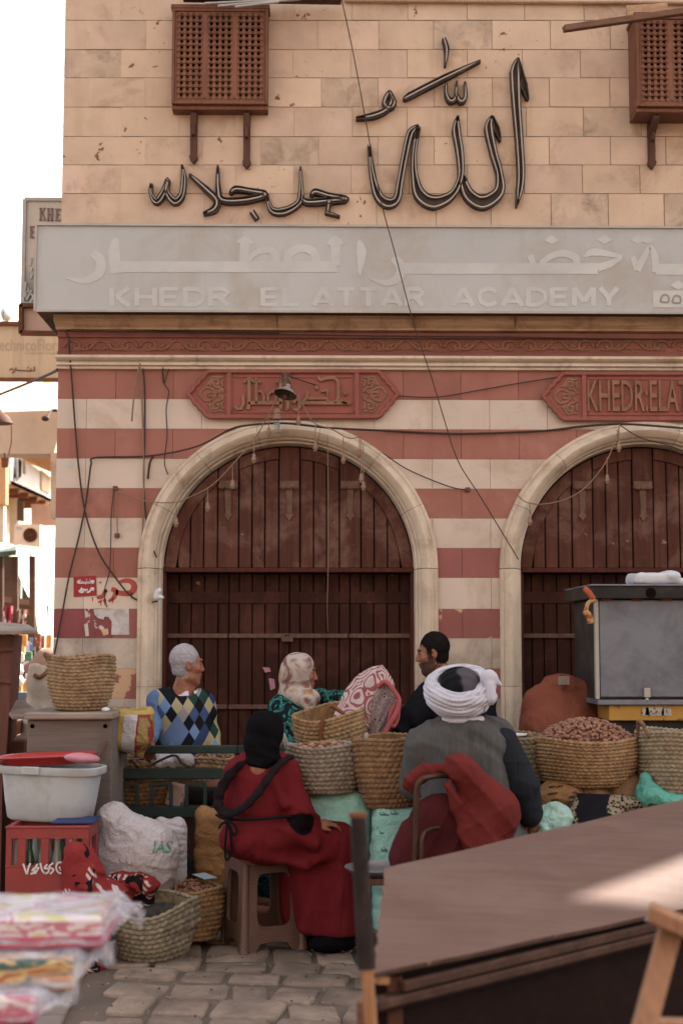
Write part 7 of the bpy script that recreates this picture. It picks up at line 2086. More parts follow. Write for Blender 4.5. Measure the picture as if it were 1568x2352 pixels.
MB().bar(P(1496, 2360, 2.75), P(1640, 2362, 2.8), 0.045, 0.03, (0, 0, 1)).build('lower_rail', m_pine2, eas, bevel=0.004)
tag(sackbody('rag', 'small lilac rag caught under the pine cross block', 'rag', [('u', e_(PP(1510, 2103, 3.0), (0.03, 0.015, 0.011), (0, -20, 0)), .01)], PP(1510, 2103, 3.0) - .05, PP(1510, 2103, 3.0) + .05, 0.004, M('lilac_cloth', '#8d8aa6')))

# ------------------------------------------------------------------ plastic wrapped packs on a low table, close to the camera
m_film, n = newmat('clear_film', 0.2, 0.6)
n.b.inputs['Base Color'].default_value = C('#b6b2bc')
tp = n.n('ShaderNodeBsdfTransparent'); mx = n.n('ShaderNodeMixShader')
fz = n.noise(n.coord(), 14, 4, 0.6)
n.l(n.ramp(fz, [(0.35, (0.15, 0.15, 0.15)), (0.65, (0.68, 0.68, 0.68))]), mx.inputs[0])
n.l(n.bump(n.noise(n.coord((1, 2.5, 1)), 16, 5, 0.6, 0.6), 0.9, 0.02), n.b.inputs['Normal'])
n.l(tp.outputs[0], mx.inputs[1]); n.l(n.b.outputs[0], mx.inputs[2]); n.l(mx.outputs[0], n.t.nodes['Material Output'].inputs[0])
def print_mat(name, cols, sc):
    m, n = newmat(name, 0.5, 0.3)
    vo = n.noise(n.coord((1, 1, 3)), sc, 3, 0.5, 0.8)
    k = len(cols)
    n.l(n.ramp(vo, [(0.3 + 0.4 * i / k, C(c)) for i, c in enumerate(cols)], 'CONSTANT'), n.b.inputs['Base Color'])
    return m
def pack(label, c, ux, L, wdt, h, mat, wings, side, seed=0):
    t = thing('wrapped_pack', label, 'pack', c)
    ux = Vector(ux).normalized(); uy = Vector((-ux.y, ux.x, 0)).normalized(); uz = ux.cross(uy)
    MB().obox(c + uz * h / 2, ux * L / 2, uy * wdt / 2, uz * h / 2).build('printed_box', [mat], t, bevel=0.006)
    MB().obox(c + uz * h * 0.24, ux * (L / 2 + 0.002), uy * (wdt / 2 + 0.002), uz * h * 0.2).build('printed_band', side, t, bevel=0.003)
    rn = random.Random(seed); rows = []
    nu, nv = 40, 22
    for j in range(nv):
        v = -1 + 2 * j / (nv - 1); row = []
        for i in range(nu):
            u = -1 + (2 + wings) * i / (nu - 1)
            over = max(0, u - 1) / max(wings, 1e-6)
            edge = max(0.0, abs(v) - 0.85) / 0.15
            z = h * (1.03 - 0.9 * edge) * (1 - over) + h * (0.55 + 0.25 * math.sin(v * 6 + seed)) * over
            z += 0.008 * math.sin(u * 9 + v * 5 + seed) * (0.3 + over) + rn.uniform(-1, 1) * 0.0025 * (0.3 + 2 * over)
            vv = v * (1.04 - 0.75 * over)
            row.append(c + ux * (u * L / 2) + uy * (vv * wdt / 2) + uz * (z + 0.003))
        rows.append(row)
    MB().grid(rows).build('film', m_film, t, smooth=True)
    return t
YPk = 2.85
m_pk1 = print_mat('pink_print', ['#b8a0b0', '#c2b8bc', '#b06878', '#c8bcc0', '#b8b060', '#a84a60'], 9)
m_pk2 = print_mat('orange_print', ['#9a5a28', '#b89a68', '#3f5a54', '#b8886a', '#c0b0a0', '#a88840'], 8)
m_hot = M('hot_pink', '#a84462', v=0.12, sc=8, rough=0.5); m_dk = M('dark_gap', '#2a201e')
ptab = thing('display_stand', 'dark tiered stand holding the plastic wrapped packs', 'stand', P(40, 2400, YPk))
tiers = [(-190, 2188, 2.92, 0.29), (-190, 2284, 2.84, 0.29), (-240, 2362, 2.76, 0.27)]
pk_l = ['pink printed pack in clear film, topmost of the three beside the worn basket', 'orange printed pack in clear film, middle one of the three', 'pink and white pack in clear film, lowest of the three']
for i, ((pxl, pyb, Yq, wdt), lab) in enumerate(zip(tiers, pk_l)):
    pe = [232, 165, 78][i]
    a = P(pxl, pyb, Yq); b = P(pe, pyb - 8, Yq)
    c = (a + b) / 2 + Vector((0, wdt / 2, 0))
    pack(lab, c, (b - a) + Vector((0, 0, 0.0)), (b - a).length, wdt, [0.062, 0.06, 0.05][i], [m_pk1, m_pk2, m_pk1][i], [0.36, 0.42, 0.5][i], [m_hot, m_pk2, m_hot][i], i + 1)
    MB().obox(c + Vector((-0.02, 0.01, -0.013)), (b - a) / 2 * 0.94, Vector((0, wdt / 2 * 0.92, 0)), Vector((0, 0, 0.010))).build('shelf', m_dk, ptab)
for (px, yy) in ((-150, 2.9), (60, 2.95), (-150, 3.2), (60, 3.2)):
    q = P(px, 2175, yy); MB().box((q.x - 0.015, yy - 0.015, 0), (q.x + 0.015, yy + 0.015, q.z - 0.03)).build('leg', m_dk, ptab)

# straw bits, pips and grit trodden into the paving
rn = random.Random(21); mb = MB()
for k in range(420):
    x, y = rn.uniform(-1.35, 0.55), rn.uniform(4.2, 7.6)
    if rn.random() < 0.6:
        a = rn.uniform(0, PI); L = rn.uniform(0.008, 0.03)
        mb.bar((x, y, 0.006 + rn.uniform(0, .008)), (x + L * math.cos(a), y + L * math.sin(a), 0.008 + rn.uniform(0, .01)), 0.0025, 0.0025, mi=0)
    else:
        r = rn.uniform(0.003, 0.009); mb.ball((x, y, 0.004 + r * .6), (r, r * rn.uniform(.6, 1), r * .7), 6, 4, 1)
tag(mb.build('litter', [straw('litter', '#8f7f60'), m_ground]), 'straw bits and grit scattered over the cobbles', 'litter', kind='stuff')
# ------------------------------------------------------------------ people
m_skin = M('skin_brown', '#8f573e', v=0.12, sc=22, rough=0.55, bump=0.3, bsc=260, spec=0.2, dirt=('#6a3a2a', 0.3, 24.0), bd=0.002)
m_skin_d = M('skin_dark', '#6f432f', v=0.12, sc=22, rough=0.55, bump=0.3, bsc=260, spec=0.2, dirt=('#6a3a2a', 0.3, 24.0), bd=0.002)
m_lip = M('lips', '#7a4238', v=0.05, rough=0.5)
m_beard = M('beard_stubble', '#4a3026', v=0.2, sc=60, rough=0.8, bump=0.3, bsc=300)
m_eye = M('eye_dark', '#241a16', v=0.05, rough=0.2, bump=0)
m_hair_g = M('grey_hair', '#968f92', v=0.14, sc=70, rough=0.9, bump=0.5, bsc=380, bd=0.003, spec=0.05)
m_hair_b = M('black_hair', '#191412', v=0.2, sc=70, rough=0.8, bump=0.5, bsc=380, bd=0.003, spec=0.05)
def pl(n, d):
    n = np.array(n, float); n /= np.linalg.norm(n)
    return lambda p: d - p @ n
def headm(c, yaw, pitch=0.0, roll=0.0, s=1.0):
    """local: +Y is where the face looks; yaw turns it about Z"""
    return Matrix.Translation(Vector(c)) @ Euler((R(pitch), R(roll), R(yaw))).to_matrix().to_4x4() @ Matrix.Diagonal((s, s * 0.885, s, 1.0))
HEAD = [('u', e_((0, -0.018, 0.035), (0.075, 0.094, 0.080)), .01), ('u', e_((0, 0.030, -0.025), (0.060, 0.064, 0.088)), .03),
        ('u', e_((0, 0.036, -0.078), (0.047, 0.048, 0.036)), .03), ('u', e_((0, 0.074, -0.100), (0.020, 0.016, 0.015)), .022),
        ('u', c_((-0.05, 0.0, -0.075), (-0.018, 0.065, -0.1), 0.018, 0.014), .025), ('u', c_((0.05, 0.0, -0.075), (0.018, 0.065, -0.1), 0.018, 0.014), .025),
        ('u', c_((0, 0.088, 0.020), (0, 0.109, -0.026), 0.008, 0.0115), .014), ('u', e_((-0.012, 0.102, -0.031), (0.009, 0.011, 0.008)), .006), ('u', e_((0.012, 0.102, -0.031), (0.009, 0.011, 0.008)), .006),
        ('s', e_((-0.032, 0.100, 0.008), (0.019, 0.018, 0.011)), .012), ('s', e_((0.032, 0.100, 0.008), (0.019, 0.018, 0.011)), .012),
        ('u', e_((-0.030, 0.086, 0.030), (0.026, 0.011, 0.008)), .012), ('u', e_((0.030, 0.086, 0.030), (0.026, 0.011, 0.008)), .012),
        ('u', e_((-0.031, 0.077, 0.008), (0.013, 0.012, 0.010)), .003), ('u', e_((0.031, 0.077, 0.008), (0.013, 0.012, 0.010)), .003),
        ('u', e_((-0.044, 0.060, -0.022), (0.022, 0.022, 0.018)), .02), ('u', e_((0.044, 0.060, -0.022), (0.022, 0.022, 0.018)), .02),
        ('u', e_((0, 0.094, -0.055), (0.022, 0.011, 0.007)), .008), ('u', e_((0, 0.091, -0.069), (0.019, 0.011, 0.008)), .008), ('s', e_((0, 0.106, -0.062), (0.021, 0.010, 0.0022)), .004),
        ('u', e_((-0.079, -0.012, -0.004), (0.008, 0.020, 0.032), (0, 0, 14)), .006), ('u', e_((0.079, -0.012, -0.004), (0.008, 0.020, 0.032), (0, 0, -14)), .006),
        ('s', e_((-0.088, -0.006, 0.0), (0.007, 0.010, 0.018)), .004), ('s', e_((0.088, -0.006, 0.0), (0.007, 0.010, 0.018)), .004),
        ('u', c_((0, -0.014, -0.055), (0, -0.034, -0.17), 0.050, 0.055), .025)]
def tolocal(Mx, p):
    i = np.array(Mx.inverted())
    return p @ i[:3, :3].T + i[:3, 3]
def moved(ops, Mx):
    sc = Mx.to_scale()[0]
    return [('u', (lambda f: (lambda p: f(p) * sc))(sdf(ops, xf=Mx)), .02)]
def skin_pick(Mx, beard=False, hairslot=None):
    def f(c):
        q = tolocal(Mx, c)
        r = np.zeros(len(c), int)
        lips = (np.abs(q[:, 0]) < 0.022) & (np.abs(q[:, 2] + 0.062) < 0.011) & (q[:, 1] > 0.085)
        eye = (np.abs(np.abs(q[:, 0]) - 0.031) < 0.011) & (np.abs(q[:, 2] - 0.006) < 0.0048) & (q[:, 1] > 0.07)
        brow = (np.abs(np.abs(q[:, 0]) - 0.032) < 0.017) & (np.abs(q[:, 2] - 0.031 + 0.2 * np.abs(np.abs(q[:, 0]) - 0.03)) < 0.0042) & (q[:, 1] > 0.076)
        if beard:
            bd = (q[:, 2] < -0.045 + 0.0 * q[:, 1]) & (q[:, 2] > -0.125) & (q[:, 1] > -0.005) & ~((np.abs(q[:, 0]) < 0.03) & (q[:, 2] > -0.048))
            side = (np.abs(q[:, 0]) > 0.05) & (q[:, 1] > 0.0) & (q[:, 1] < 0.035) & (q[:, 2] < 0.04)
            r[bd | side] = 2
        if hairslot is not None:     # thin growth of hair round the hairline
            x, y, z = q[:, 0], q[:, 1], q[:, 2]
            a = (-0.622 * y + 0.783 * z) > -0.002
            b = (y < -0.006) & (z + 0.25 * y > -0.092)
            c2_ = (y < 0.036) & (z > -0.004)
            ear = (np.abs(x) > 0.072) & (np.abs(z) < 0.036) & (y > -0.036) & (y < 0.02)
            z1 = (a | b | c2_) & ~ear & (z > -0.1) & (z < 0.13)
            r[z1 & (np.random.default_rng(5).random(len(c)) < 0.55)] = hairslot
        r[lips] = 1; r[eye] = 3; r[brow] = 2
        return r
    return f
def hand_ops(w, d, n, s=1.0, curl=0.5):
    """hand at wrist w pointing along d, back of the hand facing n; five bent fingers"""
    w = Vector(w); d = Vector(d).normalized(); n = Vector(n); n = (n - d * n.dot(d)).normalized(); t = d.cross(n)
    ops = [('u', c_(w, w + d * 0.04 * s, 0.022 * s, 0.026 * s), .012), ('u', c_(w + d * 0.06 * s - t * 0.018 * s, w + d * 0.06 * s + t * 0.018 * s, 0.019 * s, 0.019 * s), .015)]
    for k, (o, L) in enumerate(((-0.030, 0.058), (-0.010, 0.072), (0.010, 0.078), (0.030, 0.070))):
        a = w + d * 0.078 * s + t * o * s; b = a + (d * math.cos(curl * 0.6) - n * math.sin(curl * 0.6)) * L * 0.5 * s; c = b + (d * math.cos(curl * 1.6) - n * math.sin(curl * 1.6)) * L * 0.5 * s
        ops += [('u', c_(a, b, 0.0095 * s, 0.0085 * s), .004), ('u', c_(b, c, 0.0085 * s, 0.0075 * s), .003)]
    a = w + d * 0.02 * s + t * 0.026 * s; b = a + (d * 0.6 + t * 0.7 - n * 0.2).normalized() * 0.035 * s; c = b + (d * 0.9 + t * 0.2 - n * 0.3).normalized() * 0.03 * s
    return ops + [('u', c_(a, b, 0.0115 * s, 0.0105 * s), .008), ('u', c_(b, c, 0.0105 * s, 0.009 * s), .003)]
def V(px, py, Y): return np.array(P(px, py, Y))
def box_of(pts, m):
    a = np.array(pts); return a.min(0) - m, a.max(0) + m

# ============ man in the patterned sweater
Y0 = 8.1
man = thing('person', 'grey haired man in a blue diamond patterned sweater and white collar, looking sideways', 'person', (V(415, 1700, Y0)[0], Y0, 0))
HM = headm(V(430, 1527, Y0), -72, -2, 0, 0.955)
seat = 0.60
hip = np.array([V(418, 1, Y0)[0], Y0 + 0.02, seat + 0.1])
wrist = V(347, 1698, 7.86)
ops = moved(HEAD, HM) + [('u', c_(V(425, 1590, Y0 + .02), V(418, 1660, Y0), 0.06, 0.11), .04), ('u', c_(V(418, 1660, Y0), hip, 0.11, 0.12), .04)]
ops += [('u', c_(V(360, 1612, Y0 - .02), V(351, 1668, Y0 - .07), 0.045, 0.038), .02), ('u', c_(V(351, 1668, Y0 - .07), wrist, 0.036, 0.026), .02)] + hand_ops(wrist, (-0.05, -0.2, -0.9), (-0.5, -0.8, 0.1), 1.0, 0.9)
for sx in (-0.1, 0.1):
    k = hip + np.array([sx + 0.1, -0.36, -0.08]) if False else hip + np.array([0.36, -0.10 + sx * 1.2, -0.02])
    ops += [('u', c_(hip + np.array([0.02, sx * 0.9, -0.02]), k, 0.085, 0.06), .03), ('u', c_(k, np.array([k[0] + 0.02, k[1], 0.06]), 0.055, 0.04), .02), ('u', c_(np.array([k[0] + 0.02, k[1], 0.04]), np.array([k[0] + 0.18, k[1], 0.03]), 0.035, 0.028), .02)]
lo, hi = box_of([V(429, 1480, Y0), V(345, 1712, Y0 - .35), hip + (0.6, 0.15, -.68), hip + (-.2, .2, 0)], 0.12)
# finer head and hand on one continuous skin
def skin(name, ops, lo, hi, h, mats, parent, pick):
    return body(name, sdf(ops), lo, hi, h, mats, parent, pick)
skin('body', ops, lo, hi, 0.0052, [m_skin, m_lip, m_beard, m_eye, m_hair_g], man, skin_pick(HM, False, 4))
hair = [('u', e_((0, -0.018, 0.036), (0.0768, 0.0962, 0.0825)), .01), ('i', pl((0, -0.62, 0.78), 0.006), .006), ]
hair2 = [('u', e_((0, -0.018, 0.036), (0.0768, 0.0962, 0.0825)), .01), ('u', e_((0, -0.034, -0.028), (0.064, 0.068, 0.062)), .02), ('i', pl((0, -1, 0), 0.016), .006), ('i', pl((0, 0.25, 1), -0.082), .006)]
hair3 = [('u', e_((0, -0.018, 0.036), (0.0765, 0.0960, 0.0822)), .01), ('i', pl((0, -1, 0.0), -0.028), .006), ('i', pl((0, 0, 1), 0.012), .006)]
def hair_ops(Mx): return moved(hair, Mx) + moved(hair2, Mx) + moved(hair3, Mx)
hc_ = np.array(HM.translation)
body('hair', sdf(hair_ops(HM), lambda p: 0.0006 * wavy(p, 260, 3)), hc_ - .14, hc_ + .15, 0.0038, m_hair_g, man)
m_arg, n = newmat('diamond_knit', 0.95, 0.1)
sp_ = n.sep(n.coord())
ca0, cb0 = V(452, 1600, Y0), V(0, 0, Y0)
xx = n.math('SUBTRACT', sp_[0], float(ca0[0])); zz = n.math('SUBTRACT', sp_[2], float(ca0[2]))
xx = n.math('ADD', xx, n.math('MULTIPLY', sp_[1], 0.25)); xx = n.math('SUBTRACT', xx, 0.25 * Y0)
u = n.math('ADD', n.math('DIVIDE', xx, 0.064), n.math('DIVIDE', zz, 0.094)); v_ = n.math('SUBTRACT', n.math('DIVIDE', zz, 0.094), n.math('DIVIDE', xx, 0.064))
cb = n.n('ShaderNodeCombineXYZ'); n.l(n.math('FLOOR', u), cb.inputs[0]); n.l(n.math('FLOOR', v_), cb.inputs[1])
wn_ = n.n('ShaderNodeTexWhiteNoise'); wn_.noise_dimensions = '3D'; n.l(cb.outputs[0], wn_.inputs['Vector'])
cols = ['#14171d', '#566c90', '#1f3a2e', '#998b66', '#3a4a70', '#1c1718', '#80787e', '#16191f', '#5f7aa2', '#2a3858']
body_col = n.ramp(wn_.outputs['Value'], [(i / len(cols), C(c)) for i, c in enumerate(cols)], 'CONSTANT')
n.l(body_col, n.b.inputs['Base Color']); n.l(n.bump(n.noise(n.coord((1, 1, 4)), 160, 2), 0.35, 0.003), n.b.inputs['Normal'])
m_blue = M('blue_knit', '#526a90', drape=9, v=0.06, sc=10, bump=0.3, bsc=160, rough=0.95)
wristc = V(346, 1693, 7.87)
sw = [('u', e_(V(415, 1645, Y0), (0.172, 0.13, 0.14)), .02), ('u', e_(V(422, 1705, Y0), (0.172, 0.155, 0.15)), .06), ('u', c_(V(368, 1606, Y0), V(466, 1606, Y0 + .03), 0.060, 0.054), .06), ('u', e_(V(424, 1600, Y0 + .02), (0.085, 0.078, 0.036)), .03), ('u', e_(hip, (0.17, 0.16, 0.12)), .05),
      ('u', c_(V(468, 1612, Y0 + .05), V(482, 1680, Y0 + .04), 0.06, 0.05), .03), ('u', c_(V(482, 1680, Y0 + .04), V(492, 1735, Y0 - .05), 0.05, 0.042), .02),
      ('s', c_(V(430, 1570, Y0 - .02), V(427, 1600, Y0), 0.070, 0.066), .008), ('s', c_(V(446, 1575, Y0 - .07), V(458, 1600, Y0 - .11), 0.045, 0.008), .01)]
lo, hi = box_of([V(345, 1580, Y0 - .3), V(495, 1740, Y0 + .2), hip + (0, 0, -.12)], 0.09)
swt = body('sweater', sdf(sw, lambda p: fold(p, (0.5, 0.1, 1), 46, 0.006, 1.0, 0.7) + fold(p, (0.8, 0.3, -0.5), 30, 0.005, 3.0, 0.6)), lo, hi, 0.0085, m_arg, man)
slv = [('u', c_(V(364, 1610, Y0 - .005), V(353, 1668, Y0 - .07), 0.068, 0.056), .025), ('u', c_(V(353, 1668, Y0 - .07), wristc, 0.054, 0.040), .02)]
lo, hi = box_of([V(364, 1600, Y0), wristc, V(340, 1668, Y0 - .08)], 0.1)
body('sleeve', sdf(slv, lambda p: fold(p, (0.3, 0.1, 1), 60, 0.007, 1.0, 0.8)), lo, hi, 0.007, m_blue, man)
m_shirt = M('white_shirt', '#b9b4bc', v=0.04, sc=10, bump=0.15, bsc=80)
cl = MB()
nk = V(430, 1583, Y0)
ring = []
for k in range(25):
    a = R(-62) + (2 * PI - 0.55) * (k / 24) + 0.28
    fr_ = (math.cos(a - R(-62)) + 1) / 2
    r0, r1 = 0.058, 0.088
    top = Vector((nk[0] + r0 * math.cos(a), Y0 + r0 * math.sin(a), nk[2] + 0.030 - 0.040 * fr_)); bot = Vector((nk[0] + r1 * math.cos(a), Y0 + r1 * math.sin(a), nk[2] + 0.002 - 0.066 * fr_))
    ring.append((top, bot))
cl.grid([[t for t, b in ring], [b for t, b in ring]]); cl.grid([[t * 0.999 + Vector((nk[0], Y0, nk[2])) * 0.001 for t, b in ring], [b + (Vector((nk[0], Y0, b.z)) - b) * 0.1 for t, b in ring]])
cl.build('shirt_collar', m_shirt, man, smooth=True)
trs = []
for sx in (-0.1, 0.1):
    k = hip + np.array([0.36, -0.10 + sx * 1.2, -0.02])
    trs += [('u', c_(hip + np.array([0.02, sx * 0.9, -0.02]), k, 0.105, 0.078), .03), ('u', c_(k, np.array([k[0] + 0.02, k[1], 0.09]), 0.075, 0.06), .02)]
lo, hi = box_of([hip - (.15, .2, .1), hip + (.5, .2, -.6), hip + (.5, -.35, -.6)], 0.1)
body('trousers', sdf(trs, lambda p: fold(p, (0.6, 0, 1), 40, 0.006, 1)), lo, hi, 0.016, M('dark_trousers', '#2c2a2e', v=0.1, bump=0.2), man)
st = MB().box((hip[0] - .2, Y0 - .2, 0), (hip[0] + .2, Y0 + .22, hip[2] - 0.10)); tag(st.build('wooden_crate', m_darkwood, bevel=0.01), 'dark crate the man in the patterned sweater sits on', 'crate')

# ============ woman in the floral dress
Y1 = 8.35
wf = thing('person', 'woman in a teal and black leaf patterned dress and flowered headscarf, seen from the side', 'person', (V(685, 1700, Y1)[0], Y1, 0))
HF = headm(V(690, 1546, Y1), -84, -4, 0, 0.98)
base = np.array([V(680, 1, Y1)[0], Y1 + 0.05, 0.55])
ops = moved(HEAD, HF) + [('u', c_(V(688, 1600, Y1 + .02), base + (0, 0, 0.1), 0.07, 0.12), .04), ('u', c_(V(785, 1603, Y1 - .11), V(800, 1602, Y1 - .16), 0.03, 0.028), .02)] + hand_ops(V(800, 1602, Y1 - .16), (0.9, -0.3, 0.1), (0, -0.3, 1), 0.9, 0.8)
lo, hi = box_of([V(690, 1490, Y1), base, V(840, 1600, Y1 - .25)], 0.12)
skin('body', ops, lo, hi, 0.0056, [m_skin, m_lip, m_hair_b, m_eye], wf, skin_pick(HF))
m_flor, n = newmat('leaf_print', 0.9, 0.15)
vec = n.coord((1, 1, 0.75))
w1 = n.noise(vec, 22, 2, 0.45, 1.8)
n.l(n.mix(n.ramp(w1, [(0.47, (0, 0, 0)), (0.5, (1, 1, 1)), (0.58, (1, 1, 1)), (0.61, (0.2, 0.2, 0.2))]), C('#0f1a20'), C('#2a7a70')), n.b.inputs['Base Color'])
n.l(n.bump(n.noise(vec, 30, 3), 0.3, 0.006), n.b.inputs['Normal'])
dr = [('u', e_(V(680, 1660, Y1), (0.15, 0.14, 0.15)), .02), ('u', c_(V(650, 1620, Y1 - .03), V(735, 1606, Y1 + .04), 0.065, 0.06), .06), ('u', c_(V(690, 1720, Y1), base + (0.02, 0, -0.45), 0.15, 0.24), .06),
      ('u', c_(V(648, 1628, Y1 - .06), V(682, 1700, Y1 - .14), 0.075, 0.068), .03), ('u', c_(V(682, 1700, Y1 - .14), V(735, 1705, Y1 - .22), 0.066, 0.05), .03),
      ('u', c_(V(738, 1606, Y1 + .02), V(768, 1604, Y1 - .06), 0.058, 0.05), .03), ('u', c_(V(768, 1604, Y1 - .06), V(796, 1602, Y1 - .15), 0.05, 0.042), .02)]
lo, hi = box_of([V(620, 1590, Y1 - .3), V(800, 1600, Y1), base + (.3, .3, -.55), base - (.3, .3, 0)], 0.06)
body('dress', sdf(dr, lambda p: fold(p, (0.9, 0.2, 0.5), 38, 0.009, 2, 0.7) + lump(p, 16, 0.006)), lo, hi, 0.011, m_flor, wf)
m_scf, n = newmat('flower_scarf', 0.85, 0.15)
vec = n.coord(); fz = n.noise(vec, 10, 3, 0.5, 0.9)
n.l(n.ramp(fz, [(0.32, C('#5e3a38')), (0.42, C('#80584e')), (0.50, C('#a8968a')), (0.56, C('#aa9c94')), (0.62, C('#a07c54')), (0.70, C('#84564a'))]), n.b.inputs['Base Color'])
n.l(n.bump(n.noise(vec, 24, 3, 0.5, 0.6), 0.4, 0.008), n.b.inputs['Normal'])
hs_ = [('u', e_((0, -0.022, 0.032), (0.092, 0.112, 0.094)), .01), ('u', e_((0, -0.055, -0.035), (0.085, 0.085, 0.075)), .05), ('u', c_((0, 0.02, -0.13), (0, -0.05, -0.12), 0.068, 0.09), .04), ('u', c_((-0.07, 0.0, 0.03), (-0.03, 0.06, -0.12), 0.03, 0.03), .03), ('u', c_((0.07, 0.0, 0.03), (0.03, 0.06, -0.12), 0.03, 0.03), .03),
       ('s', e_((0, 0.115, -0.02), (0.058, 0.060, 0.092)), .012)]
so = moved(hs_, HF) + [('u', c_(V(668, 1602, Y1 - .02), V(712, 1606, Y1 - .1), 0.07, 0.06), .03), ('u', c_(V(706, 1612, Y1 - .13), V(714, 1654, Y1 - .16), 0.042, 0.024), .02), ('u', c_(V(662, 1606, Y1), V(630, 1626, Y1 + .04), 0.055, 0.02), .03)]
hc_ = np.array(HF.translation)
body('headscarf', sdf(so, lambda p: fold(p, (0.75, 0.1, 0.75), 70, 0.006, 4, 0.7) + fold(p, (-0.5, 0.3, 0.9), 42, 0.004, 1, 0.7)), hc_ - (.22, .27, .34), hc_ + (.2, .2, .17), 0.0065, m_scf, wf)
for i, (x, y, w, h2) in enumerate(((612, 1538, 10, 7), (624, 1570, 8, 16))):
    p = P(x, y, W + 0.2)
    tag(MB().prism([(p.x - w * PX, p.z + h2 * PX * 0.8), (p.x - w * .4 * PX, p.z - h2 * PX), (p.x + w * PX, p.z - h2 * PX * .7), (p.x + w * .7 * PX, p.z + h2 * PX * .6)], W + 0.229, W + 0.2335).build('paper_scrap', M('pink_paper_scrap', '#a8707e', v=0.15, sc=30)), ('upper', 'lower')[i] + ' pink paper scrap stuck on the door behind the headscarf', 'paper scrap')

# ============ man in the black jacket
Y2 = 8.15
mj = thing('person', 'bearded man with short black hair in a black jacket, looking down sideways', 'person', (V(1040, 1700, Y2)[0], Y2, 0))
HJ = headm(V(993, 1500, Y2), 84, -9, 0, 0.975)
base = np.array([V(1050, 1, Y2)[0], Y2 + .05, 0.0])
wj = V(915, 1682, Y2 - .16)
ops = moved(HEAD, HJ) + [('u', c_(V(1006, 1545, Y2), V(1045, 1640, Y2), 0.065, 0.12), .04), ('u', c_(V(1045, 1640, Y2), base + (0, 0, .8), 0.12, 0.12), .04), ('u', c_(V(945, 1640, Y2 - .1), wj, 0.04, 0.028), .02)] + hand_ops(wj, (-0.1, -0.2, -0.9), (-0.6, -0.6, 0), 1.0, 0.9)
for sx in (-.1, .1):
    ops += [('u', c_(base + (sx, 0, .85), base + (sx, -.02, .45), 0.09, 0.06), .03), ('u', c_(base + (sx, -.02, .45), base + (sx, 0, .07), 0.06, 0.045), .02), ('u', c_(base + (sx, 0, .05), base + (sx - .08, -.12, .035), 0.04, 0.03), .02)]
lo, hi = box_of([V(990, 1440, Y2), base + (.2, .15, .02), V(905, 1715, Y2 - .25)], 0.1)
skin('body', ops, lo, hi, 0.0052, [m_skin, m_lip, m_beard, m_eye, m_hair_b], mj, skin_pick(HJ, True, 4))
hc_ = np.array(HJ.translation)
body('hair', sdf(hair_ops(HJ), lambda p: 0.0006 * wavy(p, 260, 3)), hc_ - .15, hc_ + .15, 0.0038, m_hair_b, mj)
m_blk = M('black_jacket', '#141317', drape=9, v=0.1, sc=8, rough=0.8, bump=0.2, bsc=60, spec=0.08)
jk = [('u', e_(V(1045, 1650, Y2), (0.2, 0.14, 0.17)), .02), ('u', c_(V(1000, 1588, Y2 - .04), V(1100, 1606, Y2 + .04), 0.075, 0.08), .06), ('u', c_(V(1008, 1552, Y2 + .01), V(1016, 1580, Y2), 0.066, 0.075), .03), ('u', c_(base + (0, 0, .95), base + (0, 0, .72), 0.17, 0.18), .05),
      ('u', c_(V(985, 1600, Y2 - .07), V(945, 1648, Y2 - .12), 0.085, 0.072), .03), ('u', c_(V(945, 1648, Y2 - .12), V(919, 1676, Y2 - .155), 0.07, 0.05), .02), ('u', c_(V(1108, 1606, Y2), V(1112, 1650, Y2), 0.08, 0.065), .03), ('u', c_(V(1112, 1650, Y2), V(1095, 1720, Y2 - .1), 0.06, 0.05), .03),
      ('s', c_(V(992, 1530, Y2 - .02), V(1006, 1566, Y2), 0.056, 0.05), .01)]
lo, hi = box_of([V(905, 1560, Y2 - .25), V(1140, 1700, Y2 + .2), base + (0, 0, .5)], 0.08)
body('jacket', sdf(jk, lambda p: fold(p, (0.7, 0.2, 0.7), 36, 0.009, 5, 0.7) + lump(p, 18, 0.004)), lo, hi, 0.011, m_blk, mj)
tr2 = []
for sx in (-.1, .1): tr2 += [('u', c_(base + (sx, 0, .85), base + (sx, -.02, .08), 0.115, 0.08), .03)]
lo, hi = box_of([base + (-.2, -.1, 0), base + (.2, .1, .9)], 0.1)
body('trousers', sdf(tr2, lambda p: fold(p, (0.3, 0, 1), 30, 0.006, 1)), lo, hi, 0.018, m_blk, mj)

# ============ man with the white turban
Y3 = 6.72
mt = thing('person', 'man seen from behind with a white turban and grey robe, sitting on a chair', 'person', (V(1065, 1900, Y3)[0], Y3, 0))
HT = headm(V(1060, 1606, Y3 + .0), 8, -8, 0, 0.94)
hipt = np.array([V(1070, 1, Y3)[0], Y3 + .02, 0.55])
ops = moved(HEAD, HT) + [('u', c_(V(1062, 1625, Y3), V(1068, 1760, Y3), 0.065, 0.13), .05), ('u', c_(V(1068, 1760, Y3), hipt, 0.13, 0.15), .05)]
wr_ = V(1222, 1872, Y3 - .02)
ops += [('u', c_(V(1160, 1712, Y3), V(1205, 1800, Y3 - .02), 0.045, 0.04), .03), ('u', c_(V(1205, 1800, Y3 - .02), wr_, 0.04, 0.028), .02)] + hand_ops(wr_, (0.15, 0.35, -0.9), (0.5, -0.6, 0), 1.0, 0.8)
for sx in (-.1, .1):
    k = hipt + (sx * 1.3, .42, -.04)
    ops += [('u', c_(hipt + (sx, .05, -.02), k, .085, .06), .03), ('u', c_(k, np.array([k[0], k[1] + .02, .07]), .055, .042), .02), ('u', c_(np.array([k[0], k[1] + .02, .05]), np.array([k[0], k[1] + .16, .035]), .038, .03), .02)]
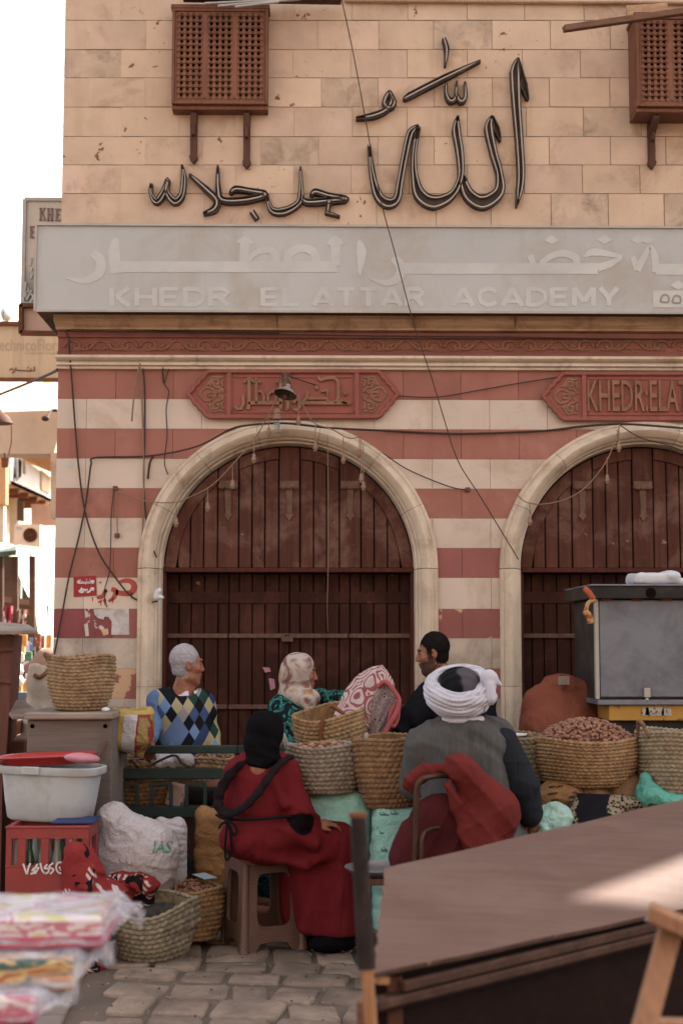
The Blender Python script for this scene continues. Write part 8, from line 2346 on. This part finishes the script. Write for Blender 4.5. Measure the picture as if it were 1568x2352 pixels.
lo, hi = box_of([V(1060, 1500, Y3), hipt + (-.25, -.15, -.5), hipt + (.25, .62, -.5), V(1235, 1920, Y3 - .1)], 0.09)
skin('body', ops, lo, hi, 0.0085, [m_skin_d, m_lip, m_hair_g, m_eye], mt, skin_pick(HT))
m_gr = M('grey_robe', '#4f4d4c', drape=8, v=0.08, sc=6, rough=0.95, bump=0.25, bsc=120, grain='z', dirt=('#55504e', 0.3, 4.0)); m_nav = M('navy_sleeve', '#1f2127', drape=8, v=0.1, sc=6, rough=0.9, bump=0.2, bsc=100)
rb_ = [('u', e_(V(1068, 1735, Y3), (0.215, 0.135, 0.17)), .02), ('u', c_(V(985, 1696, Y3), V(1140, 1690, Y3 + .02), 0.075, 0.08), .07), ('u', e_(V(1064, 1676, Y3 - .02), (0.115, 0.105, 0.055)), .05), ('u', e_(V(1075, 1850, Y3), (0.23, 0.17, 0.2)), .08), ('u', e_(hipt, (0.25, 0.22, 0.17)), .06),
      ('u', c_(V(970, 1712, Y3 - .01), V(950, 1800, Y3 + .06), 0.075, 0.07), .03), ('u', c_(V(950, 1800, Y3 + .06), V(985, 1830, Y3 + .25), 0.065, 0.055), .03),
      ('u', c_(V(1190, 1880, Y3 + .1), V(1215, 1990, Y3 + .2), 0.11, 0.15), .05)]
for sx in (-.1, .1):
    k = hipt + (sx * 1.3, .42, -.04)
    rb_ += [('u', c_(hipt + (sx, .05, -.02), k, .12, .10), .05), ('u', c_(k, np.array([k[0], k[1] + .02, .16]), .095, .11), .05)]
lo, hi = box_of([V(930, 1640, Y3 - .2), V(1245, 1930, Y3), hipt + (.25, .6, -.5), hipt + (-.3, -.2, -.5)], 0.07)
body('robe', sdf(rb_, lambda p: fold(p, (0.95, 0.2, 0.2), 32, 0.018, 6, 0.5) + fold(p, (0.5, 0.1, 0.8), 38, 0.010, 2, 0.8) + lump(p, 11, 0.005)), lo, hi, 0.010, m_gr, mt)
slv = [('u', c_(V(1150, 1704, Y3), V(1196, 1800, Y3 - .02), 0.086, 0.082), .03), ('u', c_(V(1196, 1800, Y3 - .02), V(1212, 1868, Y3 - .02), 0.080, 0.064), .02)]
lo, hi = box_of([V(1150, 1700, Y3), V(1215, 1870, Y3)], 0.12)
body('sleeve', sdf(slv, lambda p: fold(p, (0.5, 0.1, 0.8), 44, 0.011, 2, 0.8) + lump(p, 16, 0.006)), lo, hi, 0.008, m_nav, mt)
cw = V(1061, 1652, Y3 - .015)
MB().tube([Vector(cw) + Vector((0.088 * math.cos(t), 0.082 * math.sin(t), 0.0)) for t in [R(a) for a in range(170, 371, 12)]], 0.017, 8).build('shirt_collar', m_shirt, mt, smooth=True)
m_turb = M('turban_cloth', '#b2aeb8', drape=20, v=0.04, sc=8, rough=0.9, bump=0.2, bsc=110)
TC = Matrix.Translation(Vector(V(1054, 1580, Y3 - .03))) @ Euler((R(36), R(-7), 0)).to_matrix().to_4x4()
inv = np.array(TC.inverted())
def turban(p):
    q = p @ inv[:3, :3].T + inv[:3, 3]
    th = np.arctan2(q[:, 1], q[:, 0])
    rad = np.hypot(q[:, 0] * 0.98, q[:, 1] * 1.02)
    low = 0.5 - 0.5 * np.sin(th)                # fuller at the nape
    mr = 0.034 + 0.012 * low; mz = 0.046 + 0.020 * low
    a = rad - 0.120; z = q[:, 2] + 0.004 + 0.010 * low
    k0 = np.sqrt((a / mr) ** 2 + (z / mz) ** 2); k1 = np.sqrt((a / mr ** 2) ** 2 + (z / mz ** 2) ** 2)
    d = k0 * (k0 - 1) / np.maximum(k1, 1e-6)
    ph = np.arctan2(z / mz, a / mr)
    w = np.sin(3 * ph + 2.0 * th + 1.1 * np.sin(2 * th + 1)); w2 = np.sin(9 * ph - 2 * th + 1.8 * np.sin(3 * th) + 1.2 * np.sin(ph * 2)); w3 = np.sin(15 * ph + 3 * th + 2.0 * np.sin(2 * th + ph))
    return d - 0.008 * (np.abs(w) - 0.5) - 0.0035 * (np.abs(w2) - 0.5) * 2 - 0.0016 * w3 + 0.004 * wavy(p, 22, 2)
tc = np.array(TC.translation)
body('turban', turban, tc - .22, tc + .22, 0.0038, m_turb, mt)
YKN = Y3 - .10
body('turban_knot', sdf([('u', e_(V(1122, 1558, YKN), (0.040, 0.035, 0.042)), .02), ('u', c_(V(1132, 1560, YKN), V(1150, 1574, YKN), 0.022, 0.007), .015), ('u', c_(V(1124, 1575, YKN - .02), V(1126, 1604, YKN - .02), 0.024, 0.028), .015), ('u', c_(V(1121, 1604, YKN - .02), V(1114, 1634, YKN - .02), 0.017, 0.005), .015), ('u', c_(V(1134, 1600, YKN - .01), V(1130, 1616, YKN - .01), 0.016, 0.008), .01)],
     lambda p: fold(p, (1, 0.4, 0.15), 110, 0.007, 2, 0.5)), V(1128, 1590, YKN) - .15, V(1128, 1590, YKN) + .15, 0.0042, m_turb, mt)
m_cap, n = newmat('ribbed_cap', 0.9, 0.1)
wv = n.n('ShaderNodeTexWave', wave_type='RINGS'); wv.inputs['Scale'].default_value = 9; n.l(n.coord(), wv.inputs['Vector'])
n.l(n.ramp(n.noise(n.coord(), 8, 1, 0.3), [(0.46, C('#141316')), (0.52, C('#4c464c'))]), n.b.inputs['Base Color']); n.l(n.bump(wv.outputs['Fac'], 0.5, 0.01), n.b.inputs['Normal'])
body('cap', sdf(moved([('u', e_((0, 0.0, 0.012), (0.106, 0.106, 0.080)), .01)], TC)), tc - .14, tc + .14, 0.007, m_cap, mt)
# chair with a steel tube back, the coat hung over it
ch = thing('chair', 'chair with a bent steel tube back and dark red padding under the hung coat', 'chair', (V(1030, 1950, 6.42)[0], 6.5, 0))
YC = 6.44; YTB = 6.30
m_tubeb = M('bronze_tube', '#4a3528', v=0.15, sc=12, rough=0.45, metal=0.5, bump=0.05)
tb1 = spline([P(952, 2080, YTB), P(953, 1960, YTB), P(954, 1880, YTB), P(956, 1820, YTB), P(966, 1792, YTB), P(990, 1784, YTB + .03), P(1020, 1782, YTB + .13), P(1060, 1790, YTB + .22), P(1100, 1800, YTB + .26), P(1130, 1820, YTB + .28), P(1140, 1900, YTB + .28), P(1142, 2080, YTB + .28)], 6)
f0_ = tb1[0]; f1_ = tb1[-1]
MB().tube([Vector((f0_.x, YTB + .02, 0.0))] + tb1 + [Vector((f1_.x, YTB + .08, 0.0))], 0.013, 8).build('back_frame', m_tubeb, ch, smooth=True)
MB().tube(spline([P(966, 2080, YTB - .01), P(967, 1960, YTB - .01), P(970, 1920, YTB), P(985, 1905, YTB + .05), P(1010, 1900, YTB + .1)], 6), 0.009, 8).build('arm_tube', m_tubeb, ch, smooth=True)
m_pad = M('maroon_cloth', '#471519', drape=7, v=0.08, sc=5, rough=0.9, bump=0.25, bsc=90)
body('seat_pad', sdf([('u', b_((hipt[0], Y3 + .02, 0.40), (0.24, 0.22, 0.05), 0.03), .01)]), (hipt[0] - .3, Y3 - .28, .3), (hipt[0] + .3, Y3 + .3, .5), 0.015, m_pad, ch)
for sx in (-.2, .2): MB().tube([Vector((hipt[0] + sx, Y3 + .2, 0)), Vector((hipt[0] + sx, Y3 + .18, .36))], 0.013, 8).build('leg', m_tubeb, ch, smooth=True)
body('back_pad', sdf([('u', e_(V(1015, 1880, YC + .02), (0.15, 0.06, 0.11)), .02), ('u', e_(V(990, 1955, YC + .04), (0.17, 0.07, 0.12)), .05), ('u', c_(V(935, 1900, YC + .04), V(915, 1970, YC + .03), 0.035, 0.05), .04)], lambda p: fold(p, (0.8, 0, -0.5), 30, 0.018, 3, 0.7)), V(1000, 1930, YC) - (.3, .14, .22), V(1000, 1930, YC) + (.3, .2, .26), 0.009, m_pad, ch)
m_coat = M('red_coat', '#651f1a', drape=8, v=0.08, sc=4, rough=0.92, bump=0.25, bsc=100, dirt=('#5a1c1a', 0.3, 4.0))
co = [('u', c_(V(1000, 1762, YC + .03), V(1060, 1772, YC + .0), 0.035, 0.055), .03), ('u', c_(V(1060, 1775, YC), V(1130, 1870, YC + .03), 0.075, 0.10), .05), ('u', c_(V(1130, 1860, YC + .02), V(1120, 2010, YC + .04), 0.11, 0.13), .06), ('u', c_(V(985, 1768, YC + .02), V(932, 1806, YC + .03), 0.03, 0.026), .03), ('u', c_(V(932, 1806, YC + .03), V(955, 1836, YC + .03), 0.02, 0.012), .02), ('u', c_(V(1030, 1790, YC - .05), V(1085, 1960, YC - .02), 0.018, 0.022), .03)]
o = body('coat', sdf(co, lambda p: fold(p, (0.85, 0.1, 0.45), 32, 0.022, 7, 0.6) + fold(p, (0.4, 0.1, -0.8), 30, 0.010, 3, 0.8) + lump(p, 14, 0.005)), V(1060, 1880, YC) - (.36, .2, .34), V(1060, 1880, YC) + (.32, .26, .3), 0.009, m_coat)
tag(o, 'brick red coat hung over the back of the chair', 'coat')

# ============ woman in red on the stool
Y4 = 6.95
wr = thing('person', 'woman in a long red dress and black headscarf seen from behind on the stool', 'person', (stc.x, stc.y, 0))
HR = headm(V(610, 1692, Y4 - .02), -28, -12, 0, 0.98)
pel = np.array([V(597, 1, Y4)[0], Y4 + .02, 0.56])
kneeR = V(775, 1935, Y4 + .10); kneeL = V(735, 1930, Y4 + .28)
ops = moved(HEAD, HR) + [('u', c_(V(606, 1735, Y4), V(600, 1850, Y4), 0.06, 0.11), .04), ('u', c_(V(600, 1850, Y4), pel, 0.11, 0.14), .04)]
for kn, fx in ((kneeR, 0.0), (kneeL, 0.0)):
    ops += [('u', c_(pel + (0.03, 0.02, -.02), kn, 0.09, 0.06), .03), ('u', c_(kn, np.array([kn[0] - .02, kn[1], .08]), .055, .04), .02)]
wrR = V(722, 1896, Y4 + .02)
ops += [('u', c_(V(668, 1785, Y4 - .01), V(690, 1868, Y4 - .05), 0.045, 0.038), .02), ('u', c_(V(690, 1868, Y4 - .05), wrR, 0.036, 0.026), .02)] + hand_ops(wrR, (0.9, 0.2, 0.1), (0, -0.2, 1), 0.95, 0.6)
lo, hi = box_of([V(610, 1630, Y4), kneeR, kneeL, np.array([kneeR[0], kneeR[1], 0.03]), pel - (.1, .1, 0), V(770, 1896, Y4)], 0.12)
skin('body', ops, lo, hi, 0.010, [m_skin, m_lip, m_hair_b, m_eye], wr, skin_pick(HR))
m_dress = M('red_dress', '#65131a', drape=8, v=0.06, sc=4, rough=0.85, bump=0.15, bsc=130, spec=0.06)
_t = NT(m_dress)
_w = _t.n('ShaderNodeVectorMath', operation='DISTANCE'); _tc = _t.n('ShaderNodeTexCoord'); _t.l(_tc.outputs['Object'], _w.inputs[0]); _w.inputs[1].default_value = tuple(V(688, 1888, Y4 - .07))
_f = _t.ramp(_t.math('ADD', _w.outputs['Value'], _t.math('MULTIPLY', _t.noise(_tc.outputs['Object'], 60, 2), 0.012)), [(0.074, (1, 1, 1)), (0.078, (0, 0, 0))])
_old = _t.b.inputs['Base Color'].links[0].from_socket
_t.l(_t.mix(_f, _old, C('#150d0e')), _t.b.inputs['Base Color'])
m_cuff = M('black_lace', '#1a1012', v=0.2, sc=40, rough=0.9, bump=0.3, bsc=150)
drs = [('u', e_(V(594, 1922, Y4), (0.195, 0.165, 0.115)), .02), ('u', c_(V(598, 1872, Y4), V(602, 1790, Y4), 0.138, 0.130), .04), ('u', c_(V(555, 1768, Y4 + .01), V(648, 1762, Y4), 0.068, 0.07), .06), ('u', e_(V(606, 1745, Y4), (0.088, 0.085, 0.045)), .04),
       ('u', c_(V(656, 1776, Y4 - .01), V(682, 1870, Y4 - .05), 0.072, 0.070), .03), ('u', c_(V(682, 1874, Y4 - .05), V(716, 1892, Y4 - .01), 0.062, 0.045), .02), ('u', c_(V(545, 1780, Y4 + .03), V(530, 1860, Y4 + .1), 0.06, 0.055), .03),
       ('u', c_(pel + (0.05, 0, .0), kneeR, 0.135, 0.088), .04), ('u', c_(pel + (0.05, .1, .0), kneeL, 0.13, 0.085), .04),
       ('u', c_(kneeR, np.array([kneeR[0] + .012, kneeR[1], .12]), .088, .10), .05), ('u', c_(kneeL + (0, .02, 0), np.array([kneeL[0] + .02, kneeL[1] + .02, .12]), .085, .12), .06),
       ('u', c_(V(735, 1985, Y4 + .16), np.array([V(735, 1, Y4)[0], Y4 + .20, .14]), .09, .11), .06), ('u', c_(V(706, 1965, Y4 + .10), V(714, 2100, Y4 + .16), .085, .085), .06), ('u', c_(V(680, 1965, Y4 + .22), np.array([V(695, 1, Y4)[0], Y4 + .27, .16]), .09, .10), .06)]
lo, hi = box_of([V(500, 1740, Y4 - .2), V(800, 1900, Y4), kneeL + (0, .15, 0), np.array([kneeR[0] + .1, kneeR[1] - .1, 0.06])], 0.08)
hemz = 0.075
for (a, b) in (((764, 1950), (700, 2128)), ((770, 1955), (727, 2136)), ((776, 1962), (754, 2138)), ((784, 1965), (782, 2130))):
    drs.append(('u', c_(V(*a, Y4 + .045), V(*b, Y4 + .075), 0.022, 0.042), .028))
drs += [('u', c_(V(600, 1962, Y4 - .12), V(700, 1985, Y4 - .045), 0.02, 0.024), .03), ('u', c_(V(700, 1985, Y4 - .045), V(772, 1955, Y4 + .03), 0.024, 0.02), .03), ('u', c_(V(640, 1900, Y4 - .13), V(720, 1940, Y4 - .05), 0.016, 0.018), .03), ('u', c_(V(630, 1800, Y4 - .12), V(655, 1850, Y4 - .12), 0.012, 0.018), .03)]
drs.append(('i', pl((0, 0, 1), hemz), .01))
def dwarp(p):
    low = np.clip((V(0, 1930, Y4)[2] - p[:, 2]) * 3, 0, 1)
    return fold(p, (1, 0.6, 0.35), 34, 0.022, 8, 0.35) * low + (fold(p, (0.3, 0.1, 1), 36, 0.010, 9, 0.7) + fold(p, (0.7, 0.1, -0.6), 30, 0.006, 4, 0.7)) * (1 - low) + lump(p, 12, 0.004) - 0.010 * np.exp(-((p[:, 2] - V(0, 1880, Y4)[2] - 0.012) / 0.012) ** 2) * -1 * (p[:, 0] < V(690, 1, Y4)[0])
def cuffpick(c):
    return ((c[:, 0] > V(664, 1, Y4)[0]) & (c[:, 0] < V(712, 1, Y4)[0]) & (np.abs(c[:, 2] - V(0, 1888, Y4)[2]) < 0.030) & (c[:, 1] < Y4 - .02)).astype(int)
body('dress', sdf(drs, dwarp), lo, hi, 0.0095, m_dress, wr)
m_bscarf = M('black_scarf', '#100f11', drape=9, v=0.1, sc=8, rough=0.85, bump=0.2, bsc=120, spec=0.03)
hs2 = [('u', e_((0, -0.018, 0.030), (0.094, 0.112, 0.098)), .01), ('u', e_((0, -0.03, -0.045), (0.088, 0.088, 0.075)), .04), ('u', e_((0, -0.035, -0.105), (0.070, 0.066, 0.035)), .03), ('s', e_((0, 0.125, -0.01), (0.06, 0.06, 0.09)), .012)]
hc_ = np.array(HR.translation)
body('headscarf', sdf(moved(hs2, HR) + [('u', e_(V(607, 1746, Y4 - .05), (0.080, 0.090, 0.042)), .03)], lambda p: fold(p, (0.3, 0.2, 1), 50, 0.010, 3, 0.8) + fold(p, (0.8, 0.2, .5), 40, 0.006, 1, 0.8)), hc_ - (.19, .2, .26), hc_ + (.19, .2, .17), 0.007, m_bscarf, wr)
q = [P(575, 1742, Y4 - .09), P(545, 1762, Y4 - .10), P(518, 1795, Y4 - .09), P(502, 1830, Y4 - .10), P(506, 1858, Y4 - .13), P(530, 1868, Y4 - .16), P(562, 1853, Y4 - .19), P(592, 1822, Y4 - .19), P(618, 1785, Y4 - .17), P(645, 1752, Y4 - .13), P(668, 1738, Y4 - .06)]
sp2 = spline(q, 7); nn_ = len(sp2)
MB().tube([p + Vector((0, 0.004 * math.sin(i * .9), 0)) for i, p in enumerate(sp2)], [0.008 + 0.017 * min(1, i / 12) * (1 if i < nn_ * .72 else 1 - 0.35 * (i - nn_ * .72) / (nn_ * .28)) + 0.003 * math.sin(i * 1.3) for i in range(nn_)], 12, flat=0.55).build('scarf_loop', m_cuff, wr, smooth=True)
belt = [P(497, 1872, Y4 - .06), P(515, 1880, Y4 - .12), P(560, 1883, Y4 - .17), P(610, 1880, Y4 - .175), P(655, 1876, Y4 - .14), P(680, 1874, Y4 - .08)]
mb = MB(); mb.tube(spline(belt, 6), 0.007, 6)
kx = P(522, 1886, Y4 - .15)
for pts in ([(522, 1886), (510, 1892), (502, 1903)], [(522, 1886), (536, 1892), (544, 1908), (536, 1918), (530, 1902), (523, 1888)], [(522, 1888), (519, 1920), (517, 1950), (520, 1975), (527, 1968), (524, 1952)], [(523, 1888), (530, 1920), (532, 1950), (530, 1968)]):
    mb.tube(spline([P(a, b, Y4 - .175 + (0.03 if b > 1940 else 0)) for a, b in pts], 5), 0.006, 6)
mb.ball(kx + Vector((0, -.02, 0)), 0.014)
mb.build('belt_cord', m_cuff, wr, smooth=True)
for dx, dy in ((0.0, -.03), (-.05, .14)):
    sx_ = kneeR if dy < 0 else kneeL
    MB().ball((sx_[0] + dx - .02, sx_[1] + dy, 0.045), (0.13, 0.06, 0.048), 14, 8, mat=Matrix.Rotation(R(20), 3, 'Z')).build('shoe', m_bscarf, wr, smooth=True)

# ============ passer-by in the lane
Y5 = 15.5
mp = thing('person', 'bald man with a white beard passing in the lane behind the straw basket', 'person', (P(110, 1530, Y5).x, Y5, 0))
HP = headm(P(109, 1514, Y5), 70, -4, 0, 1.02)
fb = P(112, 1530, Y5)
ops = moved(HEAD, HP) + [('u', c_((fb.x, Y5, 1.2), (fb.x, Y5, 0.9), .12, .12), .1)]
for sx in (-.1, .1): ops += [('u', c_((fb.x + sx, Y5, .9), (fb.x + sx, Y5, .06), .09, .05), .05)]
skin('body', ops, np.array((fb.x - .3, Y5 - .25, 0.0)), np.array((fb.x + .3, Y5 + .25, 1.75)), 0.014, [m_skin, m_lip, M('white_beard', '#b5aaa4'), m_eye], mp, lambda c: np.where((skin_pick(HP, True)(c) == 2) & (tolocal(HP, c)[:, 2] > 0.0), 0, skin_pick(HP, True)(c)))
body('robe', sdf([('u', c_((fb.x, Y5, 1.22), (fb.x, Y5, .2), .19, .3), .05), ('u', c_((fb.x - .2, Y5, 1.2), (fb.x + .2, Y5, 1.2), .07, .07), .06)], lambda p: fold(p, (1, .5, 0), 18, 0.015, 2)), (fb.x - .45, Y5 - .45, 0), (fb.x + .45, Y5 + .45, 1.45), 0.022, M('brown_robe', '#8a6a58', v=0.08, bump=0.2), mp)
